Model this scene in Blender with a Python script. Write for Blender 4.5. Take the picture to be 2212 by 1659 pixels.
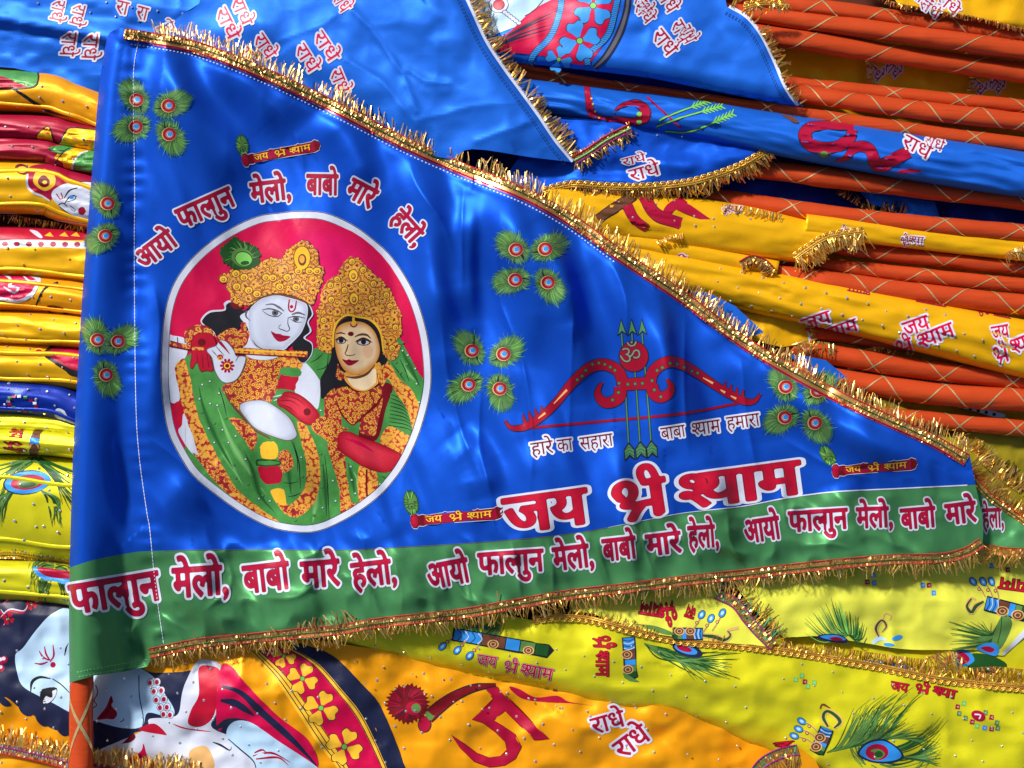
import bpy, bmesh, math, random
import numpy as np
from mathutils import Vector
from mathutils.geometry import delaunay_2d_cdt

for _o in list(bpy.data.objects):
    bpy.data.objects.remove(_o, do_unlink=True)
rng = random.Random(11)
nr = np.random.RandomState(5)
SC = bpy.context.scene
COL = SC.collection

# ------------------------------------------------------------------ camera, light, exposure
CAM_H = 1.08                      # camera height above the table (m)
HFOV = math.radians(57.0)
KPX = math.tan(HFOV / 2) / 1106.0  # metres per photo unit and metre of distance (photo is 2212 x 1659 units)
cam = bpy.data.cameras.new('camera')
cam.sensor_width = 36.0
cam.lens = 18.0 / math.tan(HFOV / 2)
cam.clip_start = 0.01
cam.clip_end = 200.0
cam_o = bpy.data.objects.new('camera', cam)
cam_o.location = (0, 0, CAM_H)
COL.objects.link(cam_o)
SC.camera = cam_o

SUN_ELEV, SUN_AZ = 36.0, 132.0    # azimuth of the sun seen from above, degrees counter-clockwise from +x (135 = upper left)
world = bpy.data.worlds.new('World')
SC.world = world
world.use_nodes = True
wn = world.node_tree
bg = wn.nodes['Background']
sky = wn.nodes.new('ShaderNodeTexSky')
sky.sky_type = 'NISHITA'
sky.sun_disc = False
sky.sun_elevation = math.radians(SUN_ELEV)
sky.sun_rotation = math.radians(90.0 - SUN_AZ)
sky.air_density = 1.2
sky.dust_density = 3.0
sky.ozone_density = 0.6
wn.links.new(sky.outputs['Color'], bg.inputs['Color'])
bg.inputs['Strength'].default_value = 0.07
sun = bpy.data.lights.new('sun', 'SUN')
sun.energy = 4.8
sun.angle = math.radians(6.0)
sun.color = (1.0, 0.95, 0.87)
sun_o = bpy.data.objects.new('sun', sun)
_e, _a = math.radians(SUN_ELEV), math.radians(SUN_AZ)
_dir = Vector((math.cos(_e) * math.cos(_a), math.cos(_e) * math.sin(_a), math.sin(_e)))
sun_o.rotation_euler = _dir.to_track_quat('Z', 'Y').to_euler()
sun_o.location = _dir * 3
COL.objects.link(sun_o)
SC.view_settings.view_transform = 'Standard'
SC.view_settings.look = 'None'
SC.view_settings.gamma = 1.0
SC.view_settings.use_curve_mapping = False
SC.view_settings.exposure = 0.16
SC.render.engine = 'CYCLES'
SC.cycles.use_denoising = True
SC.cycles.max_bounces = 8

# ------------------------------------------------------------------ photo units -> world
def P(px, py, z):
    """Point at height z (from the pile it lies on) seen at photo position px, py."""
    px = np.asarray(px, float); py = np.asarray(py, float); z = np.asarray(z, float)
    d = (CAM_H - z) * KPX
    return np.stack([(px - 1106.0) * d, -(py - 829.5) * d, z + 0 * px], -1)
U = KPX * (CAM_H - 0.06)          # metres per photo unit near the top of the pile

# ------------------------------------------------------------------ noise and curves
_lat = nr.rand(64, 64) * 2 - 1
def vnoise(x, y):
    xi = np.floor(x).astype(int); yi = np.floor(y).astype(int)
    fx = x - xi; fy = y - yi
    fx = fx * fx * fx * (fx * (fx * 6 - 15) + 10); fy = fy * fy * fy * (fy * (fy * 6 - 15) + 10)
    g = lambda a, b: _lat[a % 64, b % 64]
    return (g(xi, yi) * (1 - fx) * (1 - fy) + g(xi + 1, yi) * fx * (1 - fy)
            + g(xi, yi + 1) * (1 - fx) * fy + g(xi + 1, yi + 1) * fx * fy)
def fbm(x, y, o=3):
    s = 0; a = 1.0
    for i in range(o):
        s = s + a * vnoise(x * 2 ** i + 7.3 * i, y * 2 ** i + 3.1 * i); a *= 0.5
    return s
def smooth(pts, n=6, closed=False):
    """Catmull-Rom through pts."""
    p = np.asarray(pts, float)
    if len(p) < 3: return p
    if closed: q = np.vstack([p[-1], p, p[0], p[1]])
    else: q = np.vstack([2 * p[0] - p[1], p, 2 * p[-1] - p[-2]])
    out = []
    for i in range(1, len(q) - 2):
        a, b, c, d = q[i - 1], q[i], q[i + 1], q[i + 2]
        for k in range(n):
            t = k / n
            out.append(0.5 * (2 * b + (c - a) * t + (2 * a - 5 * b + 4 * c - d) * t * t + (3 * b - a - 3 * c + d) * t ** 3))
    if not closed: out.append(q[-2])
    return np.array(out)
def resample(pts, step):
    p = np.asarray(pts, float)
    s = np.r_[0, np.cumsum(np.hypot(*(p[1:] - p[:-1]).T))]
    n = max(2, int(round(s[-1] / step)) + 1)
    t = np.linspace(0, s[-1], n)
    return np.stack([np.interp(t, s, p[:, i]) for i in range(p.shape[1])], -1)
def tangents(p):
    t = np.gradient(p[:, :2], axis=0)
    return t / np.maximum(np.hypot(t[:, 0], t[:, 1]), 1e-9)[:, None]
def poly_dist(px, py, line):
    """distance, signed side, and arc parameter to a polyline"""
    line = np.asarray(line, float)
    best = np.full(np.shape(px), 1e9); side = np.zeros(np.shape(px)); par = np.zeros(np.shape(px)); s0 = 0.0
    for a, b in zip(line[:-1, :2], line[1:, :2]):
        ab = b - a; L = math.hypot(*ab) + 1e-9
        t = np.clip(((px - a[0]) * ab[0] + (py - a[1]) * ab[1]) / L ** 2, 0, 1)
        dx = px - a[0] - t * ab[0]; dy = py - a[1] - t * ab[1]
        d = np.hypot(dx, dy); m = d < best
        best = np.where(m, d, best); side = np.where(m, np.sign(ab[0] * dy - ab[1] * dx), side)
        par = np.where(m, s0 + t * L, par); s0 += L
    return best, side, par
def inside(px, py, loops):
    """even-odd test against a list of loops"""
    c = np.zeros(np.shape(px), bool)
    for lp in loops:
        x0, y0 = lp[:, 0], lp[:, 1]; x1, y1 = np.roll(x0, -1), np.roll(y0, -1)
        for a, b, e, d in zip(x0, y0, x1, y1):
            if b == d: continue
            m = (b > py) != (d > py)
            c ^= m & (px < (e - a) * (py - b) / (d - b) + a)
    return c

def triangulate(loops, step=8.0, clip=None, cuts=()):
    """constrained triangulation of the area inside loops (even-odd) and clip; photo units"""
    loops = [np.asarray(l, float) for l in loops]
    allp = np.vstack(loops)
    lo, hi = allp.min(0), allp.max(0)
    pts = []; edges = []
    def add(lp, closed=True):
        b = len(pts); n = len(lp)
        pts.extend(lp.tolist())
        edges.extend([(b + i, b + (i + 1) % n) for i in range(n if closed else n - 1)])
    for l in loops: add(l)
    cl = None
    if clip is not None:
        cl = [np.asarray(clip, float)]; add(cl[0])
    for c in cuts: add(np.asarray(c, float), False)
    if step and (hi - lo).max() > step * 0.8:
        gx, gy = np.meshgrid(np.arange(lo[0] + step * .5, hi[0], step), np.arange(lo[1] + step * .5, hi[1], step * 0.87))
        gx = gx + (np.arange(gx.shape[0]) % 2)[:, None] * step * 0.5
        gx = gx.ravel(); gy = gy.ravel()
        m = inside(gx, gy, loops)
        if cl is not None: m &= inside(gx, gy, cl)
        pts.extend(np.stack([gx[m], gy[m]], -1).tolist())
    v, _, f, *_ = delaunay_2d_cdt([Vector(p) for p in pts], edges, [], 0, 1e-4)
    V = np.array([tuple(p) for p in v]); F = np.array([tuple(t) for t in f if len(t) == 3], int)
    c = V[F].mean(1)
    m = inside(c[:, 0], c[:, 1], loops)
    if cl is not None: m &= inside(c[:, 0], c[:, 1], cl)
    F = F[m]
    a, b, d = V[F[:, 0]], V[F[:, 1]], V[F[:, 2]]
    cr = (b - a)[:, 0] * (d - a)[:, 1] - (b - a)[:, 1] * (d - a)[:, 0]
    F[cr > 0] = F[cr > 0][:, ::-1]         # photo y points down: keep normals up
    F = F[np.abs(cr) > 1e-6]
    return V, F

# ------------------------------------------------------------------ surfaces: height over the pile at a photo position
class Surf:
    def __init__(self, f): self.f = f
    def z(self, px, py): return self.f(np.asarray(px, float), np.asarray(py, float))
    def pt(self, px, py, lift=0.0):
        return P(px, py, self.z(px, py) + lift)
    def nrm(self, px, py):
        e = 1.0
        a = self.pt(px + e, py); b = self.pt(px - e, py); c = self.pt(px, py + e); d = self.pt(px, py - e)
        n = np.cross(a - b, d - c)
        return n / np.maximum(np.linalg.norm(n, axis=-1, keepdims=True), 1e-12)

class Grid(Surf):
    """a surface tabulated once, for speed"""
    def __init__(self, f, x0, x1, y0, y1, st=3.0):
        self.x0, self.y0, self.st = x0, y0, st
        gx, gy = np.meshgrid(np.arange(x0, x1 + st, st), np.arange(y0, y1 + st, st))
        self.Z = f(gx, gy); self.GX = np.gradient(self.Z, st, axis=1); self.GY = np.gradient(self.Z, st, axis=0)
    def _s(self, G, px, py):
        u = np.clip((px - self.x0) / self.st, 0, G.shape[1] - 1.001); v = np.clip((py - self.y0) / self.st, 0, G.shape[0] - 1.001)
        i = u.astype(int); j = v.astype(int); a = u - i; b = v - j
        return (G[j, i] * (1 - a) + G[j, i + 1] * a) * (1 - b) + (G[j + 1, i] * (1 - a) + G[j + 1, i + 1] * a) * b
    def f(self, px, py): return self._s(self.Z, px, py)
    def nrm(self, px, py):
        px = np.asarray(px, float); py = np.asarray(py, float)
        k = (CAM_H - 0.06) * KPX
        n = np.stack([-self._s(self.GX, px, py) / k, self._s(self.GY, px, py) / k, 1 + 0 * px], -1)
        return n / np.linalg.norm(n, axis=-1, keepdims=True)

class Roll(Surf):
    """rolled or folded length of cloth: centre line (px,py), half width (units), heights in metres"""
    def __init__(self, line, hw, zc, hz, bump=0.0012, seed=0, n=5, power=2.4):
        self.line = smooth(line, n); self.hw0 = hw; self.zc = zc; self.hz = hz; self.bump = bump; self.seed = seed; self.power = power
        L = np.r_[0, np.cumsum(np.hypot(*np.diff(self.line, axis=0).T))]
        self.L = L[-1]
        hw = np.atleast_1d(hw).astype(float)
        self.hws = np.linspace(0, self.L, len(hw)), hw
        zz = np.atleast_1d(zc).astype(float)
        self.zcs = np.linspace(0, self.L, len(zz)), zz
    def width(self, s): return np.interp(s, *self.hws)
    def cz(self, s): return np.interp(s, *self.zcs)
    def f(self, px, py):
        d, side, s = poly_dist(px, py, self.line)
        w = self.width(s); u = np.clip(d / w, 0, 1)
        return self.prof(u * np.sign(side), s)
    def prof(self, u, s):
        r = np.power(np.maximum(1 - np.abs(u) ** self.power, 0), 0.5)
        t_ = u * 1.5 + 0.35 * vnoise(s / 150.0 + self.seed, 0 * s)
        b = self.bump * r * (1.1 * fbm(s / 150.0 + self.seed * 3.7, t_ * 1.7 + self.seed, 2) + 1.6 * (0.4 - np.sqrt(fbm(s / 110.0 + self.seed, t_ * 2.0 + self.seed * 2.2, 2) ** 2 + .004)))
        return self.cz(s) + self.hz * r + b
    def clampxy(self, px, py, lim=0.992):
        d, side, s = poly_dist(px, py, self.line)
        w = self.width(s) * lim
        k = np.where(d > w, w / np.maximum(d, 1e-9), 1.0)
        # nearest point on the centre line
        P0 = np.stack([np.interp(s, self._S(), self.line[:, i]) for i in (0, 1)], -1)
        return P0[..., 0] + (px - P0[..., 0]) * k, P0[..., 1] + (py - P0[..., 1]) * k
    def _S(self): return np.r_[0, np.cumsum(np.hypot(*np.diff(self.line, axis=0).T))]

# ------------------------------------------------------------------ objects
def empty(name, px, py, z, label, cat, group=None):
    o = bpy.data.objects.new(name, None)
    o.empty_display_size = 0.02
    o.location = P(px, py, z).tolist()
    COL.objects.link(o)
    o['label'] = label; o['category'] = cat
    if group: o['group'] = group
    return o
def tag(o, label, cat, group=None, kind=None):
    o['label'] = label; o['category'] = cat
    if group: o['group'] = group
    if kind: o['kind'] = kind
    return o

class Mesh:
    """collects triangles/quads of several materials into one mesh object"""
    def __init__(self):
        self.v = []; self.n = []; self.f = []; self.m = []; self.mats = []; self.count = 0
    def slot(self, mat):
        if mat not in self.mats: self.mats.append(mat)
        return self.mats.index(mat)
    def add(self, v, f, mat, n=None):
        v = np.asarray(v, float).reshape(-1, 3)
        self.v.append(v); self.n.append(np.zeros_like(v) if n is None else np.asarray(n, float).reshape(-1, 3))
        s = self.slot(mat); c = self.count
        for t in f: self.f.append(tuple(int(i) + c for i in t))
        self.m.extend([s] * len(f)); self.count += len(v)
    def build(self, name, parent=None, custom=True, kind=None, flat=False):
        if not self.v: return None
        V = np.vstack(self.v); N = np.vstack(self.n)
        org = np.array(parent_loc(parent))
        me = bpy.data.meshes.new(name)
        me.from_pydata((V - org).tolist(), [], self.f)
        for m in self.mats: me.materials.append(m)
        me.polygons.foreach_set('material_index', self.m)
        if flat: me.shade_flat()
        else: me.shade_smooth()
        me.update()
        if custom and not flat and np.abs(N).sum() > 0:
            me.normals_split_custom_set_from_vertices(N.tolist())
        o = bpy.data.objects.new(name, me)
        COL.objects.link(o)
        if parent is not None: o.parent = parent
        if kind: o['kind'] = kind
        return o
def parent_loc(p):
    l = np.zeros(3)
    while p is not None:
        l = l + np.array(p.location); p = p.parent
    return l.tolist()

LAYER = 0.0
def winding(px, py, loop):
    """non-zero winding test against one loop"""
    w = np.zeros(np.shape(px), int)
    x0, y0 = loop[:, 0], loop[:, 1]; x1, y1 = np.roll(x0, -1), np.roll(y0, -1)
    for a, b, e, d in zip(x0, y0, x1, y1):
        if b == d: continue
        left = px < (e - a) * (py - b) / (d - b) + a
        if d > b: w += ((b <= py) & (py < d) & left)
        else: w -= ((d <= py) & (py < b) & left)
    return w != 0
class Print(Mesh):
    """flat print lying flush on a cloth: all shapes share one triangulation, the topmost shape gives each triangle its colour"""
    def __init__(self, surf, base=0.00045, clip=None, step=6.0):
        super().__init__(); self.s = surf; self.base = base; self.clip = clip; self.step = step; self.shapes = []
    def fill(self, loops, mat, layer=0, step=9.0, clip=None):
        if isinstance(loops, np.ndarray) or not hasattr(loops[0][0], '__len__'): loops = [loops]
        self.shapes.append((layer, len(self.shapes), [np.asarray(l, float) for l in loops], mat, 'eo'))
    def blob(self, pts, mat, layer=0, n=5, step=9.0, clip=None):
        self.fill([smooth(pts, n, True)], mat, layer)
    def oval(self, c, rx, ry, mat, layer=0, rot=0.0, n=20):
        n = max(n, 14) if max(rx, ry) > 5 else n
        t = np.linspace(0, 2 * math.pi, n, endpoint=False)
        x, y = rx * np.cos(t), ry * np.sin(t)
        self.fill([np.stack([c[0] + x * math.cos(rot) - y * math.sin(rot), c[1] + x * math.sin(rot) + y * math.cos(rot)], -1)], mat, layer)
    def stroke(self, pts, w, mat, layer=0, curve=True, step=5.0):
        """w: one width or a list of widths along the line"""
        p = np.asarray(pts, float)
        p = smooth(p, 5) if curve and len(p) > 2 else p
        p = resample(p, step)
        t = tangents(p); n = np.stack([-t[:, 1], t[:, 0]], -1)
        ww = np.interp(np.linspace(0, 1, len(p)), np.linspace(0, 1, len(np.atleast_1d(w))), np.atleast_1d(w)) / 2
        ww = np.maximum(ww, 0.15)
        self.shapes.append((layer, len(self.shapes), [np.vstack([p + n * ww[:, None], (p - n * ww[:, None])[::-1]])], mat, 'nz'))
    def ring(self, pts, w, mat, layer=0):
        p = np.asarray(pts, float); p = np.vstack([p, p[:1]])
        t = np.roll(p[:-1], -1, 0) - np.roll(p[:-1], 1, 0); t = t / np.hypot(t[:, 0], t[:, 1])[:, None]; n = np.stack([-t[:, 1], t[:, 0]], -1)
        self.fill([p[:-1] + n * w / 2, p[:-1] - n * w / 2], mat, layer)
    def build(self, *a, **k):
        if not self.shapes: return None
        sh = sorted(self.shapes, key=lambda q: (q[0], q[1]))
        pts = []; edges = []
        def addl(lp):
            b = len(pts); n = len(lp); pts.extend(lp.tolist()); edges.extend([(b + i, b + (i + 1) % n) for i in range(n)])
        for q in sh:
            for lp in q[2]: addl(lp)
        A = np.array(pts); lo, hi = A.min(0), A.max(0)
        if self.clip is not None: addl(np.asarray(self.clip, float))
        for c in getattr(self.s, 'cuts', ()):                  # follow the sharp creases of the cloth
            m = (c[:, 0] > lo[0] - 5) & (c[:, 0] < hi[0] + 5) & (c[:, 1] > lo[1] - 5) & (c[:, 1] < hi[1] + 5)
            if m.sum() > 1:
                run = np.nonzero(m)[0]
                for grp in np.split(run, np.nonzero(np.diff(run) > 1)[0] + 1):
                    b0 = len(pts); pts.extend(c[grp].tolist()); edges.extend([(b0 + i, b0 + i + 1) for i in range(len(grp) - 1)])
        st = self.step
        if (hi - lo).max() > st:
            gx, gy = np.meshgrid(np.arange(lo[0] + st * .5, hi[0], st), np.arange(lo[1] + st * .5, hi[1], st * .87))
            gx = (gx + (np.arange(gx.shape[0]) % 2)[:, None] * st * .5).ravel(); gy = gy.ravel()
            m = np.zeros(len(gx), bool)
            for q in sh: 
                B = np.vstack(q[2]); l, h = B.min(0), B.max(0)
                if (h - l).max() < st: continue
                c = np.nonzero(~m & (gx > l[0]) & (gx < h[0]) & (gy > l[1]) & (gy < h[1]))[0]
                if len(c): m[c] = self._in(gx[c], gy[c], q)
            pts.extend(np.stack([gx[m], gy[m]], -1).tolist())
        v, _, f, *_ = delaunay_2d_cdt([Vector(p) for p in pts], edges, [], 0, 1e-3)
        V = np.array([tuple(p) for p in v]); F = np.array([tuple(t) for t in f if len(t) == 3], int)
        C = V[F].mean(1); own = np.full(len(F), -1)
        for i, q in enumerate(sh):
            B = np.vstack(q[2]); l, h = B.min(0), B.max(0)
            c = np.nonzero((C[:, 0] > l[0]) & (C[:, 0] < h[0]) & (C[:, 1] > l[1]) & (C[:, 1] < h[1]))[0]
            if len(c): own[c[self._in(C[c, 0], C[c, 1], q)]] = i
        if self.clip is not None: own[~inside(C[:, 0], C[:, 1], [np.asarray(self.clip)])] = -1
        k2 = own >= 0; F = F[k2]; own = own[k2]
        if not len(F): return None
        p0, p1, p2 = V[F[:, 0]], V[F[:, 1]], V[F[:, 2]]
        cr = (p1 - p0)[:, 0] * (p2 - p0)[:, 1] - (p1 - p0)[:, 1] * (p2 - p0)[:, 0]
        F[cr > 0] = F[cr > 0][:, ::-1]
        F, own = F[np.abs(cr) > 1e-5], own[np.abs(cr) > 1e-5]
        used = np.unique(F); rem = np.zeros(len(V), int); rem[used] = np.arange(len(used)); V = V[used]; F = rem[F]
        x, y = V[:, 0], V[:, 1]
        if isinstance(self.s, Roll): x, y = self.s.clampxy(x, y)
        n = self.s.nrm(x, y)
        self.v = [self.s.pt(x, y) + n * self.base]; self.n = [n]; self.count = len(V)
        self.f = [tuple(t) for t in F.tolist()]; self.m = [self.slot(sh[i][3]) for i in own.tolist()]
        return super().build(*a, **k)
    def _in(self, x, y, q):
        if q[4] == 'eo': return inside(x, y, q[2])
        return winding(x, y, q[2][0])

def sheet(name, parent, surf, outline, mat, step=9.0, thick=0.0006, cuts=(), pick=None, hem=True):
    """cloth lying over the pile: top, underside and edge. pick(cx,cy)->material per triangle"""
    V, F = triangulate([np.asarray(outline, float)], step, None, cuts)
    m = Mesh()
    top = surf.pt(V[:, 0], V[:, 1]); N = surf.nrm(V[:, 0], V[:, 1])
    bot = top - np.array([0, 0, thick])
    c = V[F].mean(1)
    groups = [(mat, np.ones(len(F), bool))]
    if pick is not None:
        idx = pick(c[:, 0], c[:, 1]); mats = mat
        groups = [(mats[i], idx == i) for i in range(len(mats))]
    e = {}
    for t in F.tolist():
        for a, b in ((t[0], t[1]), (t[1], t[2]), (t[2], t[0])): e[(a, b)] = 1
    bd = [(a, b) for a, b in e if (b, a) not in e]
    n = len(V)
    m.v.append(np.vstack([top, bot])); m.n.append(np.vstack([N, -N])); m.count = 2 * n
    for mt, sel in groups:
        s = m.slot(mt)
        for t in F[sel].tolist():
            m.f.append(tuple(t)); m.m.append(s)
            m.f.append((t[0] + n, t[2] + n, t[1] + n)); m.m.append(s)
    for a, b in bd:
        m.f.append((a, a + n, b + n, b)); m.m.append(0)
    return m.build(name, parent)

def roll_mesh(name, parent, R, mat, rings=14, step=12.0, sub=None, a0=0.0, a1=1.0):
    """closed tube of cloth for a Roll surface (upper half follows R, lower half flatter)"""
    S = R._S(); ns = max(3, int(R.L * (a1 - a0) / step))
    s = np.linspace(R.L * a0, R.L * a1, ns)
    ctr = np.stack([np.interp(s, S, R.line[:, i]) for i in (0, 1)], -1)
    t = tangents(ctr); nn = np.stack([-t[:, 1], t[:, 0]], -1)
    k = rings * 2
    ang = np.linspace(0, 2 * math.pi, k, endpoint=False)
    V = []; 
    for a in ang:
        u = math.cos(a); up = math.sin(a) >= -1e-9
        w = R.width(s)
        q = ctr + nn * (w * u)[:, None]
        zt = R.prof(np.full(ns, u), s) if up else R.cz(s) - 0.75 * R.hz * np.sqrt(max(0, 1 - u * u))
        V.append(P(q[:, 0], q[:, 1], zt))
    V = np.array(V)                                   # k x ns x 3
    F = []
    for i in range(k):
        j = (i + 1) % k
        for q in range(ns - 1): F.append((i * ns + q, i * ns + q + 1, j * ns + q + 1, j * ns + q))
    F.append(tuple(i * ns for i in range(k))); F.append(tuple(i * ns + ns - 1 for i in range(k))[::-1])
    m = Mesh(); m.add(V.reshape(-1, 3), F, mat)
    o = m.build(name, parent, custom=False)
    bm = bmesh.new(); bm.from_mesh(o.data); bmesh.ops.recalc_face_normals(bm, faces=bm.faces[:]); bm.to_mesh(o.data); bm.free()
    o.data.shade_smooth()
    return o
def shrink_poly(lp, d):
    """crude inward offset of a loop"""
    lp = np.asarray(lp, float)
    a = lp - np.roll(lp, 1, 0); b = np.roll(lp, -1, 0) - lp
    na = np.stack([-a[:, 1], a[:, 0]], -1) / np.hypot(a[:, 0], a[:, 1])[:, None]; nb = np.stack([-b[:, 1], b[:, 0]], -1) / np.hypot(b[:, 0], b[:, 1])[:, None]
    n = na + nb; n = n / np.maximum(np.hypot(n[:, 0], n[:, 1]), .4)[:, None]
    area = 0.5 * np.sum(lp[:, 0] * np.roll(lp[:, 1], -1) - np.roll(lp[:, 0], -1) * lp[:, 1])
    return lp + n * d * (1 if area > 0 else -1)
# ------------------------------------------------------------------ materials
def srgb(r, g, b):
    f = lambda c: (c / 255 / 12.92) if c <= 10 else ((c / 255 + 0.055) / 1.055) ** 2.4
    return (f(r), f(g), f(b), 1.0)
def node_mat(name):
    m = bpy.data.materials.new(name); m.use_nodes = True
    nt = m.node_tree; b = nt.nodes['Principled BSDF']
    return m, nt, b
def N(nt, kind, **kw):
    n = nt.nodes.new('ShaderNode' + kind)
    for k, v in kw.items():
        if k in n.inputs: n.inputs[k].default_value = v
        else: setattr(n, k, v)
    return n
def satin(name, col, rough=0.36, aniso=0.0, nscale=38.0, metal=0.12, vary=0.10, bump=0.12, sheen=0.12, spec=0.5):
    """printed polyester satin: tinted soft highlight, woven grain, fine crumple"""
    m, nt, b = node_mat(name); L = nt.links.new
    geo = N(nt, 'NewGeometry')
    n1 = N(nt, 'TexNoise', Scale=nscale, Detail=4.0)
    L(geo.outputs['Position'], n1.inputs['Vector'])
    hsv = N(nt, 'MixRGB', blend_type='MIX'); 
    hsv.inputs['Color1'].default_value = tuple(c * (1 - vary) for c in col[:3]) + (1,)
    hsv.inputs['Color2'].default_value = tuple(min(1, c * (1 + vary)) for c in col[:3]) + (1,)
    L(n1.outputs['Fac'], hsv.inputs['Fac']); L(hsv.outputs['Color'], b.inputs['Base Color'])
    # weave: two fine wave sets
    w1 = N(nt, 'TexNoise', Scale=900.0, Detail=1.0); L(geo.outputs['Position'], w1.inputs['Vector'])
    n2 = N(nt, 'TexNoise', Scale=55.0, Detail=3.0, Distortion=1.2); L(geo.outputs['Position'], n2.inputs['Vector'])
    b1 = N(nt, 'Bump', Strength=0.05 + bump * 0.25, Distance=0.0006); L(w1.outputs['Fac'], b1.inputs['Height'])
    b2 = N(nt, 'Bump', Strength=bump, Distance=0.0022); L(n2.outputs['Fac'], b2.inputs['Height']); L(b1.outputs['Normal'], b2.inputs['Normal'])
    L(b2.outputs['Normal'], b.inputs['Normal'])
    rr = N(nt, 'MapRange'); rr.inputs['To Min'].default_value = rough - 0.05; rr.inputs['To Max'].default_value = rough + 0.07
    L(n1.outputs['Fac'], rr.inputs['Value']); L(rr.outputs['Result'], b.inputs['Roughness'])
    if aniso:
        cx = N(nt, 'CombineXYZ'); cx.inputs[0].default_value = 0.97; cx.inputs[1].default_value = -0.22
        L(cx.outputs['Vector'], b.inputs['Tangent']); b.inputs['Anisotropic'].default_value = aniso
    b.inputs['Metallic'].default_value = metal
    b.inputs['Specular IOR Level'].default_value = spec
    b.inputs['Specular Tint'].default_value = tuple(min(1, 0.35 + c) for c in col[:3]) + (1,)
    b.inputs['Sheen Weight'].default_value = sheen * 0.4
    b.inputs['Sheen Roughness'].default_value = 0.4
    b.inputs['Sheen Tint'].default_value = tuple(min(1, 0.2 + c) for c in col[:3]) + (1,)
    return m
def metal(name, col, rough=0.22, vary=0.3, metallic=0.72):
    m, nt, b = node_mat(name); L = nt.links.new
    geo = N(nt, 'NewGeometry'); n1 = N(nt, 'TexNoise', Scale=420.0, Detail=2.0); L(geo.outputs['Position'], n1.inputs['Vector'])
    mx = N(nt, 'MixRGB'); mx.inputs['Color1'].default_value = tuple(c * (1 - vary) for c in col[:3]) + (1,); mx.inputs['Color2'].default_value = tuple(min(1, c * (1 + vary * .5)) for c in col[:3]) + (1,)
    L(n1.outputs['Fac'], mx.inputs['Fac']); L(mx.outputs['Color'], b.inputs['Base Color'])
    b.inputs['Metallic'].default_value = metallic; b.inputs['Roughness'].default_value = rough
    return m
def ornate(name, stops, scale=190.0, rough=0.4, seed=0.0, lines=0.0):
    """printed filigree: cells ringed with darker lines"""
    m, nt, b = node_mat(name); L = nt.links.new
    geo = N(nt, 'NewGeometry')
    mp = N(nt, 'Mapping'); mp.inputs['Location'].default_value = (seed, seed * .7, 0); L(geo.outputs['Position'], mp.inputs['Vector'])
    wob = N(nt, 'TexNoise', Scale=scale * 1.2, Detail=2.0); L(mp.outputs['Vector'], wob.inputs['Vector'])
    add = N(nt, 'MixRGB', blend_type='LINEAR_LIGHT'); add.inputs['Fac'].default_value = 0.0035
    L(mp.outputs['Vector'], add.inputs['Color1']); L(wob.outputs['Color'], add.inputs['Color2'])
    v = N(nt, 'TexVoronoi', Scale=scale); v.voronoi_dimensions = '2D'; v.inputs['Randomness'].default_value = 0.8
    L(add.outputs['Color'], v.inputs['Vector'])
    r = nt.nodes.new('ShaderNodeValToRGB')
    while len(r.color_ramp.elements) < len(stops): r.color_ramp.elements.new(0.5)
    for e, (p, c) in zip(r.color_ramp.elements, stops): e.position = p; e.color = c
    L(v.outputs['Distance'], r.inputs['Fac'])
    n = N(nt, 'TexNoise', Scale=scale * 2.6, Detail=3.0); L(mp.outputs['Vector'], n.inputs['Vector'])
    k = nt.nodes.new('ShaderNodeValToRGB'); k.color_ramp.elements[0].position = 0.36; k.color_ramp.elements[1].position = 0.5
    k.color_ramp.elements[0].color = stops[-1][1]; k.color_ramp.elements[1].color = (1, 1, 1, 1)
    L(n.outputs['Fac'], k.inputs['Fac'])
    mx = N(nt, 'MixRGB', blend_type='MULTIPLY'); mx.inputs['Fac'].default_value = 0.3
    L(r.outputs['Color'], mx.inputs['Color1']); L(k.outputs['Color'], mx.inputs['Color2']); L(mx.outputs['Color'], b.inputs['Base Color'])
    b.inputs['Roughness'].default_value = rough
    b.inputs['Sheen Weight'].default_value = 0.1
    return m

BLUE = satin('royal_blue_satin', (0.008, 0.082, 0.58, 1), rough=0.47, metal=0.50, bump=0.06, spec=0.10, aniso=0.4)
BLUE2 = satin('blue_satin', (0.012, 0.12, 0.62, 1), rough=0.48, metal=0.35, bump=0.08, spec=0.2, aniso=0.6)
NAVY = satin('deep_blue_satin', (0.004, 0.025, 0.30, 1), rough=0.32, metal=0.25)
GREEN = satin('green_satin', (0.065, 0.25, 0.095, 1), rough=0.42, metal=0.35, bump=0.10, spec=0.3, aniso=0.6)
YEL = satin('yellow_satin', (0.80, 0.42, 0.006, 1), rough=0.38, metal=0.30)
AMB = satin('amber_satin', (0.84, 0.34, 0.006, 1), rough=0.38, metal=0.28)
LIME = satin('lime_satin', (0.66, 0.63, 0.016, 1), rough=0.38, metal=0.28)
PALELIME = satin('pale_lime_satin', (0.66, 0.68, 0.07, 1), rough=0.40, metal=0.15)
ORANGE = satin('orange_wrap_cloth', (0.48, 0.056, 0.013, 1), rough=0.34, metal=0.15, bump=0.40)
_nt = ORANGE.node_tree
_mp = _nt.nodes.new('ShaderNodeMapping'); _mp.inputs['Scale'].default_value = (0.22, 1.6, 1.0); _mp.inputs['Rotation'].default_value = (0, 0, math.radians(8))
_gg = [n for n in _nt.nodes if n.bl_idname == 'ShaderNodeNewGeometry'][0]
_nz = [n for n in _nt.nodes if n.bl_idname == 'ShaderNodeTexNoise' and abs(n.inputs['Scale'].default_value - 55.0) < 1][0]
_nt.links.new(_gg.outputs['Position'], _mp.inputs['Vector']); _nt.links.new(_mp.outputs['Vector'], _nz.inputs['Vector'])
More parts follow.
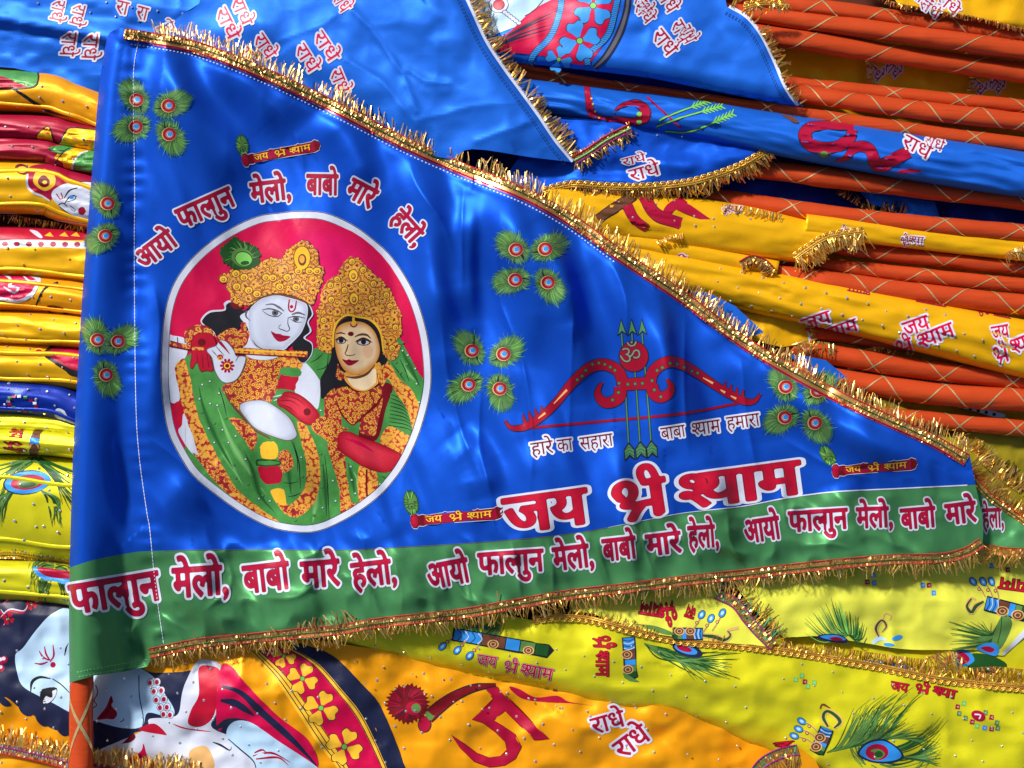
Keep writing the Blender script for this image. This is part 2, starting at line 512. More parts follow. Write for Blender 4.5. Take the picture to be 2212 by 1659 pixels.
OLIVE = satin('olive_yellow_cloth', (0.25, 0.20, 0.01, 1), rough=0.45)
WHITE = satin('white_print', (0.54, 0.58, 0.72, 1), rough=0.42, metal=0.0, vary=0.04)
PALEB = satin('pale_blue_print', (0.42, 0.62, 0.85, 1), rough=0.40, metal=0.0, vary=0.06)
MAROON = satin('crimson_print', (0.33, 0.004, 0.034, 1), rough=0.40, metal=0.05)
PINK = satin('magenta_print', (0.52, 0.003, 0.06, 1), rough=0.40, metal=0.05)
RED = satin('red_print', (0.43, 0.006, 0.030, 1), rough=0.40, metal=0.05, vary=0.28, nscale=80.0)
DKRED = satin('dark_red_print', (0.14, 0.004, 0.010, 1), rough=0.42, metal=0.0)
BLACK = satin('black_print', (0.012, 0.012, 0.018, 1), rough=0.42, metal=0.0)
DKBLUE = satin('dark_blue_black_print', (0.012, 0.016, 0.05, 1), rough=0.40, metal=0.0)
GREY = satin('grey_print', (0.10, 0.10, 0.13, 1), rough=0.42, metal=0.0)
FGREEN = satin('feather_green_print', (0.085, 0.195, 0.05, 1), rough=0.40, metal=0.0)
FGREEN2 = satin('feather_pale_green_print', (0.12, 0.26, 0.09, 1), rough=0.40, metal=0.0)
FDARK = satin('feather_dark_green_print', (0.012, 0.07, 0.015, 1), rough=0.40, metal=0.0)
KGREEN = satin('dress_green_print', (0.055, 0.24, 0.055, 1), rough=0.38, metal=0.05, vary=0.5, nscale=70.0)
FEDGE = satin('feather_edge_print', (0.03, 0.13, 0.16, 1), rough=0.42, metal=0.3)
BOWRED = satin('maroon_print', (0.29, 0.004, 0.022, 1), rough=0.40, metal=0.1)
ARROWG = satin('arrow_green_print', (0.06, 0.20, 0.09, 1), rough=0.40, metal=0.1)
OMGREY = satin('grey_green_print', (0.20, 0.22, 0.15, 1), rough=0.42, metal=0.0)
SKYB = satin('eye_blue_print', (0.03, 0.25, 0.72, 1), rough=0.40, metal=0.05)
TAN = satin('tan_print', (0.62, 0.36, 0.14, 1), rough=0.42, metal=0.0)
BROWN = satin('brown_print', (0.12, 0.045, 0.025, 1), rough=0.42, metal=0.0)
CREAM = satin('cream_print', (0.80, 0.62, 0.40, 1), rough=0.42, metal=0.0, vary=0.05)
SKIN = satin('ochre_skin_print', (0.70, 0.33, 0.06, 1), rough=0.42, metal=0.0)
YPRINT = satin('yellow_print', (0.80, 0.45, 0.03, 1), rough=0.42, metal=0.0)
LGREEN = satin('light_green_print', (0.16, 0.48, 0.09, 1), rough=0.42, metal=0.0)
STITCH = satin('pale_thread', (0.55, 0.66, 0.85, 1), rough=0.6, metal=0.0)
STITCHG = satin('green_thread', (0.16, 0.45, 0.2, 1), rough=0.6, metal=0.0)
FRAY = satin('frayed_white_edge', (0.60, 0.66, 0.85, 1), rough=0.7, metal=0.0)
GOLD = metal('gold_foil', (0.95, 0.60, 0.20), 0.30)
COPPER = metal('copper_gold_foil', (0.68, 0.34, 0.11), 0.30)
OLDGOLD = metal('gold_thread', (0.85, 0.50, 0.08), 0.34)
RIBBON = metal('gold_ribbon', (0.95, 0.68, 0.32), 0.30)
REDCORD = satin('red_cord', (0.45, 0.01, 0.02, 1), rough=0.45, metal=0.1)
GRNCORD = satin('green_cord', (0.01, 0.11, 0.03, 1), rough=0.45, metal=0.1)
PURCORD = satin('purple_cord', (0.25, 0.01, 0.16, 1), rough=0.45, metal=0.1)
SILVER = metal('rhinestone', (0.80, 0.86, 0.95), 0.08, 0.1, 0.85)
PINKFOIL = metal('pink_sequin', (0.85, 0.10, 0.25), 0.18)
GRNFOIL = metal('green_sequin', (0.15, 0.60, 0.30), 0.18)
_y, _o, _r, _d = (0.70, 0.36, 0.04, 1), (0.48, 0.15, 0.015, 1), (0.28, 0.03, 0.012, 1), (0.07, 0.012, 0.008, 1)
CROWN = ornate('crown_filigree_print', [(0.0, _d), (0.13, _r), (0.20, _y), (0.36, _y), (0.44, _o), (0.54, _r), (0.62, _y), (0.8, _o)], 105.0)
JEWEL = ornate('jewel_filigree_print', [(0.0, (0.16, 0.006, 0.01, 1)), (0.15, (0.40, 0.012, 0.02, 1)), (0.25, _y), (0.36, _y), (0.46, (0.40, 0.012, 0.02, 1)), (0.85, (0.22, 0.008, 0.012, 1))], 190.0, seed=3.1)
GARLAND = ornate('garland_print', [(0.0, _y), (0.42, _y), (0.50, (0.60, 0.16, 0.02, 1)), (0.60, (0.42, 0.015, 0.015, 1)), (0.9, (0.25, 0.01, 0.012, 1))], 230.0, seed=1.7)

_mixc = {}
def mixed(c0, c1, t):
    """print colour between two inks"""
    k = (tuple(c0), tuple(c1), round(t, 2))
    if k not in _mixc: _mixc[k] = satin('blended_print', tuple(a_ * (1 - t) + b_ * t for a_, b_ in zip(c0, c1))[:3] + (1,), rough=0.42, metal=0.0, vary=0.06)
    return _mixc[k]

# ------------------------------------------------------------------ Devanagari lettering from the outlines of Blender's own font
_dg = bpy.context.evaluated_depsgraph_get()
_gl = {}
def _splines(body):
    c = bpy.data.curves.new('_t', 'FONT'); c.body = body
    o = bpy.data.objects.new('_t', c); COL.objects.link(o)
    bpy.context.view_layer.update()
    dg = bpy.context.evaluated_depsgraph_get()
    cc = o.evaluated_get(dg).to_curve(dg)
    out = []
    for s in cc.splines:
        bp = s.bezier_points; pts = []
        for i in range(len(bp)):
            a, b = bp[i], bp[(i + 1) % len(bp)]
            p0, p1, p2, p3 = [np.array(v[:2]) for v in (a.co, a.handle_right, b.co, b.handle_left)]
            k = 1 if (np.hypot(*(p1 - p0)) < 1e-4 and np.hypot(*(p3 - p2)) < 1e-4) else 5
            for j in range(k):
                t = j / k; u = 1 - t
                pts.append(u ** 3 * p0 + 3 * u * u * t * p1 + 3 * u * t * t * p3 + t ** 3 * p2)
        out.append(np.array(pts))
    o.to_curve_clear() if hasattr(o, 'to_curve_clear') else None
    bpy.data.objects.remove(o, do_unlink=True); bpy.data.curves.remove(c)
    return out
def _half(loop, x1):
    out = []
    for a, b in zip(loop, np.roll(loop, -1, 0)):
        ia, ib = a[0] <= x1, b[0] <= x1
        if ia: out.append(a)
        if ia != ib: out.append(a + (b - a) * (x1 - a[0]) / (b[0] - a[0]))
    return np.array(out)
_bar0 = None
def glyph(ch):
    """(loops, strokes, advance); L = half la, S = half sha, R = shra ligature"""
    global _bar0
    if ch in _gl: return _gl[ch]
    if _bar0 is None:
        s = _splines('\u0964\u0964'); xs = sorted(q[:, 0].min() for q in s); _bar0 = (xs[0], xs[1] - xs[0])
    if ch == 'R':
        loop = [(0.17, 0.34), (0.10, 0.45), (0.16, 0.56), (0.30, 0.60), (0.42, 0.53), (0.43, 0.40), (0.34, 0.29), (0.23, 0.21), (0.42, 0.19), (0.66, 0.21), (0.88, 0.21)]
        st = [smooth(loop, 5), np.array([(0.88, 0.0), (0.88, 0.58)]), np.array([(0.70, 0.58), (1.0, 0.58)]),
              smooth([(0.58, 0.20), (0.44, 0.08), (0.34, -0.04)], 5)]
        r = ([], st, 1.0)
    elif ch == ' ': r = ([], [], 0.28)
    else:
        base = {'L': '\u0932', 'S': '\u0936'}.get(ch, ch)
        s = _splines('\u0964' + base + '\u0964')
        s = [q - np.array([_bar0[0] + _bar0[1], 0]) for q in s]
        # drop the two danda bars
        adv = max(q[:, 0].min() for q in s if abs(np.ptp(q[:, 1]) - 0.62) < 0.03 and np.ptp(q[:, 0]) < 0.1)
        g = [q for q in s if not (np.ptp(q[:, 0]) < 0.1 and abs(np.ptp(q[:, 1]) - 0.62) < 0.03 and (abs(q[:, 0].min() - adv) < 0.01 or abs(q[:, 0].min() + _bar0[1]) < 0.01))]
        if ch == 'L':
            w = max(q[:, 0].max() for q in g); g = [_half(q, w - 0.15) for q in g]; adv = w - 0.12
            g = g + [np.array([(adv - .1, 0.545), (adv + .03, 0.545), (adv + .03, 0.62), (adv - .1, 0.62)])]
        if ch == 'S':
            g = [q for q in g if q[:, 0].max() < 0.8 * max(k[:, 0].max() for k in g)]; adv = max(q[:, 0].max() for q in g) + 0.10
        r = (g, [], adv)
    _gl[ch] = r
    return r
def _sdf(text, res, ax, half=0.038):
    pen = 0.0; parts = []; W = None
    for ch in text:
        g, st, adv = glyph(ch)
        if ch == ',' and W is None: W = pen
        parts.append(([q + np.array([pen, 0]) for q in g], [q + np.array([pen, 0]) for q in st])); pen += adv
    W = W or pen
    allp = np.vstack([q for a, b in parts for q in list(a) + list(b)])
    lo = allp.min(0) - 0.22; hi = allp.max(0) + 0.22
    X, Y = np.meshgrid(np.arange(lo[0], hi[0], res), np.arange(lo[1], hi[1], res))
    D = np.full(X.shape, -9.0)
    for loops, strokes in parts:
        if loops:
            d = np.full(X.shape, 9.0)
            for lp in loops:
                q = lp * np.array([ax, 1.0])
                d = np.minimum(d, poly_dist(X * ax, Y, np.vstack([q, q[:1]]))[0])
            D = np.maximum(D, np.where(inside(X, Y, loops), d, -d))
        for sk in strokes:
            d = poly_dist(X * ax, Y, sk * np.array([ax, 1.0]))[0]
            D = np.maximum(D, half - d)
    return lo, D, W
def contours(D, lo, res, level):
    segs = {}
    I = D > level
    ny, nx = D.shape
    key = I[:-1, :-1] * 1 + I[:-1, 1:] * 2 + I[1:, 1:] * 4 + I[1:, :-1] * 8
    ys, xs = np.nonzero((key > 0) & (key < 15))
    tab = {1: [(3, 0)], 2: [(0, 1)], 3: [(3, 1)], 4: [(1, 2)], 5: [(3, 0), (1, 2)], 6: [(0, 2)], 7: [(3, 2)], 8: [(2, 3)], 9: [(2, 0)], 10: [(0, 1), (2, 3)], 11: [(2, 1)], 12: [(1, 3)], 13: [(1, 0)], 14: [(0, 3)]}
    def ep(y, x, e):
        return {0: ('h', y, x), 1: ('v', y, x + 1), 2: ('h', y + 1, x), 3: ('v', y, x)}[e]
    def pos(k):
        t, y, x = k
        a = D[y, x]; b = D[y, x + 1] if t == 'h' else D[y + 1, x]
        f = (level - a) / (b - a) if b != a else 0.5
        return (lo[0] + (x + (f if t == 'h' else 0)) * res, lo[1] + (y + (f if t == 'v' else 0)) * res)
    for y, x in zip(ys.tolist(), xs.tolist()):
        for a, b in tab[int(key[y, x])]: segs.setdefault(ep(y, x, a), []).append(ep(y, x, b))
    loops = []
    while segs:
        k0 = next(iter(segs)); k = k0; lp = []
        while k in segs:
            lp.append(pos(k)); n = segs[k].pop()
            if not segs[k]: del segs[k]
            k = n
        if len(lp) > 5: loops.append(np.array(lp))
    return loops
_tc = {}
def outlines(text, bold, border, line, ax, res):
    key = (text, bold, border, line, ax, res)
    if key not in _tc:
        lo, D, W = _sdf(text, res, ax)
        _tc[key] = (W, [contours(D, lo, res, -v) if v is not None else None for v in (bold, None if line is None else bold + line, None if border is None else bold + border)])
    return _tc[key]
def word(pr, text, A, B, h, fill, border=None, line=None, bold=0.015, bw=0.075, lw=0.014, ax=0.85, slant=0.0, layer=0, res=0.03, step=9.0, body=0.62):
    """one printed word: headline runs from A to B, letters h units tall below it"""
    W, (cf, cl, cb) = outlines(text, bold, bw if border else None, lw if line else None, ax, res)
    A = np.asarray(A, float); B = np.asarray(B, float); d = (B - A)
    ux = d / W; un = np.array([-d[1], d[0]]) / np.hypot(*d)      # down the letter in photo space
    def tf(lp):
        u = lp[:, 0] - slant * (body - lp[:, 1]); v = (body - lp[:, 1]) * h / body
        return A + u[:, None] * ux + v[:, None] * un
    k = layer
    for loops, mat in ((cb, border), (cl, line), (cf, fill)):
        if mat is None or not loops: continue
        pr.fill([tf(l) for l in loops], mat, k, step); k += 1

# ------------------------------------------------------------------ trims, stones, sticks
def strip_boxes(m, mat, P0, P1, W0, tw, zc, thick=0.00025):
    pass
def fringe(parent, surf, path, side, length, mats, density=0.42, name='fringe', lift=0.0015, spread=0.25, drop=0.004, wid=2.4, start=0.0, curl=0.3, lean=0.0, seed=1, jit=0.9, flat=0.9, gaps=True):
    """foil strands along a path; side +1 = to the right of travel (photo), length in units"""
    r = random.Random(seed)
    p = resample(smooth(path, 8), 2.0); t = tangents(p); n = np.stack([-t[:, 1], t[:, 0]], -1) * side
    L = len(p) * 2.0
    cnt = int(L * density)
    zb = surf.z(p[:, 0] + n[:, 0] * start, p[:, 1] + n[:, 1] * start)
    ms = Mesh()
    for i in range(cnt):
        q = min(max((i + .5 + r.uniform(-jit, jit)) / cnt * (len(p) - 1), 0), len(p) - 1.01); i0 = int(q); f = q - i0
        o = p[i0] * (1 - f) + p[i0 + 1] * f; nn = n[i0]; tt = t[i0]
        if gaps and vnoise(np.array(q * .035 + seed), np.array(seed * 1.7)) < -0.42 and r.random() < .6: continue
        clump = 0.35 * math.sin(q * 0.23 + seed) + 0.25 * math.sin(q * 0.071 + 2 * seed)
        a = r.gauss(lean + clump * spread * 1.6, spread)
        d = nn * math.cos(a) + tt * math.sin(a)
        ln = length * r.uniform(0.55, 1.12) * (1 + 0.18 * math.sin(q * 0.11 + seed))
        w = wid * r.uniform(0.6, 1.25)
        seg = 4
        s = np.linspace(0, 1, seg)
        bend = r.gauss(0, curl) * ln * 0.5
        pp = o + nn * start + d * (ln * s)[:, None] + np.array([-d[1], d[0]]) * (bend * s * s)[:, None]
        base = float(zb[i0])
        z = base + lift * r.uniform(0.3, 1.3) + (r.uniform(-1, 1.1) * 0.0035 * np.sin(s * 2.6)) - drop * s * s * r.uniform(0.2, 1.2)
        tw = r.uniform(-flat, flat); tw1 = tw + r.uniform(-0.8, 0.8)
        pd = np.array([-d[1], d[0]])
        vs = []
        for k in range(seg):
            a2 = tw + (tw1 - tw) * s[k]
            off = pd * (w * 0.5 * math.cos(a2)); dz = w * 0.5 * U * math.sin(a2)
            vs.append(P(pp[k, 0] + off[0], pp[k, 1] + off[1], z[k] + dz)); vs.append(P(pp[k, 0] - off[0], pp[k, 1] - off[1], z[k] - dz))
        F = [(2 * k, 2 * k + 1, 2 * k + 3, 2 * k + 2) for k in range(seg - 1)]
        ms.add(np.array(vs), F, r.choice(mats))
    return ms.build(name, parent, custom=False, kind='stuff', flat=True)
def cord(parent, surf, path, off, rad, mat, name='cord', lift=0.001, twist=True):
    p = resample(smooth(path, 8), 3.0); t = tangents(p); n = np.stack([-t[:, 1], t[:, 0]], -1)
    p = p + n * off
    k = 6; m = Mesh(); V = []
    z = surf.z(p[:, 0], p[:, 1]) + lift
    rr = rad * (1 + 0.28 * np.where(np.arange(len(p)) % 2 == 0, 1, -1)) if twist else np.full(len(p), rad)
    for a in np.linspace(0, 2 * math.pi, k, endpoint=False):
        V.append(P(p[:, 0] + n[:, 0] * rr * math.cos(a), p[:, 1] + n[:, 1] * rr * math.cos(a), z + rr * U * math.sin(a)))
    V = np.array(V); ns = len(p); F = []
    for i in range(k):
        j = (i + 1) % k
        for q in range(ns - 1): F.append((i * ns + q, i * ns + q + 1, j * ns + q + 1, j * ns + q))
    m.add(V.reshape(-1, 3), F, mat)
    return m.build(name, parent, custom=False)
def braid(parent, surf, path, w0, w1, mats, name='braid', lift=0.0012, pitch=3.0, lanes=3, seed=2, tilt=0.5):
    """woven foil band between offsets w0 and w1 of a path, each stitch a small tilted facet"""
    r = random.Random(seed)
    p = resample(smooth(path, 8), pitch); t = tangents(p); n = np.stack([-t[:, 1], t[:, 0]], -1)
    m = Mesh()
    z = surf.z(p[:, 0], p[:, 1])
    # backing ribbon
    e = p + n * w0, p + n * w1
    V = np.vstack([P(e[0][:, 0], e[0][:, 1], surf.z(e[0][:, 0], e[0][:, 1]) + lift * 0.55), P(e[1][:, 0], e[1][:, 1], surf.z(e[1][:, 0], e[1][:, 1]) + lift * 0.55)])
    k = len(p); m.add(V, [(i, i + 1, k + i + 1, k + i) for i in range(k - 1)], mats[0])
    lw = (w1 - w0) / lanes
    for i in range(k - 1):
        for ln in range(lanes):
            a = w0 + lw * (ln + 0.04); b = w0 + lw * (ln + 0.96)
            sh = r.uniform(-0.8, 0.8)
            c = p[i] + t[i] * (pitch * 0.5)
            hl = pitch * 0.46
            zz = z[i] + lift
            ta, tb = r.gauss(0, tilt) * hl * U, r.gauss(0, tilt * 0.5) * lw * 0.5 * U
            q = []
            for (u, v, dz) in ((-hl, a, -ta - tb), (hl, a, ta - tb), (hl, b, ta + tb), (-hl, b, -ta + tb)):
                xy = c + t[i] * (u + sh) + n[i] * v
                q.append(P(xy[0], xy[1], zz + dz))
            m.add(np.array(q), [(0, 1, 2, 3)], r.choice(mats))
    return m.build(name, parent, custom=False, kind='stuff', flat=True)
def scallops(parent, surf, path, side, size, mat, name='lace', lift=0.001, beads=True):
    p = resample(smooth(path, 8), 1.5); t = tangents(p); n = np.stack([-t[:, 1], t[:, 0]], -1) * side
    m = Mesh(); i = 0; per = int(size * 2 / 1.5)
    def tube(q, z, rad, k=5):
        tt = tangents(q); nn = np.stack([-tt[:, 1], tt[:, 0]], -1); V = []
        for a in np.linspace(0, 2 * math.pi, k, endpoint=False):
            V.append(P(q[:, 0] + nn[:, 0] * rad * math.cos(a), q[:, 1] + nn[:, 1] * rad * math.cos(a), z + rad * U * math.sin(a)))
        V = np.array(V); ns = len(q)
        m.add(V.reshape(-1, 3), [(x * ns + y, x * ns + y + 1, ((x + 1) % k) * ns + y + 1, ((x + 1) % k) * ns + y) for x in range(k) for y in range(ns - 1)], mat)
    while i + per < len(p):
        c = p[i + per // 2]; tt, nn = t[i + per // 2], n[i + per // 2]
        z = float(surf.z(*c)) + lift
        for rr, rad in ((size, 1.7), (size * 0.58, 1.3)):
            a = np.linspace(0, math.pi, 12); w = 1 + 0.06 * np.cos(a * 16)
            q = c + np.outer(-np.cos(a) * rr * w, tt) + np.outer(np.sin(a) * rr * 1.05 * w, nn)
            tube(q, z + 0.0006 * np.cos(np.arange(12) * 3.1), rad)
        i += per
    for off in (-1.5, -5.5):
        q = p[::2] + n[::2] * off
        tube(q, surf.z(q[:, 0], q[:, 1]) + lift + 0.0007 * (np.arange(len(q)) % 2), 2.0)
    return m.build(name, parent, custom=False)
def stones(parent, surf, pts, mats=None, r=3.0, name='rhinestones'):
    m = Mesh(); mats = mats or [SILVER]
    for (x, y) in pts:
        if isinstance(surf, Roll):
            d, _, s = poly_dist(np.array(x, float), np.array(y, float), surf.line)
            if d > surf.width(s) * 0.9: continue
        rr = r * rng.uniform(0.85, 1.15); a0 = rng.uniform(0, 6)
        c = surf.pt(np.array(x, float), np.array(y, float), 0.0004)
        nn = surf.nrm(np.array(x, float), np.array(y, float)); nn = Vector(nn)
        nn = (nn + Vector((rng.gauss(0, .12), rng.gauss(0, .12), 0))).normalized()
        tx = nn.orthogonal().normalized(); ty = nn.cross(tx)
        V = []
        for k in range(6):
            a = a0 + k * math.pi / 3
            V.append(np.array(c) + np.array(tx * math.cos(a) + ty * math.sin(a)) * rr * U)
        for k in range(6):
            a = a0 + k * math.pi / 3 + 0.5
            V.append(np.array(c) + np.array(tx * math.cos(a) + ty * math.sin(a)) * rr * U * 0.55 + np.array(nn) * rr * U * 0.5)
        F = [(k, (k + 1) % 6, 6 + k) for k in range(6)] + [((k + 1) % 6, 6 + (k + 1) % 6, 6 + k) for k in range(6)] + [tuple(range(6, 12))]
        m.add(np.array(V), F, rng.choice(mats))
    return m.build(name, parent, custom=False, kind='stuff', flat=True) if m.v else None
def stick(label, line, rad, zc, seed, group='orange cloth wrapped flag sticks', pitch=150.0, parent=None, both=True, name='flag_stick', bumpy=1.0, rw=2.1):
    """bamboo stick wrapped in orange cloth with gold ribbon wound round it"""
    line = smooth(line, 6)
    p = resample(line, 6.0); t = tangents(p); n = np.stack([-t[:, 1], t[:, 0]], -1)
    s = np.arange(len(p)) * 6.0
    zc = np.interp(s, np.linspace(0, s[-1], len(np.atleast_1d(zc))), np.atleast_1d(zc))
    root = parent
    if root is None:
        root = empty(name, p[0, 0], p[0, 1], float(zc[0]) - rad * U, label, 'stick', group)
    def surfpt(ss, a, rr):
        x = np.interp(ss, s, p[:, 0]); y = np.interp(ss, s, p[:, 1]); z = np.interp(ss, s, zc)
        nx = np.interp(ss, s, n[:, 0]); ny = np.interp(ss, s, n[:, 1])
        return P(x + nx * rr * np.cos(a), y + ny * rr * np.cos(a), z + rr * U * np.sin(a))
    def rad_at(ss, a):
        return rad * (1 + bumpy * (0.07 * vnoise(ss / 80 + seed * 5.1, np.cos(a) * 2.3 + seed + ss / 140) + 0.09 * np.abs(vnoise(ss / 120 + seed, np.cos(a) * 3.2 + ss / 90))
                    + 0.05 * vnoise(ss / 160 + seed * 2, 0 * a)))
    k = 22; ang = np.linspace(0, 2 * math.pi, k, endpoint=False)
    SS, AA = np.meshgrid(s, ang)
    V = surfpt(SS, AA, rad_at(SS, AA)); ns = len(s)
    F = [(i * ns + q, i * ns + q + 1, ((i + 1) % k) * ns + q + 1, ((i + 1) % k) * ns + q) for i in range(k) for q in range(ns - 1)]
    F += [tuple(i * ns for i in range(k)), tuple(i * ns + ns - 1 for i in range(k))[::-1]]
    m = Mesh(); m.add(V.reshape(-1, 3), F, ORANGE)
    m.build('cloth_wrap', root, custom=False)
    for hand in ((1, -1) if both else (1,)):
        tot = s[-1]; nn = int(tot / pitch * 28); q = np.linspace(0, tot, nn)
        ph = seed * 1.7 + (2.1 if hand < 0 else 0)
        a = hand * (q / pitch * 2 * math.pi) + ph + 0.25 * np.sin(q / 90 + seed)
        w = rw
        # offset along the stick gives the ribbon its width
        e0, e1 = np.clip(q - w, 0, tot), np.clip(q + w, 0, tot)
        V = np.vstack([surfpt(e0, a, rad_at(e0, a) + 0.55), surfpt(e1, a, rad_at(e1, a) + 0.75)])
        m = Mesh(); m.add(V, [(i, i + 1, nn + i + 1, nn + i) for i in range(nn - 1)], RIBBON)
        m.build('ribbon', root, custom=False)
    return root
# ================================================================== the table and the heap underneath
tb = Mesh()
g = 1.4
tb.add([(-g, -g, -0.03), (g, -g, -0.03), (g, g, -0.03), (-g, g, -0.03)], [(0, 1, 2, 3)], satin('table_cloth', (0.10, 0.03, 0.02, 1), rough=0.8, metal=0.0, spec=0.1))
tbo = tb.build('ground', None, custom=False); tbo['kind'] = 'structure'

def CX(ox, oy, k=3.0): return lambda *pts: [(ox + x / k, oy + y / k) for x, y in pts]
C1, C2, C3, C4, C5, C6, C7, C8, C9 = [CX(ox, oy) for oy in (0, 553, 1106) for ox in (0, 737.3, 1474.7)]

def flat(z, a=0.003, sx=110.0, sy=110.0, seed=0, cr=0.0, tilt=(0, 0), c=(1106, 830), folds=()):
    def f(px, py):
        r = z + a * fbm(px / sx + seed, py / sy + seed * 1.3) + cr * (0.4 - np.sqrt(fbm(px / 70.0 + seed * 2, py / 70.0 + seed, 2) ** 2 + .01)) + tilt[0] * (px - c[0]) + tilt[1] * (py - c[1])
        for ln, w, h, w2 in folds: r = r + ridge(px, py, ln, w, h, w2)
        return r
    return Surf(f)
def ridge(px, py, line, w, h, w2=None):
    d, sd, _ = poly_dist(px, py, np.asarray(line, float))
    return h * np.exp(-(d / np.where(sd > 0, w, w2 or w)) ** 2)
def grid_stones(x0, x1, y0, y1, dx, dy, ang=0.0, seed=0, keep=0.9):
    r = random.Random(seed); o = []
    n = int(max(x1 - x0, y1 - y0) / min(dx, dy)) + 3
    cx, cy = (x0 + x1) / 2, (y0 + y1) / 2
    for i in range(-n, n):
        for j in range(-n, n):
            u, v = (i + .5 * (j % 2)) * dx, j * dy
            x, y = cx + u * math.cos(ang) - v * math.sin(ang), cy + u * math.sin(ang) + v * math.cos(ang)
            if x0 < x < x1 and y0 < y < y1 and r.random() < keep: o.append((x + r.uniform(-3, 3), y + r.uniform(-3, 3)))
    return o
def lett(name, parent, surf, items, fill, border=WHITE, line=None, clip=None, **kw):
    p = Print(surf, clip=clip)
    for w in items: word(p, w[0], w[1], w[2], w[3], fill, border, line, **kw)
    return p.build(name, parent)

# ------------------------------------------------------------------ left column of folded flags
def lroll(name, label, mat, pts, hw, z, hz, seed, group='folded flags stacked beside the pole'):
    R = Roll(pts, hw, z, hz, seed=seed, bump=0.0014)
    t = empty(name, pts[0][0], pts[0][1], float(np.min(z)) - 0.75 * hz, label, 'flag', group)
    roll_mesh('cloth', t, R, mat, step=6, rings=22)
    S = resample(R.line, 14); tt = tangents(S); nn = np.stack([-tt[:, 1], tt[:, 0]], -1); rr = random.Random(seed)
    if hw[0] > 30:
        for u0 in ((.62,) if seed % 2 else (.66, -.5)):
            q = S + nn * (np.mean(hw) * (u0 + .05 * np.sin(np.arange(len(S)) / 3. + seed)))[:, None]
            zz = R.z(q[:, 0], q[:, 1]) - 0.0004
            roll_mesh('folded_edge', t, Roll(q, rr.uniform(4, 6.5), zz, 0.0019, seed=seed, n=1, bump=.0004), mat, rings=6, step=12)
    return t, R
X0, X1 = -320, 235
# top-left blue flag: a flat part and a dark roll above it
bl = empty('blue_flag', 60, 100, 0.02, 'blue flag with pink verses beyond the top of the pole, lying over amber rolls', 'flag')
SB = flat(0.044, 0.0022, 120, 70, 3, 0.0012, folds=[([(-60, 30), (60, 52), (140, 66), (240, 84)], 12, 0.009, 42), ([(-60, -30), (200, 0), (420, 20)], 26, 0.004, 30)])
sheet('cloth', bl, SB, np.array([(-320, -220), (460, -220), (430, 60), (330, 130), (250, 170), (210, 207), (150, 185), (80, 158), (30, 147), (-320, 120)]), BLUE2, 8)
for i, (a, b, h) in enumerate([((165, 78), (158, 130), 30), ((212, 82), (205, 138), 30)]):
    lett('lettering', bl, SB, [('राधे', a, b, h)], MAROON, bold=.006, bw=.075, slant=-.1)
for a, b in (((140, 10), (130, 56)), ((184, 20), (172, 66))): lett('lettering', bl, SB, [('राधे', a, b, 26)], MAROON, bold=.006, bw=.075)
for a, b in (((262, 2), (288, 8)), ((306, 14), (330, 20))): lett('lettering', bl, SB, [('रा', a, b, 28)], MAROON, bold=.006, bw=.075)
stones(bl, SB, [(82, 7), (138, 16), (195, 27), (250, 36), (300, 46), (358, 50), (230, 5), (340, 24), (395, 30), (285, 16)])
m = Mesh(); stitches_q = [(-20, 32), (80, 52), (175, 72), (230, 80)]

t, R = lroll('amber_flag', 'amber flag fold with green and crimson patch and black line under the blue verses flag', AMB, [(X0, 190), (60, 196), (150, 218), (X1, 250)], [48, 48, 44], 0.030, 0.024, 5)
p = Print(R); p.blob([(-40, 120), (50, 142), (80, 155), (82, 175), (70, 188), (20, 190), (-40, 186)], KGREEN, 0); p.blob([(-50, 170), (0, 165), (40, 180), (60, 189), (10, 191), (-50, 190)], MAROON, 1); p.stroke([(80, 150), (83, 170), (72, 188), (20, 192), (-10, 190)], 3, BLACK, 2)
p.stroke([(22, 188), (50, 205), (75, 222), (110, 242), (150, 252)], [4, 7, 7, 4, 2], BLACK, 2); p.build('print', t)
stones(t, R, [(38, 230), (60, 243), (95, 240), (135, 218), (90, 186), (150, 246), (187, 230), (85, 210)])
t, R = lroll('crimson_yellow_flag', 'crimson fold with yellow tongue shapes between amber fold and dark crimson fold', MAROON, [(X0, 272), (60, 276), (150, 292), (X1, 306)], [27, 27, 30], 0.037, 0.018, 6)
p = Print(R); p.blob([(80, 300), (90, 280), (105, 272), (112, 285), (118, 305), (128, 306), (140, 285), (160, 275), (260, 290), (260, 330), (150, 322)], BLACK, 0); p.blob([(83, 300), (92, 282), (104, 275), (110, 288), (117, 309), (130, 309), (142, 288), (161, 278), (260, 293), (260, 330), (150, 322)], YEL, 1)
p.build('print', t); stones(t, R, [(12, 274), (60, 274), (88, 303), (136, 300), (180, 300)])
t, R = lroll('crimson_green_flag', 'dark crimson fold with yellow and green leaf edge above the printed face', MAROON, [(X0, 318), (60, 322), (120, 334), (X1, 356)], [24, 26, 28], 0.038, 0.018, 7)
p = Print(R); p.blob([(118, 340), (140, 322), (160, 320), (260, 330), (260, 370), (150, 365), (135, 350)], YEL, 0); p.blob([(160, 350), (172, 332), (200, 326), (260, 335), (260, 372), (170, 368), (158, 366)], KGREEN, 1); p.blob([(104, 321), (125, 315), (160, 318), (140, 330), (128, 332)], KGREEN, 1)
p.stroke([(118, 358), (124, 345), (140, 326), (152, 320)], 2.5, BLACK, 2); p.stroke([(156, 366), (160, 350), (174, 332), (190, 327)], 3, WHITE, 2); p.stroke([(100, 322), (120, 326), (140, 326)], 2, BLACK, 2); p.build('print', t)
stones(t, R, [(26, 316), (70, 318), (120, 356), (158, 345)])

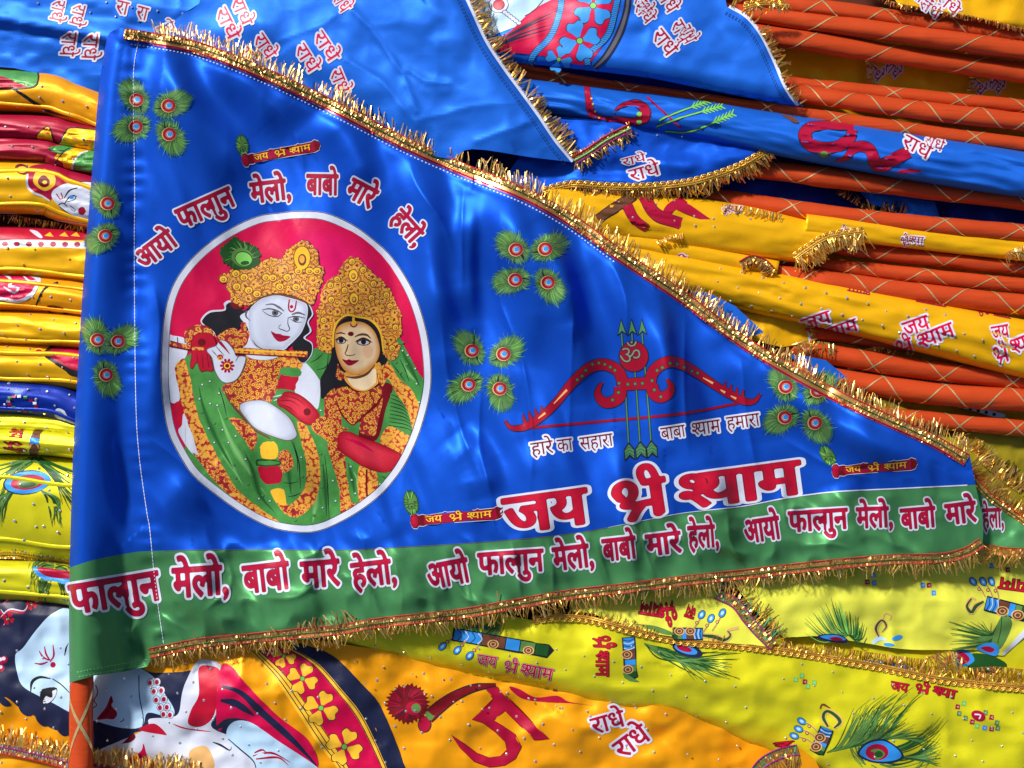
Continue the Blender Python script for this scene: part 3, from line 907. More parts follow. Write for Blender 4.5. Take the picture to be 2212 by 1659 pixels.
t, R = lroll('face_print_flag', 'yellow flag fold printed with a crowned white face against the pole sleeve', YEL, [(X0, 398), (60, 402), (140, 420), (X1, 445)], [60, 62, 58], 0.030, 0.030, 8)
p = Print(R)
p.blob([(118, 420), (130, 402), (150, 394), (210, 390), (240, 440), (220, 480), (185, 478), (150, 462), (128, 446)], DKBLUE, 0)
p.blob([(62, 400), (60, 375), (66, 360), (100, 355), (150, 360), (260, 370), (260, 400), (190, 392), (150, 396), (122, 412), (108, 432), (90, 420), (72, 412)], MAROON, 1); p.blob([(72, 392), (78, 372), (98, 366), (118, 380), (118, 400), (100, 412), (84, 406)], YPRINT, 2); p.blob([(82, 394), (88, 382), (98, 380), (108, 392), (104, 402), (92, 404)], DKRED, 3); p.oval((97, 394), 5, 4, YPRINT, 4, n=10)
p.oval((48, 366), 16, 11, DKRED, 1, rot=.3); p.oval((48, 367), 11, 7, YPRINT, 2, n=12); p.oval((48, 367), 6, 4, MAROON, 3, n=12)
p.stroke([(60, 376), (59, 400), (72, 416), (92, 424), (108, 434)], [4, 5, 5, 4, 3], WHITE, 3)
p.blob([(112, 418), (122, 406), (150, 396), (210, 398), (230, 440), (200, 470), (178, 474), (155, 464), (130, 446), (116, 432)], WHITE, 2)
p.stroke([(138, 430), (150, 412), (168, 406)], [1.5, 4, 2], BLACK, 3); p.stroke([(140, 440), (152, 424), (165, 424), (160, 432), (146, 436)], [2, 3, 3, 2, 2], BLACK, 3); p.oval((155, 426), 5, 4.5, SKYB, 4, n=10); p.stroke([(127, 443), (136, 438), (146, 446)], [3, 2, 2], BLACK, 3)
p.stroke([(122, 418), (130, 430), (136, 428), (132, 416)], 2.5, MAROON, 3); p.stroke([(152, 444), (164, 454), (160, 457), (154, 452)], 1.6, BLACK, 3); p.blob([(171, 450), (180, 447), (186, 456), (180, 464), (170, 460)], MAROON, 3, n=3)
p.build('face_print', t); stones(t, R, [(16, 384), (22, 424), (82, 455), (58, 358), (60, 440), (150, 470)])
fringe(t, R, [(X0, 468), (0, 464), (60, 470), (180, 490), (260, 500)], 1, 20, [OLDGOLD, COPPER], .5, 'fringe', start=0, wid=2.4, seed=51, drop=.006)
p = Print(R); p.stroke([(X0, 455), (0, 459), (100, 473), (250, 492)], 1.6, WHITE, 1); p.build('hem_stitch', t)

t, R = lroll('red_banded_flag', 'yellow fold with red band and white stripe of crimson dots beside the pole', YEL, [(X0, 545), (60, 548), (X1, 566)], [58, 58], 0.026, 0.026, 9)
p = Print(R); p.fill([np.array([(-80, 484), (300, 500), (300, 530), (-80, 522)])], RED, 0, 7); p.fill([np.array([(-80, 517), (300, 520), (300, 540), (-80, 536)])], WHITE, 1, 7)
for i in range(9): p.oval((-15 + 26 * i, 527 + .2 * i), 6.5, 5.5, DKRED, 2, n=12); p.oval((-15 + 26 * i, 527 + .2 * i), 5, 4.2, MAROON, 3, n=12)
for x in (108, 140, 165): p.fill([np.array([(x - 12, 510), (x, 502), (x + 8, 512)])], YPRINT, 2, 7)
p.blob([(64, 498), (80, 500), (92, 512), (85, 514)], WHITE, 2); p.build('band_print', t); stones(t, R, [(75, 538), (16, 536), (150, 560), (50, 572)], [OLDGOLD])
t, R = lroll('medallion_amber_flag', 'amber fold with magenta cartouche of white letters beside the pole', AMB, [(X0, 628), (60, 632), (X1, 656)], [44, 40], 0.029, 0.024, 10)
p = Print(R); p.blob([(-40, 560), (60, 590), (88, 602), (82, 622), (70, 640), (40, 654), (0, 648), (-40, 640)], WHITE, 0); p.blob([(-40, 560), (55, 594), (78, 606), (73, 622), (62, 636), (38, 647), (0, 641), (-40, 632)], PINK, 1)
p.stroke([(2, 590), (20, 600), (25, 612), (18, 618), (40, 622), (30, 632), (8, 620)], [4, 5, 5, 5, 5, 4, 2], WHITE, 2); p.stroke([(50, 596), (66, 608), (88, 602)], [3, 4, 2], WHITE, 2)
p.stroke([(125, 610), (95, 625), (78, 660)], 4, BLACK, 2); p.blob([(102, 662), (115, 660), (140, 668), (146, 680), (110, 676)], DKRED, 2); p.blob([(108, 667), (116, 664), (134, 671), (136, 676), (112, 673)], YPRINT, 3); p.build('print', t); stones(t, R, [(10, 586), (26, 640), (110, 642), (152, 648), (70, 642)])
t, R = lroll('plain_yellow_flag', 'plain yellow fold with scattered tiny stones between cartouche fold and leaf fold', YEL, [(X0, 708), (60, 710), (X1, 722)], [38, 38], 0.030, 0.025, 11)
stones(t, R, grid_stones(-20, 190, 675, 745, 52, 26, .15, 3))
t, R = lroll('crimson_leaf_flag', 'yellow fold printed with a crimson pointed leaf beside the pole', YEL, [(X0, 780), (60, 786), (X1, 806)], [46, 50], 0.026, 0.027, 12)
p = Print(R); p.blob([(94, 766), (108, 748), (130, 738), (165, 742), (260, 750), (260, 815), (165, 814), (140, 800), (112, 782)], BLACK, 0); p.blob([(104, 764), (116, 752), (140, 744), (260, 756), (260, 808), (166, 800), (140, 790), (116, 776)], MAROON, 1); p.blob([(120, 765), (150, 758), (200, 770), (170, 790), (140, 782)], PINK, 2); p.oval((84, 761), 11, 9, YPRINT, 1, n=12); p.oval((84, 761), 8, 6, MAROON, 2, n=12); p.build('leaf_print', t)
stones(t, R, grid_stones(-20, 190, 740, 830, 48, 26, .15, 4))
t, R = lroll('blue_spangled_flag', 'dark blue fold spangled with stones between yellow and lime folds', NAVY, [(X0, 846), (60, 860), (160, 884), (X1, 915)], [36, 38, 40], 0.028, 0.025, 13)
stones(t, R, grid_stones(-20, 175, 815, 915, 44, 26, .2, 5) + [(17, 841), (60, 841)], r=3.6)
p = Print(R)
for i in range(14):
    a = i * .45; c = (48 + 30 * math.cos(a), 872 + 15 * math.sin(a) + .2 * 30 * math.cos(a)); p.fill([np.array([(c[0] - 4, c[1] - 3), (c[0] + 4, c[1] - 3), (c[0] + 4, c[1] + 3), (c[0] - 4, c[1] + 3)])], [MAROON, WHITE, KGREEN][i % 3], 0, 0)
p.blob([(118, 892), (124, 882), (138, 886), (148, 900), (162, 905), (162, 915), (140, 908), (122, 902)], WHITE, 0); p.blob([(124, 892), (130, 888), (140, 898), (130, 900)], FGREEN, 1); p.build('ornament_print', t)
t, R = lroll('dark_lime_flag', 'narrow shaded lime fold between the dark blue fold and the lettered lime fold', LIME, [(X0, 910), (60, 914), (X1, 938)], [30, 26], 0.022, 0.020, 14)
stones(t, R, [(0, 911), (52, 912), (145, 934), (100, 925)])
t, R = lroll('lettered_lime_flag', 'lime fold with sideways maroon letters and striped blue brown band beside the pole', LIME, [(X0, 950), (60, 954), (X1, 974)], [28, 27], 0.030, 0.022, 15)
lett('lettering', t, R, [('जय', (48, 930), (46, 950), 26), ('Rी', (46, 954), (40, 982), 32)], RED, DKRED, None, bold=.006, bw=.035)
p = Print(R); p.fill([np.array([(70, 926), (94, 930), (86, 948), (66, 944)])], BROWN, 0, 7); p.fill([np.array([(66, 944), (86, 948), (84, 960), (63, 957)])], SKYB, 0, 7); p.fill([np.array([(63, 957), (84, 960), (86, 986), (60, 982)])], TAN, 0, 7); p.blob([(64, 970), (74, 958), (84, 970), (80, 984), (66, 984)], BROWN, 1); p.build('band_print', t); stones(t, R, [(53, 974), (103, 972), (150, 970), (10, 975)], r=3.6)

def big_feather(p, c, ang, L, eye=True, seed=0, mats=None, layer=0, side=(1, -1), spread=1.0):
    """large printed peacock feather: curved green barbs and an eye; c = eye centre, ang = direction of the barbs' tips"""
    r = random.Random(seed); dx, dy = math.cos(ang), math.sin(ang)
    T = lambda x, y: (c[0] + x * dx - y * dy, c[1] + x * dy + y * dx)
    for i in range(90):
        s = r.choice(side); k = r.random()
        y0 = s * L * .10 * r.uniform(.1, 1); x0 = -L * .35 + L * .5 * k
        l = L * r.uniform(.55, 1.0); a = s * (1.25 - 1.0 * k) * spread
        q = [T(x0, y0), T(x0 + l * .35 * math.cos(a * 1.1), y0 + l * .35 * math.sin(a * 1.1)), T(x0 + l * .75 * math.cos(a * .8), y0 + l * .75 * math.sin(a * .8)), T(x0 + l * math.cos(a * .55), y0 + l * math.sin(a * .55))]
        p.stroke(q, [2.0, 1.8, 1.3, .4], r.choice(mats or [FDARK, FGREEN, FGREEN, FDARK]), layer, step=8)
    if eye:
        for k, (rx, ry, m_) in enumerate(((.26, .13, DKBLUE), (.235, .115, SKYB), (.15, .085, MAROON), (.09, .05, FDARK), (.06, .03, FGREEN))):
            p.oval(T(-L * .02 * k + .02 * L, 0), L * rx, L * ry, m_, layer + 1 + k, rot=ang)
t, R = lroll('peacock_lime_flag', 'broad lime fold printed with a large peacock eye feather beside the pole', LIME, [(X0, 1092), (60, 1095), (X1, 1112)], [116, 114], 0.014, 0.040, 16)
p = Print(R); r_ = random.Random(5)
for i in range(46):
    a = r_.uniform(-.1, 1.2); s = r_.choice((-1, 1)); x0 = 75 + s * 10
    x1 = 72 + s * r_.uniform(60, 110); y1 = r_.uniform(1010, 1110)
    p.stroke([(74 + s * r_.uniform(0, 14), 988 + r_.uniform(0, 10)), (72 + s * 45, 995 + (y1 - 1000) * .4), (x1, y1)], [3.5, 3, .6], r_.choice([FDARK, FGREEN, FDARK]), 0)
for i in range(30):
    s = r_.choice((-1, 1)); p.stroke([(60 + s * 30, 1060), (60 + s * r_.uniform(40, 70), 1080), (60 + s * r_.uniform(50, 75), 1110 + r_.uniform(0, 30))], [3, 2.4, .6], r_.choice([FDARK, FGREEN]), 0)
p.oval((58, 1042), 52, 26, DKBLUE, 1, rot=-.12); p.oval((60, 1042), 50, 24, SKYB, 2, rot=-.12); p.oval((60, 1042), 37, 16, MAROON, 3, rot=-.12); p.oval((62, 1044), 25, 10, FGREEN, 4, rot=-.12); p.oval((60, 1048), 18, 6, FDARK, 5, rot=-.12); p.build('feather_print', t)
stones(t, R, grid_stones(-10, 150, 990, 1190, 62, 40, .2, 6) + [(125, 1150), (78, 1138), (32, 1126)], r=3.6)
lace_path = [(X0, 1196), (0, 1194), (60, 1198), (150, 1212), (X1, 1240)]
fringe(t, R, lace_path, -1, 13, [OLDGOLD, SKYB, OLDGOLD], .5, 'fringe', seed=52, wid=2.4, drop=.001)
scallops(t, R, [(x, y + 14) for x, y in lace_path], 1, 11, OLDGOLD, 'gold_lace', lift=.002); braid(t, R, [(x, y + 7) for x, y in lace_path], -6, 6, [GOLD, OLDGOLD], 'gold_braid', seed=31, lanes=2)
t, R = lroll('peacock_tip_lime_flag', 'lime fold with the tip of a blue and crimson peacock eye under gold lace', LIME, [(X0, 1252), (60, 1254), (X1, 1280)], [42, 44], 0.022, 0.022, 17)
p = Print(R); big_feather(p, (118, 1238), 1.57, 70, False, 7, side=(1, -1), spread=1.6); p.blob([(72, 1228), (90, 1226), (150, 1236), (220, 1240), (210, 1262), (140, 1262), (128, 1258), (90, 1250)], SKYB, 3); p.blob([(82, 1226), (150, 1234), (220, 1238), (200, 1250), (140, 1250), (100, 1244)], MAROON, 4); p.build('feather_print', t); stones(t, R, [(8, 1254), (60, 1268), (100, 1280)], r=3.6)

# ------------------------------------------------------------------ bottom-left: the big face flag
def f_face(px, py):
    z = 0.030 + 0.005 * fbm(px / 120. + 2, py / 100.) + .0030 * (0.4 - np.sqrt(fbm(px / 80. + 5, py / 80., 2) ** 2 + .01))
    z = z + ridge(px, py, [(500, 1420), (640, 1520), (760, 1660)], 70, .006, 60) + ridge(px, py, [(900, 1480), (1040, 1560), (1120, 1670)], 60, .005, 60) + ridge(px, py, [(1250, 1560), (1330, 1600), (1480, 1680)], 60, .007, 50)
    z = z - .016 * np.clip((1330 - py) / 60, 0, 1) - .018 * np.clip((px - 700) / 500, 0, 1) * np.clip((1500 - py) / 90, 0, 1)
    z = z + .006 * np.clip((760 - px) / 200, 0, 1) * np.clip((py - 1440) / 60, 0, 1) - .004 * np.exp(-((px - 300) / 140) ** 2 - ((py - 1400) / 50) ** 2)
    return z + ridge(px, py, [(60, 1300), (100, 1370), (150, 1420)], 30, .003, 30)
FACE = Grid(f_face, -340, 1930, 1250, 1980)
ff = empty('face_flag', 500, 1560, 0.0, 'amber flag printed with large pale blue face, floral band and huge crimson letter', 'flag')
fo = np.array([(-320, 1285), (60, 1290), (160, 1296), (330, 1380), (600, 1370), (800, 1400), (1000, 1440), (1300, 1500), (1500, 1540), (1760, 1640), (1900, 1960), (-320, 1960)], float)
sheet('cloth', ff, FACE, fo, AMB, 7)
p = Print(FACE)
p.blob(C7((-150, 540), (200, 540), (460, 560), (620, 700), (900, 1000), (1100, 1040), (1500, 1010), (1430, 1200), (1500, 1400), (1300, 1480), (900, 1420), (860, 1500), (760, 1540), (620, 1560), (480, 1450), (330, 1400), (240, 1330), (130, 1270), (40, 1200), (-150, 1120)), DKBLUE, 0)
p.blob(C7((340, 660), (240, 760), (150, 880), (100, 930), (115, 1050), (150, 1130), (250, 1190), (350, 1240), (440, 1290), (540, 1330), (640, 1360), (800, 1400), (920, 1390), (960, 1300), (1100, 1330), (1130, 1280), (1050, 1150), (960, 1040), (700, 900), (470, 640)), PALEB, 1)
for k, (a, b) in enumerate((((-20, 1200), 60), ((120, 1265), 50), ((230, 1330), 60), ((360, 1390), 70))):       # locks of hair
    p.blob(C7((a[0], a[1] - 30), (a[0] + 60, a[1] + 10), (a[0] + 90, a[1] + 50), (a[0] + 50, a[1] + 40 + b * .3), (a[0] + 10, a[1] + 20)), DKBLUE, 1)
p.stroke(C7((200, 1165), (210, 1100), (260, 1070), (330, 1080)), [2, 7, 6, 2], BLACK, 2)
p.blob(C7((270, 1240), (262, 1170), (300, 1140), (370, 1140), (360, 1200), (320, 1240)), BLACK, 2, n=3); p.blob(C7((280, 1238), (300, 1190), (365, 1150), (358, 1195), (320, 1234)), WHITE, 3, n=3); p.blob(C7((270, 1150), (330, 1145), (340, 1200), (300, 1190)), BLACK, 4, n=3)
for k in range(7): p.stroke(C7((272 + k * 5, 1160 + k * 13), (255 + k * 3, 1170 + k * 13)), [2, .8], BLACK, 3, curve=False)
p.stroke(C7((340, 1080), (400, 1120), (460, 1180)), [2, 3, 1.5], BLACK, 2)
p.stroke(C7((620, 1120), (635, 1170), (610, 1220), (630, 1250), (600, 1270)), 2.2, BLACK, 2); p.stroke(C7((900, 1060), (905, 1200), (930, 1330), (925, 1390)), 2.2, BLACK, 2)
p.blob(C7((720, 1190), (735, 1230), (720, 1250), (760, 1300), (740, 1340), (690, 1340), (630, 1345), (650, 1310), (690, 1260)), MAROON, 2, n=3); p.stroke(C7((720, 1195), (715, 1260), (680, 1310), (640, 1335)), [3, 5, 3, 1], DKRED, 3); p.stroke(C7((780, 1360), (805, 1345), (800, 1335)), 2, BLACK, 2)
for q in (((345, 860), (350, 930), (325, 970)), ((290, 870), (300, 920), (325, 960)), ((255, 900), (280, 940), (320, 960)), ((225, 980), (270, 985), (310, 970))): p.stroke(C7(*q), [2, 4.5, 3], MAROON, 2)
p.oval(C7((345, 990))[0], 6, 6.5, MAROON, 3, n=12)
p.stroke(C7((420, 930), (430, 880), (445, 850)), [2, 4, 1], BLACK, 2)
# ear, cheek cloth and pearls
p.blob(C7((960, 1390), (970, 1340), (1100, 1330), (1160, 1300), (1180, 1180), (1210, 1090), (1290, 960), (1430, 990), (1440, 1150), (1400, 1310), (1380, 1400), (1600, 1500), (1700, 1659), (600, 1659), (620, 1560), (760, 1490), (880, 1440)), WHITE, 2)
p.blob(C7((1290, 1010), (1380, 1000), (1430, 1040), (1420, 1180), (1380, 1330), (1300, 1390), (1220, 1370), (1240, 1280), (1290, 1180)), RED, 3); p.blob(C7((1000, 1370), (1080, 1440), (1040, 1440), (900, 1410)), RED, 3); p.blob(C7((1120, 1370), (1220, 1400), (1370, 1420), (1300, 1420), (1180, 1400)), RED, 3)
p.blob(C7((1230, 1550), (1340, 1520), (1390, 1659), (1250, 1659)), TAN, 3); p.blob(C7((700, 1640), (900, 1560), (930, 1500), (960, 1590), (1030, 1659), (680, 1700)), PINK, 3)
p.stroke(C7((1380, 1490), (1430, 1510), (1490, 1545), (1500, 1520)), [2, 5, 4, 1], DKBLUE, 4); p.blob(C7((790, 1500), (860, 1440), (880, 1460), (850, 1490), (800, 1500)), DKRED, 3)
for k, (x, y) in enumerate(((975, 1105), (1000, 1160), (1015, 1215), (1040, 1265), (1062, 1308), (1020, 1100), (1048, 1155), (1065, 1210), (1085, 1262), (1105, 1312))):
    c = C7((x, y))[0]; p.oval(c, 8, 9, BLACK, 4, n=14); p.oval(c, 7, 8, WHITE, 5, n=14); p.oval((c[0] - 1, c[1] + 1), 4.5, 5.5, MAROON, 6, n=12)
p.blob(C7((1430, 1010), (1500, 1000), (1600, 1120), (1800, 1320), (2000, 1480), (2060, 1659), (1900, 1659), (1780, 1480), (1600, 1360), (1470, 1370), (1420, 1420), (1400, 1300)), PINK, 3); 
for q in (((1440, 1130), (1560, 1170), (1700, 1300), (1900, 1480), (2050, 1640)), ((1430, 1220), (1530, 1240), (1650, 1320)), ((1400, 1400), (1480, 1360), (1600, 1350))): p.stroke(C7(*q), [6, 16, 14, 3], DKBLUE, 4)
p.blob(C7((1470, 1460), (1480, 1390), (1540, 1350), (1640, 1370), (1800, 1480), (2040, 1640), (2060, 1700), (1700, 1700), (1640, 1600), (1520, 1520)), PALEB, 4); p.stroke(C7((1480, 1470), (1560, 1540), (1640, 1610), (1660, 1659)), [2, 3, 3, 2], BLACK, 5)
for q in (((1640, 1580), (1760, 1560), (1880, 1620)), ((1660, 1600), (1800, 1590), (1870, 1640)), ((1650, 1560), (1700, 1540), (1730, 1560))): p.stroke(C7(*q), [3, 5, 1], MAROON, 6); p.stroke(C7(*[(x, y + 25) for x, y in q]), [2, 4, 1], WHITE, 6)
# floral band
L_ = [C7((1620, 900))[0], C7((1780, 1080))[0], C7((1930, 1300))[0], C7((2060, 1500))[0], C7((2200, 1680))[0], C7((2300, 1900))[0]]
R_ = [C7((1880, 860))[0], C7((2080, 960))[0], C7((2260, 1150))[0], C8((180, 1320))[0], C8((330, 1659))[0], C8((420, 1900))[0]]
p.fill([np.vstack([smooth(L_, 5), smooth(R_, 5)[::-1]])], YPRINT, 3, 7)
def band(o0, o1, mat, ly):
    a, b = smooth(L_, 5), smooth(R_, 5); p.fill([np.vstack([a + (b - a) * o0, (a + (b - a) * o1)[::-1]])], mat, ly, 7)
band(.22, .80, PINK, 4); band(.90, 1.25, DKBLUE, 4)
for o in (.06, .13, .21, .81, .88):
    a, b = smooth(L_, 5), smooth(R_, 5); p.stroke(a + (b - a) * o, 2, BLACK, 5, curve=False)
def flower(p, c, s, mat, ly, ang=.4, pet=4, cen=LGREEN):
    for k in range(pet):
        a = ang + k * 2 * math.pi / pet
        q = lambda r, o: (c[0] + s * (r * math.cos(a + o)), c[1] + s * (r * math.sin(a + o)))
        sh = [(.15, 0), (.5, -.5), (.85, -.55), (1.05, -.28), (.92, 0), (1.05, .28), (.85, .55), (.5, .5)]
        p.blob([q(r * 1.05, o * 1.06) for r, o in sh], BLACK, ly, n=3, step=0); p.blob([q(r, o) for r, o in sh], mat, ly + 1, n=3, step=0)
    p.oval(c, s * .19, s * .19, BLACK, ly + 2, n=12); p.oval(c, s * .15, s * .15, cen, ly + 3, n=12)
for c, s in ((C7((1960, 1080))[0], 32), (C7((2080, 1270))[0], 36), (C8((20, 1520))[0], 38), (C7((1840, 930))[0], 26)): flower(p, c, s, YPRINT, 5)
# scroll ornament in the dark corner
for q in (((0, 690), (60, 640), (150, 650), (180, 600)), ((20, 600), (80, 560), (160, 570)), ((180, 600), (240, 590), (300, 575), (340, 570)), ((0, 640), (40, 700), (20, 740)), ((0, 560), (40, 545), (60, 530))): p.stroke(C7(*q), [3, 7, 6, 2], MAROON, 2); p.stroke(C7(*[(x + 6, y - 10) for x, y in q]), [1, 3, 1], WHITE, 3)
flower(p, C7((55, 690))[0], 13, RED, 3, cen=LGREEN); flower(p, C7((205, 600))[0], 12, RED, 3)
for x, y in ((10, 960), (10, 1010), (30, 955)): p.oval(C7((x, y))[0], 7, 8, MAROON, 2, n=12); p.oval(C7((x - 4, y - 6))[0], 4, 4, WHITE, 3, n=10)
p.build('face_print', ff)
p = Print(FACE)
# big crimson letter and flute head
lt = [(930, 1140), (1010, 1130), (1350, 1470), (1250, 1480), (1060, 1290), (990, 1350), (1040, 1380), (1130, 1440), (1170, 1520), (1130, 1600), (1060, 1645), (960, 1655), (860, 1620), (770, 1530), (710, 1440), (800, 1500), (880, 1560), (960, 1590), (1030, 1580), (1070, 1540), (1060, 1490), (1000, 1430), (920, 1370), (845, 1345), (920, 1270), (980, 1210)]
p.fill([np.array(C8(*lt))], DKRED, 0); c = np.array(C8((1010, 1400))[0]); ltn = np.array(C8(*lt)); p.fill([shrink_poly(ltn, 1.8)], MAROON, 1)
p.blob(C8((1090, 1130), (1160, 1150), (1260, 1200), (1400, 1190), (1480, 1230), (1640, 1255), (1500, 1240), (1300, 1230), (1180, 1210), (1110, 1165)), MAROON, 1)
p.stroke(C8((560, 1330), (640, 1260), (740, 1190), (860, 1140), (1000, 1120)), [30, 28, 22, 18, 8], BLACK, 2); p.stroke(C8((560, 1330), (640, 1260), (740, 1190), (860, 1140), (1000, 1120)), [26, 23, 17, 12, 4], DKRED, 3)
p.oval(C8((540, 1375))[0], 15, 18, BLACK, 4); p.oval(C8((540, 1375))[0], 13, 16, MAROON, 5, n=16); p.blob(C8((560, 1290), (600, 1320), (620, 1300), (580, 1350), (545, 1310)), FGREEN, 5)
r_ = random.Random(3); cc = C8((430, 1240))[0]
p.fill([np.array([(cc[0] + (48 if i % 2 else 41) * r_.uniform(.95, 1.05) * math.cos(i * 2 * math.pi / 60), cc[1] + (44 if i % 2 else 38) * r_.uniform(.95, 1.05) * math.sin(i * 2 * math.pi / 60)) for i in range(60)])], DKRED, 4, 7)
for i in range(80):
    a = r_.uniform(0, 6.28); p.stroke([(cc[0] + 16 * math.cos(a), cc[1] + 16 * math.sin(a)), (cc[0] + 42 * math.cos(a + .25), cc[1] + 39 * math.sin(a + .25))], [1.5, 1.5, .5], r_.choice([MAROON, BLACK, DKRED]), 5, curve=False)
p.oval(C8((470, 1270))[0], 17, 15, MAROON, 6); p.oval(C8((485, 1270))[0], 10, 10, FGREEN, 7, n=14); p.build('big_letter_print', ff)
for a, b, h in (((1640, 1335), (1850, 1275), 34), ((1780, 1490), (1970, 1350), 40)):
    lett('lettering', ff, FACE, [('राधे', C8(a)[0], C8(b)[0], h)], MAROON, bold=.015, bw=.07)
stones(ff, FACE, grid_stones(-10, 700, 1390, 1655, 60, 34, .25, 8, .8) + grid_stones(780, 1450, 1440, 1655, 62, 42, .25, 9), r=3.4)
fp_ = [(-60, 1604), (0, 1606), (80, 1622), (150, 1640), (220, 1650), (300, 1660), (420, 1675)]
FT = flat(0.043, .001, seed=4)
braid(ff, FT, [(x, y + 6) for x, y in fp_], -6, 16, [GOLD, COPPER, SILVER], 'gold_braid', lanes=3, seed=33); fringe(ff, FT, fp_, -1, 36, [GOLD, OLDGOLD], .55, 'fringe', seed=53, wid=3.2, spread=.18); cord(ff, FT, [(x, y + 8) for x, y in fp_], 0, 1.5, PURCORD, 'purple_cord', lift=.002); cord(ff, FT, [(x, y + 22) for x, y in fp_], 0, 1.5, REDCORD, 'red_cord', lift=.002)

# ------------------------------------------------------------------ lime flags along the bottom
LEDGE = smooth([(600, 1384), (700, 1396), (820, 1420), (937, 1446), (1040, 1464), (1137, 1486), (1284, 1524), (1475, 1550), (1600, 1604), (1740, 1664), (1880, 1760), (2000, 1940)], 5)
def f_lime(px, py):
    d, sd, s = poly_dist(px, py, LEDGE)
    z = 0.040 - .010 * np.clip(1 - s / 260, 0, 1)
    v = np.clip(d / 52.0, 0, 1)
    z = z - .026 * (1 - np.sqrt(np.clip(1 - (1 - v) ** 2, 0, 1)))
    z = z + .0045 * fbm(px / 150. + 8, py / 100.) + .0028 * (0.4 - np.sqrt(fbm(px / 80. + 3, py / 80., 2) ** 2 + .01))
    return z + ridge(px, py, [(1500, 1450), (1750, 1500), (2212, 1600)], 40, .006, 60) + ridge(px, py, [(1850, 1560), (2000, 1620), (2212, 1680)], 40, .005, 40) + ridge(px, py, [(1180, 1390), (1400, 1440), (1560, 1480)], 40, .004, 40)
LIMES = Grid(f_lime, 560, 2520, 1270, 1960)
lf = empty('lime_flag', 1500, 1560, 0.02, 'large lime green flag with peacock feather, flute and maroon greeting, edged with gold lace', 'flag')
lace = smooth([(1150, 1340), (1200, 1334), (1270, 1338), (1360, 1362), (1475, 1386), (1580, 1394), (1688, 1406), (1800, 1424), (1908, 1443), (2042, 1470), (2240, 1490), (2500, 1516)], 5)
sheet('cloth', lf, LIMES, np.vstack([resample(LEDGE, 8)[::1], [(2500, 1940)], resample(lace, 9)[::-1], [(1000, 1310), (700, 1350)]]), LIME, 8)
fringe(lf, LIMES, lace, -1, 24, [OLDGOLD, OLDGOLD, COPPER], .5, 'fringe', seed=54, wid=2.2, spread=.3, lean=.2)
scallops(lf, LIMES, lace, 1, 8, OLDGOLD, 'gold_lace', lift=.0022)
braid(lf, LIMES, lace, -8, 4, [GOLD, OLDGOLD, OLDGOLD], 'gold_braid', seed=34, lanes=2)
def ornate_flute(p, A, B, hw, ly=0):
    A = np.array(A, float); B = np.array(B, float); d = B - A; t = d / np.hypot(*d); L = np.hypot(*d); n = np.array([-t[1], t[0]])
    q = lambda s, v: tuple(A + t * L * s + n * v * hw)
    p.fill([np.array([q(0, -1.1), q(1, -1.1), q(1.06, -.3), q(1.0, 1.2), q(0, 1.1)])], BLACK, ly, 7)
    for a, b, m_ in ((0.02, .3, SKYB), (.31, .55, BROWN), (.56, .7, SKYB), (.71, .86, FGREEN), (.87, 1.0, FDARK)): p.fill([np.array([q(a, -.9), q(b, -.9), q(b, .9), q(a, .9)])], m_, ly + 1, 7)
    for k in range(4): p.stroke([q(.05 + .07 * k, -.9), q(.1 + .07 * k, 0), q(.06 + .07 * k, .9)], 1.8, WHITE if k % 2 else DKBLUE, ly + 2)
    for s in (.43, .80):
        for r0, m_ in ((1.0, TAN), (.8, BROWN), (.5, TAN), (.35, BROWN)): p.oval(q(s, .5), hw * .95 * r0, hw * .75 * r0, m_, ly + 3, n=14)
def ear_drops(p, pts, ly=0):
    for (x, y), (hx, hy) in pts:
        p.stroke([(hx, hy), ((x + hx) / 2 + 3, (y + hy) / 2 - 2), (x, y)], [3, 4, 2], TAN, ly); p.stroke([(hx, hy), ((x + hx) / 2 + 3, (y + hy) / 2 - 2), (x, y)], [.8, 1.2, .8], BROWN, ly + 1)
        p.oval(((x + hx) / 2, (y + hy) / 2), 4, 4, BROWN, ly + 1, n=10); p.oval(((x + hx) / 2, (y + hy) / 2), 2.5, 2.5, TAN, ly + 2, n=10)
        a = math.atan2(y - hy, x - hx); p.oval((x, y), 11, 7.5, DKBLUE, ly + 2, rot=a, n=16); p.oval((x, y), 9.5, 6, SKYB, ly + 3, rot=a, n=16); p.oval((x, y), 5, 3, PALEB, ly + 4, rot=a, n=10)
p = Print(LIMES)
big_feather(p, C8((900, 780))[0], -1.2, 70, False, 12)
ornate_flute(p, C8((720, 790))[0], C8((1340, 900))[0], 13)
ear_drops(p, [(C8((655, 870))[0], C8((720, 810))[0]), (C8((752, 895))[0], C8((810, 830))[0]), (C8((832, 930))[0], C8((890, 860))[0])], 2)
p.build('flute_print', lf)
p = Print(LIMES); ornate_flute(p, C8((1860, 810))[0], C8((1880, 1070))[0], 13); p.blob(C8((1830, 1040), (1900, 1080), (1930, 1100), (1870, 1095), (1835, 1070)), FGREEN, 4); p.build('flute_print', lf)
p = Print(LIMES); r_ = random.Random(8)
for i in range(50):
    k = r_.random(); x0, y0 = C8((1960 + 250 * k * .3, 860))[0]
    e = C9((r_.uniform(60, 380), 1095 - 200 * r_.random() ** 1.2))[0]
    p.stroke([C8((1960 + 100 * k, 850 + 30 * k))[0], C8((2100 + 60 * k, 900 + 60 * r_.random()))[0], e], [3, 3, .6], r_.choice([FDARK, FGREEN, FDARK]), 0)
p.oval(C9((30, 895))[0], 34, 14, DKBLUE, 2, rot=.3); p.oval(C9((20, 890))[0], 26, 9, SKYB, 3, rot=.3); p.oval(C9((10, 885))[0], 17, 6, MAROON, 4, rot=.3); p.build('feather_print', lf)
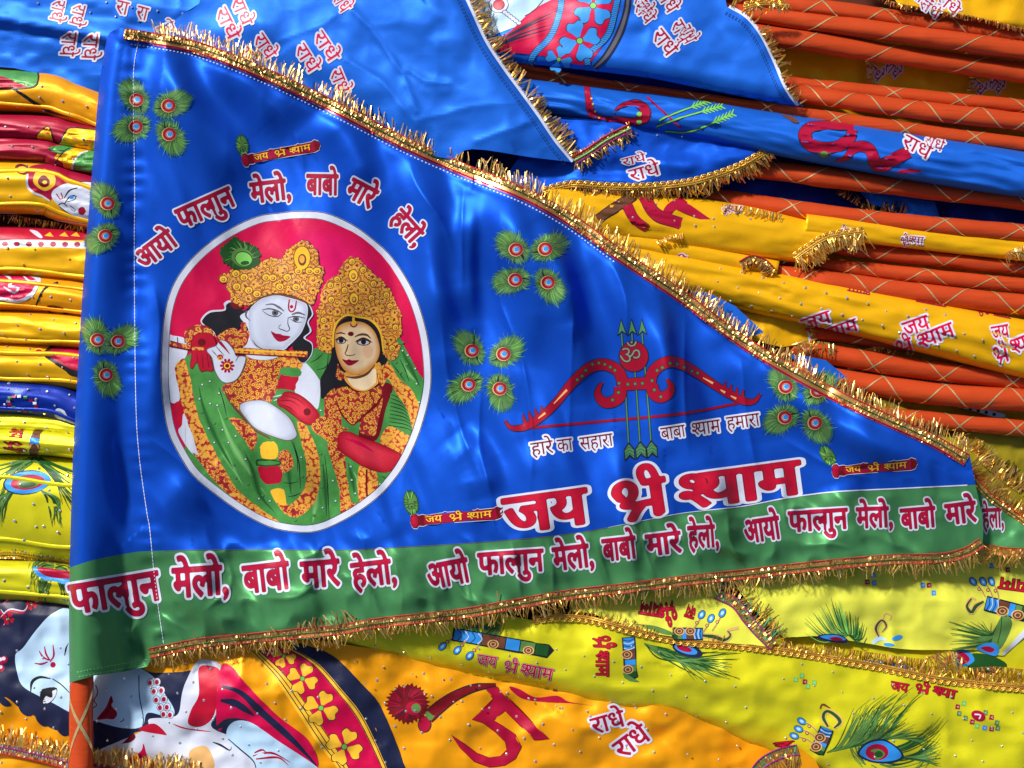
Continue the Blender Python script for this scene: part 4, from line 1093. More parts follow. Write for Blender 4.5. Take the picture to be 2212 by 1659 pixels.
for a, b, h in ((((905, 925), (1030, 945), 22)), ((1060, 960), (1165, 985), 22), ((1190, 985), (1400, 1025), 24)):
    i = [(905, 925), (1060, 960), (1190, 985)].index(a); lett('lettering', lf, LIMES, [(['जय', 'Rी', 'Sयाम'][i], C8(a)[0], C8(b)[0], h)], RED, DKRED, WHITE, bold=.012, bw=.035)
lett('lettering', lf, LIMES, [('Rी', C8((1740, 800))[0], C8((1735, 900))[0], 32), ('Sयाम', C8((1730, 915))[0], C8((1730, 1080))[0], 26)], RED, DKRED, None, bold=.012, bw=.035)
lett('lettering', lf, LIMES, [('जय', C9((1370, 1100))[0], C9((1480, 1120))[0], 18), ('Rी', C9((1510, 1110))[0], C9((1620, 1130))[0], 18), ('Sया', C9((1650, 1130))[0], C9((1800, 1165))[0], 18)], RED, DKRED, None, bold=.006, bw=.04)
p = Print(LIMES)
big_feather(p, C9((1290, 1560))[0], -0.75, 150, False, 14, side=(1, -1, -1), spread=1.1)
for i in range(80):
    k = r_.random(); e = C9((1100 + 560 * k, 1260 + 260 * k * k + r_.uniform(-30, 60)))[0]; s0 = C9((930 + 260 * k, 1560 - 60 * k))[0]
    p.stroke([s0, C9((1000 + 420 * k, 1500 - 40 * k))[0], e], [1.8, 2, .4], r_.choice([FDARK, FGREEN, FGREEN]), 0)
for i in range(30):
    k = r_.random(); p.stroke([C9((1420, 1590))[0], C9((1520 + 60 * k, 1560 + 60 * k))[0], C9((1600 + 80 * r_.random(), 1470 + 180 * k))[0]], [3, 2.5, .6], r_.choice([FGREEN, FGREEN2, FDARK]), 0)
p.blob(C9((1130, 1560), (1190, 1490), (1300, 1470), (1400, 1530), (1430, 1590), (1360, 1625), (1250, 1625), (1170, 1600)), DKBLUE, 5); p.blob(C9((1145, 1558), (1200, 1500), (1300, 1482), (1390, 1535), (1415, 1585), (1350, 1612), (1250, 1614), (1180, 1590)), SKYB, 6); p.oval(C9((1258, 1555))[0], 25, 18, MAROON, 7); p.blob(C9((1215, 1545), (1270, 1535), (1310, 1570), (1260, 1605), (1235, 1580), (1250, 1562)), FGREEN, 8); p.oval(C9((1270, 1568))[0], 9, 7, FDARK, 9, n=12); p.build('feather_print', lf)
p = Print(LIMES)
p.stroke(C9((940, 1390), (910, 1330), (930, 1290), (980, 1310), (1020, 1360), (980, 1400)), [8, 12, 10, 12, 14, 6], TAN, 0); p.stroke(C9((940, 1390), (910, 1330), (930, 1290), (980, 1310), (1020, 1360), (980, 1400)), [4, 7, 6, 7, 8, 3], FDARK, 1); p.stroke(C9((890, 1275), (905, 1245), (955, 1270)), [3, 5, 2], BROWN, 1)
ornate_flute(p, C9((935, 1400))[0], C9((870, 1560))[0], 14, 0); ear_drops(p, [(C9((770, 1355))[0], C9((870, 1420))[0]), (C9((750, 1405))[0], C9((860, 1460))[0]), (C9((722, 1450))[0], C9((850, 1500))[0])], 2); p.build('flute_print', lf)
p = Print(LIMES)
def tiles(p, cs, ang, cols):
    for (x, y), m_ in zip(cs, cols):
        q = [(x + 7 * math.cos(ang + a), y + 7 * math.sin(ang + a)) for a in (.6, 2.2, 3.9, 5.3)]; p.fill([np.array(q)], m_, 0, 0); p.stroke([(x + 3, y - 2), (x - 1, y - 2), (x - 1, y + 2), (x + 3, y + 2)], 1.1, WHITE, 1)
tiles(p, C9((770, 1060), (790, 1100), (730, 1085), (850, 1105), (808, 1130)), .2, [LGREEN, MAROON, LGREEN, LGREEN, LGREEN])
p.build('tile_print', lf); p = Print(LIMES)
tiles(p, C9((1780, 1262), (1820, 1240), (1790, 1305), (1830, 1335), (1875, 1360), (1905, 1385), (1955, 1398), (2000, 1405), (2040, 1400), (2035, 1365), (2000, 1330), (1960, 1300)), .3, [MAROON, LGREEN, FGREEN, FGREEN, MAROON, LGREEN, SKYB, MAROON, FGREEN, FGREEN, MAROON, FGREEN])
p.oval(C9((1915, 1320))[0], 16, 11, MAROON, 0, rot=.4); p.stroke(C9((1890, 1310), (1930, 1315), (1920, 1340)), 3, WHITE, 1)
p.build('tile_print', lf); p = Print(LIMES)
tiles(p, C8((1280, 1155), (1330, 1158), (1385, 1165), (1435, 1190)), .2, [LGREEN, LGREEN, MAROON, LGREEN]); p.build('tile_print', lf)
stones(lf, LIMES, grid_stones(760, 1480, 1390, 1540, 64, 40, .22, 10, .85) + grid_stones(1480, 2210, 1430, 1655, 66, 40, .22, 11, .7), [SILVER], r=2.8)

# lime flag lying between the big flag and the gold lace
def f_l2(px, py):
    z = 0.036 - .00012 * np.clip(1300 - py, 0, 400) + .0042 * fbm(px / 120. + 4, py / 90.) + .0028 * (0.4 - np.sqrt(fbm(px / 70. + 1, py / 70., 2) ** 2 + .01)) - .00002 * (px - 1700)
    return z + ridge(px, py, [(2000, 1270), (2100, 1330), (2160, 1400)], 40, .005, 30) + ridge(px, py, [(1740, 1270), (1960, 1310)], 40, .003, 40)
L2 = Grid(f_l2, 1530, 2500, 1110, 1440)
l2 = empty('lime_flag', 1900, 1320, 0.02, 'smooth lime flag with pale feather and bird print below the blue flag fringe', 'flag')
sheet('cloth', l2, L2, np.vstack([smooth([(1560, 1200), (1600, 1280), (1680, 1368), (1720, 1376)], 4), smooth([(1760, 1374), (1850, 1386), (1950, 1402), (2040, 1404), (2110, 1404), (2160, 1416), (2172, 1410), (2212, 1370), (2300, 1290)], 5), [(2480, 1280), (2480, 1130), (2000, 1140), (1560, 1180)]]), PALELIME, 8)
p = Print(L2); p.stroke([(2166, 1414), (2180, 1400), (2250, 1330)], [6, 12, 12], WHITE, 2); p.build('white_edge', l2); p = Print(L2)
for i in range(70):
    k = r_.random(); s = r_.choice((0, 1, 1))
    st_ = C9((1060 + 20 * k, 800))[0]
    e = C9((780 + 420 * k, 560 + 240 * (abs(k - .45) * 1.6) ** 1.3 + r_.uniform(-20, 70)))[0]
    p.stroke([st_, ((st_[0] + e[0]) / 2 + 10 * (k - .3), (st_[1] + e[1]) / 2 + 18), e], [2.4, 2, .5], r_.choice([FGREEN, FDARK, LGREEN, FGREEN]), 0)
p.blob(C9((870, 805), (930, 790), (1020, 795), (1070, 830), (1040, 850), (900, 830)), DKBLUE, 3); p.blob(C9((890, 806), (950, 796), (1020, 803), (1055, 828), (960, 828)), SKYB, 4); p.blob(C9((950, 815), (1000, 808), (1040, 828), (980, 832)), MAROON, 5)
p.build('feather_print', l2); p = Print(L2)
p.stroke(C9((1270, 810), (1250, 750), (1290, 700), (1320, 740), (1290, 780)), [6, 10, 9, 8, 3], TAN, 1); p.stroke(C9((1270, 810), (1250, 750), (1290, 700), (1320, 740), (1290, 780)), [2, 5, 4, 4, 1], FDARK, 2); p.stroke(C9((1300, 690), (1310, 655), (1350, 670), (1340, 700)), [2, 3, 3, 2], TAN, 1); p.oval(C9((1390, 815))[0], 12, 5.5, SKYB, 2, rot=-.3, n=14); p.oval(C9((1335, 860))[0], 12, 4, SKYB, 2, rot=.1, n=14); p.stroke(C9((1230, 850), (1270, 820), (1320, 830)), [8, 10, 4], PALEB, 1)
p.build('bird_print', l2); p = Print(L2)
for i in range(70):
    k = r_.random(); e = C9((1720 + 300 * r_.random(), 700 + 200 * k))[0]; p.stroke([C9((2060 + 40 * k, 690))[0], C9((2000, 780 + 60 * k))[0], e], [3, 2.5, .5], r_.choice([FGREEN, FDARK, FGREEN]), 0)
p.blob(C9((2060, 680), (2110, 670), (2130, 740), (2060, 880), (2000, 850)), FGREEN, 1); p.stroke(C9((2065, 680), (2060, 760), (2040, 850)), 2, FDARK, 2); p.blob(C9((1900, 880), (1960, 850), (2020, 850), (2050, 890), (2030, 930), (1960, 915)), SKYB, 3); p.blob(C9((1930, 880), (1980, 868), (2020, 890), (1990, 910)), MAROON, 4)
p.build('feather_print', l2); p = Print(L2)
ornate_flute(p, C9((1960, 590))[0], C9((2230, 660))[0], 15, 3); p.stroke(C9((1950, 580), (1900, 610), (1870, 650), (1840, 610), (1870, 560), (1900, 570)), [8, 14, 12, 10, 8, 3], TAN, 2); p.stroke(C9((1950, 580), (1900, 610), (1870, 650), (1840, 610), (1870, 560)), [4, 8, 7, 5, 3], FDARK, 3); ear_drops(p, [(C9((1880, 450))[0], C9((1960, 550))[0]), (C9((1945, 450))[0], C9((2010, 560))[0]), (C9((2000, 450))[0], C9((2050, 570))[0])], 3)
p.build('flute_print', l2); p = Print(L2)
tiles(p, C9((1555, 475), (1595, 475), (1625, 525), (1235, 410), (1195, 455), (1240, 460), (2000, 350), (2060, 370), (2105, 375)), .1, [SKYB, MAROON, SKYB, SKYB, MAROON, SKYB, SKYB, LGREEN, MAROON]); p.build('tile_print', l2)
lett('lettering', l2, L2, [('Sयाम', C9((2240, 520))[0], C9((2020, 490))[0], 24)], RED, DKRED, None, bold=.006, bw=.04)
# strip of lime flags and dark gap under its edge
l3 = empty('lime_flag', 1900, 1420, 0.0, 'lime flag strip with dark gold fringe glimpsed between gold lace and smooth lime flag', 'flag')
L3 = flat(0.026, .002, seed=6)
sheet('cloth', l3, L3, np.array([(1600, 1370), (1700, 1372), (1900, 1390), (2480, 1370), (2480, 1540), (2000, 1500), (1600, 1420)]), LIME, 10)
p = Print(L3); p.blob(C9((1780, 900), (1850, 900), (1890, 960), (1830, 1000), (1780, 990)), SKYB, 1); p.blob(C9((1780, 910), (1830, 915), (1860, 960), (1800, 985)), MAROON, 2); p.blob(C9((1860, 920), (2000, 930), (2100, 1000), (1900, 1060), (1850, 1010)), FDARK, 0); p.build('feather_print', l3); p = Print(L3); p.blob(C9((1180, 960), (1380, 980), (1500, 1020), (1400, 1030), (1200, 990)), SKYB, 0); p.blob(C9((1300, 975), (1360, 990), (1340, 1015)), BROWN, 1); p.build('band_print', l3)
fringe(l3, Surf(lambda x, y: 0.034 + 0 * x), [(1660, 1392), (1780, 1395), (1900, 1412), (2000, 1425)], 1, 26, [OLDGOLD, COPPER], .5, 'fringe', seed=55, wid=2.4, spread=.2)
fringe(l3, Surf(lambda x, y: 0.040 + 0 * x), [(2000, 1420), (2050, 1406), (2080, 1420)], 1, 48, [COPPER, GOLD, OLDGOLD], .9, 'fringe', seed=56, wid=3, spread=.5)
fringe(l3, Surf(lambda x, y: 0.034 + 0 * x), [(2060, 1446), (2150, 1440), (2240, 1450)], 1, 34, [OLDGOLD, COPPER], .5, 'fringe', seed=57, wid=2.4, spread=.3)
# left lime piece with the upside-down greeting
l4 = empty('lime_flag', 1450, 1320, 0.02, 'lime flag corner with upside-down maroon greeting and braid edge below blue flag fringe', 'flag')
L4 = flat(0.039, .002, 90, 90, 7, .0012, tilt=(0, .00014), c=(1450, 1335))
sheet('cloth', l4, L4, np.vstack([[(1240, 1250), (1560, 1200)], smooth([(1555, 1280), (1590, 1310), (1630, 1360), (1668, 1398)], 4), smooth([(1560, 1388), (1475, 1378), (1400, 1366), (1330, 1346), (1280, 1326), (1230, 1320)], 4)]), PALELIME, 8)
lett('lettering', l4, L4, [('जय', C9((60, 690))[0], C9((0, 670))[0], 26)], RED, DKRED, None, bold=.012, bw=.035)
lett('lettering', l4, L4, [('Rी', C8((2180, 690))[0], C8((2090, 700))[0], 34), ('Sयाम', C8((2075, 680))[0], C8((1910, 655))[0], 28)], RED, DKRED, None, bold=.012, bw=.035)
p = Print(L4); ornate_flute(p, C9((130, 790))[0], C9((-60, 790))[0], 12, 0); p.stroke(C9((130, 800), (210, 810), (270, 830), (310, 800), (290, 770), (360, 750)), [10, 13, 14, 9, 5, 7], TAN, 1); p.stroke(C9((130, 800), (210, 810), (270, 830), (310, 800), (290, 770)), [5, 8, 8, 5, 2], FDARK, 2); ear_drops(p, [(C9((122, 665))[0], C9((60, 770))[0]), (C9((183, 690))[0], C9((130, 780))[0]), (C9((256, 655))[0], C9((190, 770))[0])], 2); p.blob(C8((1900, 725), (2040, 740), (2160, 790), (2080, 790), (1950, 740)), FGREEN, 0); p.build('flute_print', l4)
tp4 = [(1545, 1286), (1585, 1306), (1610, 1338), (1636, 1368), (1668, 1398)]
braid(l4, L4, tp4, -14, 6, [COPPER, OLDGOLD, GRNFOIL], 'gold_braid', seed=35, lanes=3); cord(l4, L4, tp4, -14, 1.5, PURCORD, 'purple_cord', lift=.002); cord(l4, L4, tp4, 6, 1.5, PURCORD, 'purple_cord', lift=.002); fringe(l4, L4, tp4, -1, 42, [OLDGOLD, COPPER, GRNFOIL], .5, 'fringe', seed=58, start=12, wid=2.6, spread=.3)
# amber corner with braid at the very bottom
a5 = empty('amber_flag_corner', 1700, 1640, 0.03, 'braid edged amber flag corner poking up by the peacock eye', 'flag')
L5 = flat(0.055, .001, seed=8); tp5 = [(1610, 1690), (1640, 1645), (1680, 1622), (1722, 1612)]
sheet('cloth', a5, L5, np.array([(1610, 1700), (1638, 1648), (1680, 1622), (1722, 1612), (1760, 1640), (1790, 1700)]), AMB, 8)
braid(a5, L5, tp5, -3, 18, [COPPER, OLDGOLD, GRNFOIL], 'gold_braid', seed=36, lanes=3); cord(a5, L5, tp5, -3, 1.6, PURCORD, 'purple_cord', lift=.002); cord(a5, L5, tp5, 18, 1.6, PURCORD, 'purple_cord', lift=.002); fringe(a5, L5, tp5, 1, 52, [OLDGOLD, COPPER], .9, 'fringe', seed=59, start=16, wid=2.6, spread=.3)
lett('lettering', lf, LIMES, [('र', C9((650, 1490))[0], C9((740, 1480))[0], 12)], RED, DKRED, None, bold=.02)
# ================================================================== upper right: sticks and flags
# flags lying flat under the sticks
u1 = empty('yellow_flag', 1950, 160, -0.01, 'shaded yellow flag with pink verses under the upper orange sticks', 'flag')
SU = flat(0.004, .003, seed=12, cr=.002)
sheet('cloth', u1, SU, np.array([(1600, 60), (2500, 60), (2500, 330), (1700, 250), (1600, 200)]), YEL, 12)
for c in ((1885, 140, 1915, 165), (1925, 135, 1952, 158), (2108, 172, 2136, 196), (2148, 170, 2174, 190)): lett('lettering', u1, SU, [('राधे', c[:2], c[2:], 22)], MAROON, bold=.006, bw=.075)
for x in (1858, 2080): fringe(u1, Surf(lambda a, b: 0.010 + 0 * a), [(x, 110), (x + 15, 150), (x + 8, 200)], -1, 22, [OLDGOLD, COPPER], .5, 'fringe', seed=61 + x, wid=2.4)
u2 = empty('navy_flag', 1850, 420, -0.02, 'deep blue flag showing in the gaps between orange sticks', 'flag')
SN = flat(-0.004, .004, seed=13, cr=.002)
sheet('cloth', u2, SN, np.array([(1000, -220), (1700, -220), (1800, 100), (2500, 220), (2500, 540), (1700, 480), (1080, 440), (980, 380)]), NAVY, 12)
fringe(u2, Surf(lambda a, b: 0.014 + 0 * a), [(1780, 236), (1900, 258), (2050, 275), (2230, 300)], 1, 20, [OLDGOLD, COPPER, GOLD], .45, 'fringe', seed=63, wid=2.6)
u3 = empty('blue_flag_patch', 1930, 440, -0.005, 'crumpled bright blue flag scrap between two orange sticks', 'flag')
SP = flat(0.012, .003, 50, 50, seed=14, cr=.002)
sheet('cloth', u3, SP, np.array([(1850, 405), (1960, 425), (2020, 436), (2030, 470), (2150, 480), (2120, 490), (1960, 468), (1880, 440)]), BLUE2, 7)
fringe(u3, SP, [(1800, 415), (1845, 440), (1870, 452), (1960, 460)], -1, 22, [OLDGOLD, COPPER, BLACK], .5, 'fringe', seed=64, wid=2.6)
u4 = empty('yellow_flag', 2000, 700, -0.02, 'yellow flag layer lying flat under the lower orange sticks', 'flag')
SY4 = flat(0.002, .004, seed=15, cr=.002)
sheet('cloth', u4, SY4, np.array([(1180, 440), (1700, 440), (2500, 520), (2500, 980), (1900, 900), (1500, 680)]), YEL, 12)
lett('lettering', u4, Surf(lambda a, b: 0.011 + 0 * a), [('Sयाम', (2020, 806), (2100, 800), 26), ('Rी', (1960, 810), (2005, 800), 26), ('जय', (2140, 842), (2200, 838), 24)], PINK, bold=.02, bw=.08)
for a in ([(1650, 640), (1745, 690), (1752, 740)], [(1870, 760), (1930, 746), (1980, 756)], [(1830, 795), (1940, 790), (2000, 806)]):
    fringe(u4, Surf(lambda x, y: 0.018 + 0 * x), a, 1, 26, [OLDGOLD, COPPER], .6, 'fringe', seed=int(a[0][0]), wid=2.4)
    braid(u4, Surf(lambda x, y: 0.020 + 0 * x), a, -6, 4, [OLDGOLD, COPPER], 'gold_braid', seed=int(a[0][1]), lanes=2)
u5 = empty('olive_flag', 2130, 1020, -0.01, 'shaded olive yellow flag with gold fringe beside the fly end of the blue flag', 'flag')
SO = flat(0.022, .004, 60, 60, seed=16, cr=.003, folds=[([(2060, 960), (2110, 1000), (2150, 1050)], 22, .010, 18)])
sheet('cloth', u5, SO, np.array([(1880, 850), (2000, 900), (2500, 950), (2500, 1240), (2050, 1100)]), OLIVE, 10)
fringe(u5, SO, [(2060, 945), (2100, 975), (2130, 1010), (2180, 1050), (2240, 1090)], -1, 34, [GOLD, OLDGOLD, OLDGOLD], .9, 'fringe', seed=66, wid=2.6, spread=.4)
fringe(u5, SO, [(2140, 1010), (2190, 1050), (2240, 1070)], -1, 40, [GOLD, OLDGOLD, BLACK], .7, 'fringe', seed=67, wid=2.6, spread=.5)
p = Print(Surf(lambda a, b: 0.0225 + 0 * a)); p.stroke([(2040, 868), (2100, 880), (2170, 902)], 13, PALEB, 2)
for k in range(7): p.oval((2045 + 17 * k, 870 + 4.2 * k), 4, 4, BLACK, 3, n=8)
p.build('dotted_strip_print', u5)
u6 = empty('yellow_flag', 2100, 20, 0.0, 'yellow flag in the top corner above all orange sticks, with pink verses and fringe', 'flag')
SY6 = flat(0.045, .003, 80, 80, seed=17, cr=.0015, folds=[([(1950, 20), (2212, 50)], 14, .006, 20)])
sheet('cloth', u6, SY6, np.array([(1790, -220), (2500, -220), (2500, 110), (2260, 72), (2200, 60), (2120, 40), (2010, 20), (1940, 8)]), YEL, 8)
for c in ((2010, 12, 2028, 24), (2050, 2, 2070, 20), (1995, -8, 2012, 4)): lett('lettering', u6, SY6, [('राधे', (c[0] - 10, c[1] - 12), (c[2] + 12, c[3] + 4), 22)], MAROON, bold=.006, bw=.075)
fringe(u6, SY6, [(1900, -8), (1940, 6), (2010, 18), (2120, 38), (2240, 68)], 1, 12, [COPPER, OLDGOLD], .6, 'fringe', seed=68, wid=2.0)

# ------------------------------------------------------------------ orange sticks
ST = [
    ('orange wrapped stick tucked under the yellow corner flag, topmost of the bundle', [(1600, -6), (1900, 34), (2270, 84)], 21, 0.034),
    ('second orange wrapped stick below the yellow corner flag', [(1610, 28), (1900, 66), (2270, 117)], 23, 0.036),
    ('orange wrapped stick resting just above the dark yellow verses flag', [(1600, 66), (1750, 89), (1950, 119), (2270, 166)], 26, 0.034),
    ('thin orange wrapped stick half hidden behind its neighbour below the dark yellow verses', [(1740, 182), (1950, 205), (2270, 236)], 18, 0.020),
    ('orange wrapped stick below the dark yellow verses with gold fringe along its lower side', [(1700, 199), (1850, 220), (2000, 240), (2270, 271)], 23, 0.033),
    ('orange wrapped stick lying along the upper side of the big blue roll', [(1080, 148), (1250, 180), (1475, 214), (1800, 260), (2270, 320)], 21, 0.022),
    ('orange wrapped stick directly below the big blue roll', [(1640, 364), (1850, 391), (2050, 414), (2270, 440)], 25, 0.030),
    ('orange wrapped stick below the crumpled blue scrap', [(1640, 440), (1850, 470), (2050, 490), (2270, 508)], 22, 0.032),
    ('pale orange wrapped stick under the narrow yellow strip with maroon verses', [(1760, 526), (1950, 551), (2270, 582)], 20, 0.026),
    ('upper stick of the close orange pair above the spangled yellow roll', [(1740, 566), (1950, 591), (2270, 622)], 18, 0.026),
    ('lower, thicker stick of the close orange pair above the spangled yellow roll', [(1660, 592), (1850, 618), (2050, 642), (2270, 664)], 27, 0.036),
    ('short orange stick end showing between yellow flags and gold tassel', [(1700, 708), (1800, 723), (1960, 746)], 18, 0.012),
    ('orange wrapped stick directly below the spangled yellow roll', [(1760, 758), (1900, 784), (2050, 804), (2270, 828)], 25, 0.030),
    ('thick orange stick with visible bamboo knots near the blue flag trim', [(1800, 818), (1950, 842), (2100, 858), (2270, 868)], 28, 0.030),
    ('lowest orange stick, just above the olive flag', [(1930, 900), (2100, 916), (2270, 930)], 21, 0.034),
]
for i, (lab, ln, rad, zc) in enumerate(ST): stick(lab, [(ln[0][0] - 120, ln[0][1] - 120 * (ln[1][1] - ln[0][1]) / (ln[1][0] - ln[0][0]))] + ln[:-1] + ([(ln[-1][0] + 240, ln[-1][1] + 240 * (ln[-1][1] - ln[-2][1]) / (ln[-1][0] - ln[-2][0]))] if ln[-1][0] > 2200 else ln[-1:]), rad * .86, [zc - 0.026, zc - 0.006] + [zc + [0, .007, -.004, .004][i % 4]] * 3, i + 1, bumpy=.6, pitch=.72 * [190, 230, 250, 200, 180, 210, 240, 230, 210, 200, 220, 200, 210, 190, 170][i], both=i not in (1, 2, 11))

# ------------------------------------------------------------------ big blue roll with bow print
b3 = empty('blue_roll', 1700, 280, 0.0, 'long rolled blue flag with crimson bow and green arrows among the orange sticks', 'flag')
RB3 = Roll([(1060, 196), (1250, 222), (1475, 254), (1750, 302), (2000, 345), (2280, 388), (2500, 420)], [34, 42, 48, 50, 46], [0.018, 0.030, 0.038, 0.040], 0.022, seed=21, bump=.0022)
roll_mesh('cloth', b3, RB3, BLUE2, step=6, rings=24)
p = Print(RB3)
p.stroke(C2((1590, 560), (1600, 640), (1620, 730), (1680, 775), (1780, 785), (1900, 790)), [12, 15, 17, 20, 22, 18], BLACK, 0); p.stroke(C2((1590, 560), (1600, 640), (1620, 730), (1680, 775), (1780, 785), (1900, 790)), [10, 13, 15, 17, 19, 15], MAROON, 1)
p.stroke(C2((1900, 790), (1970, 760), (1960, 700), (1900, 670), (1830, 680), (1780, 710), (1775, 740)), [20, 24, 24, 20, 14, 9, 3], BLACK, 0); p.stroke(C2((1900, 790), (1970, 760), (1960, 700), (1900, 670), (1830, 680), (1780, 710), (1775, 735)), [17, 20, 20, 17, 11, 6, 1], MAROON, 1)
for q in ((1930, 740), (1930, 790)): p.oval(C2(q)[0], 5.5, 5, LGREEN, 2, n=12)
for q in ((1620, 640), (1630, 675), (1645, 722), (1670, 762)): p.oval(C2(q)[0], 2.4, 2.4, YPRINT, 2, n=8)
p.stroke(C2((1980, 630), (2080, 720), (2200, 830)), 4, MAROON, 0)
for k, (a, b, c) in enumerate(((C2((2060, 780)), C2((2150, 740)), C3((180, 650))), (C2((2040, 820)), C2((2212, 760)), C3((250, 690))), (C2((2100, 850)), C3((60, 850)), C3((320, 740))))):
    q = [a[0], b[0], c[0]]; p.stroke(q, 5, BLACK, 1); p.stroke(q, 3.2, LGREEN, 2)
    d = np.array(q[2]) - np.array(q[1]); d = d / np.hypot(*d); n = np.array([-d[1], d[0]])
    for j in range(6):
        o = np.array(q[2]) - d * (8 * j + 2); p.stroke([o, o + d * 9 + n * 8], [4, 2], LGREEN, 2, curve=False); p.stroke([o, o + d * 9 - n * 8], [4, 2], LGREEN, 2, curve=False)
p.build('bow_print', b3); p = Print(RB3)
big = C3((1110, 820), (1040, 810), (900, 815), (820, 830), (790, 880), (830, 940), (900, 955), (1000, 950), (1080, 900), (1100, 840))
p.stroke(big, [22, 24, 20, 22, 30, 30, 24, 26, 28, 22], BLACK, 1); p.stroke(big, [19, 21, 17, 19, 27, 27, 21, 23, 25, 19], MAROON, 2)
b2 = C3((990, 1040), (1060, 1020), (1110, 960), (1170, 950), (1220, 980), (1250, 1060), (1310, 1065), (1390, 1020), (1470, 985))
p.stroke(b2, [3, 14, 24, 26, 26, 30, 30, 28, 26], BLACK, 1); p.stroke(b2, [1, 11, 21, 23, 23, 27, 27, 25, 23], MAROON, 2)
p.stroke(C3((1390, 1115), (1470, 1105), (1550, 1110)), [4, 10, 3], MAROON, 2); p.blob(C3((640, 745), (700, 755), (750, 785), (740, 800), (700, 785)), BROWN, 1); p.blob(C3((880, 980), (960, 975), (940, 1015), (890, 1010)), BROWN, 1); p.oval(C3((915, 1000))[0], 9, 6, FGREEN, 2, n=12)
p.build('big_letter_print', b3)
for a, b, h in (((1580, 880), (1720, 935), 22), ((1455, 885), (1650, 975), 28)): lett('lettering', b3, RB3, [('राधे', C3((a[0] + 20, a[1]))[0], C3(b)[0], h)], MAROON, bold=.006, bw=.075)
# dark blue flag with lace edge beneath
b4 = empty('dark_blue_flag', 1400, 380, 0.0, 'dark blue flag with scalloped gold lace hem and pink verses below big blue roll', 'flag')
SD = flat(0.038, .003, 100, 60, seed=22, cr=.0018, folds=[([(1330, 330), (1480, 360), (1620, 330)], 26, .006, 30), ([(1250, 390), (1400, 395)], 20, .005, 18)])
LACE2 = smooth([(1150, 424), (1190, 408), (1237, 398), (1300, 402), (1380, 404), (1475, 396), (1540, 380), (1600, 358), (1650, 330), (1668, 322)], 5)
sheet('cloth', b4, SD, np.vstack([[(1180, 250), (1400, 270), (1640, 310), (1672, 318)], LACE2[::-1], [(1080, 400)]]), BLUE, 8)
scallops(b4, SD, LACE2[3:], -1, 8, OLDGOLD, 'gold_lace', lift=.002); fringe(b4, SD, LACE2[3:], 1, 30, [OLDGOLD, GOLD, COPPER], .75, 'fringe', seed=71, wid=2.4, start=4, spread=.25, drop=.012)
braid(b4, SD, LACE2[3:], -5, 5, [OLDGOLD, GOLD], 'gold_braid', seed=37, lanes=2)
for a, b, h in (((1350, 342), (1400, 330), 16), ((1366, 366), (1430, 348), 26)): lett('lettering', b4, SD, [('राधे', a, b, h)], MAROON, bold=.006, bw=.075)
stones(b4, SD, [(1225, 268), (1420, 292), (1473, 295), (1302, 310)], r=2.6)
tp6 = [(1240, 346), (1275, 326), (1310, 302), (1362, 276)]
braid(b4, Surf(lambda x, y: 0.045 + 0 * x), tp6, -8, 8, [COPPER, OLDGOLD], 'gold_braid', seed=38, lanes=3); cord(b4, Surf(lambda x, y: 0.046 + 0 * x), tp6, -8, 1.5, REDCORD, 'red_cord'); cord(b4, Surf(lambda x, y: 0.0465 + 0 * x), tp6, 1, 1.7, STITCHG, 'green_cord'); cord(b4, Surf(lambda x, y: 0.046 + 0 * x), tp6, 8, 1.5, PURCORD, 'purple_cord'); fringe(b4, Surf(lambda x, y: 0.045 + 0 * x), tp6, 1, 26, [COPPER, GOLD, OLDGOLD], .55, 'fringe', seed=72, start=7, wid=2.4, spread=.35); fringe(b4, Surf(lambda x, y: 0.045 + 0 * x), tp6, -1, 10, [COPPER], .3, 'fringe', seed=73, start=7, wid=2.0)

# ------------------------------------------------------------------ two blue flags lying over the sticks at the top
b2f = empty('blue_flag', 1400, 100, 0.02, 'blue flag with crimson flower border and grey corner, lying over the orange sticks', 'flag')
def f_b2(px, py):
    z = 0.058 - .024 * np.clip((1300 - px) / 260, 0, 1) + .003 * fbm(px / 130. + 6, py / 110.) + .0013 * (0.4 - np.sqrt(fbm(px / 80. + 1, py / 80. + 4, 2) ** 2 + .01))
    d, sd, _ = poly_dist(px, py, np.array([(1080, 132), (1250, 150), (1400, 168), (1560, 200), (1730, 232)]))
    v = np.clip(d / 40, 0, 1)
    return z - .018 * (1 - np.sqrt(np.clip(1 - (1 - v) ** 2, 0, 1))) + ridge(px, py, [(1620, 40), (1650, 110), (1690, 190)], 18, .003, 16)
SB2 = Grid(f_b2, 870, 1770, -240, 260)
sheet('cloth', b2f, SB2, np.vstack([[(900, -220), (1500, -220), (1560, -40)], smooth([(1570, 14), (1612, 34), (1645, 72), (1674, 130), (1700, 190), (1734, 230)], 5), smooth([(1700, 228), (1560, 200), (1400, 168), (1250, 150), (1080, 132)], 4), [(1020, 90)]]), BLUE2, 8)
p = Print(SB2)
p.fill([np.array(C2((500, -150), (1470, -150), (1470, 0), (1200, 150), (980, 230), (900, 230)))], PALEB, 0)
p.fill([np.vstack([smooth(C2((1500, -60), (1300, 30), (1190, 110), (1100, 200), (1000, 260), (960, 330), (1010, 330)), 4), smooth(C2((1300, 360), (1560, 420), (1640, 370), (1740, 220), (1800, 60), (1810, -100)), 4)])], PINK, 1)
for k in range(14): p.stroke(C2((1460 - 8 * k, 20 + 16 * k), (1280 - 14 * k, 110 + 14 * k), (1020, 262 + 4 * k)), [1, 4, 6], DKBLUE if k % 3 else MAROON, 2) if k % 2 == 0 else None
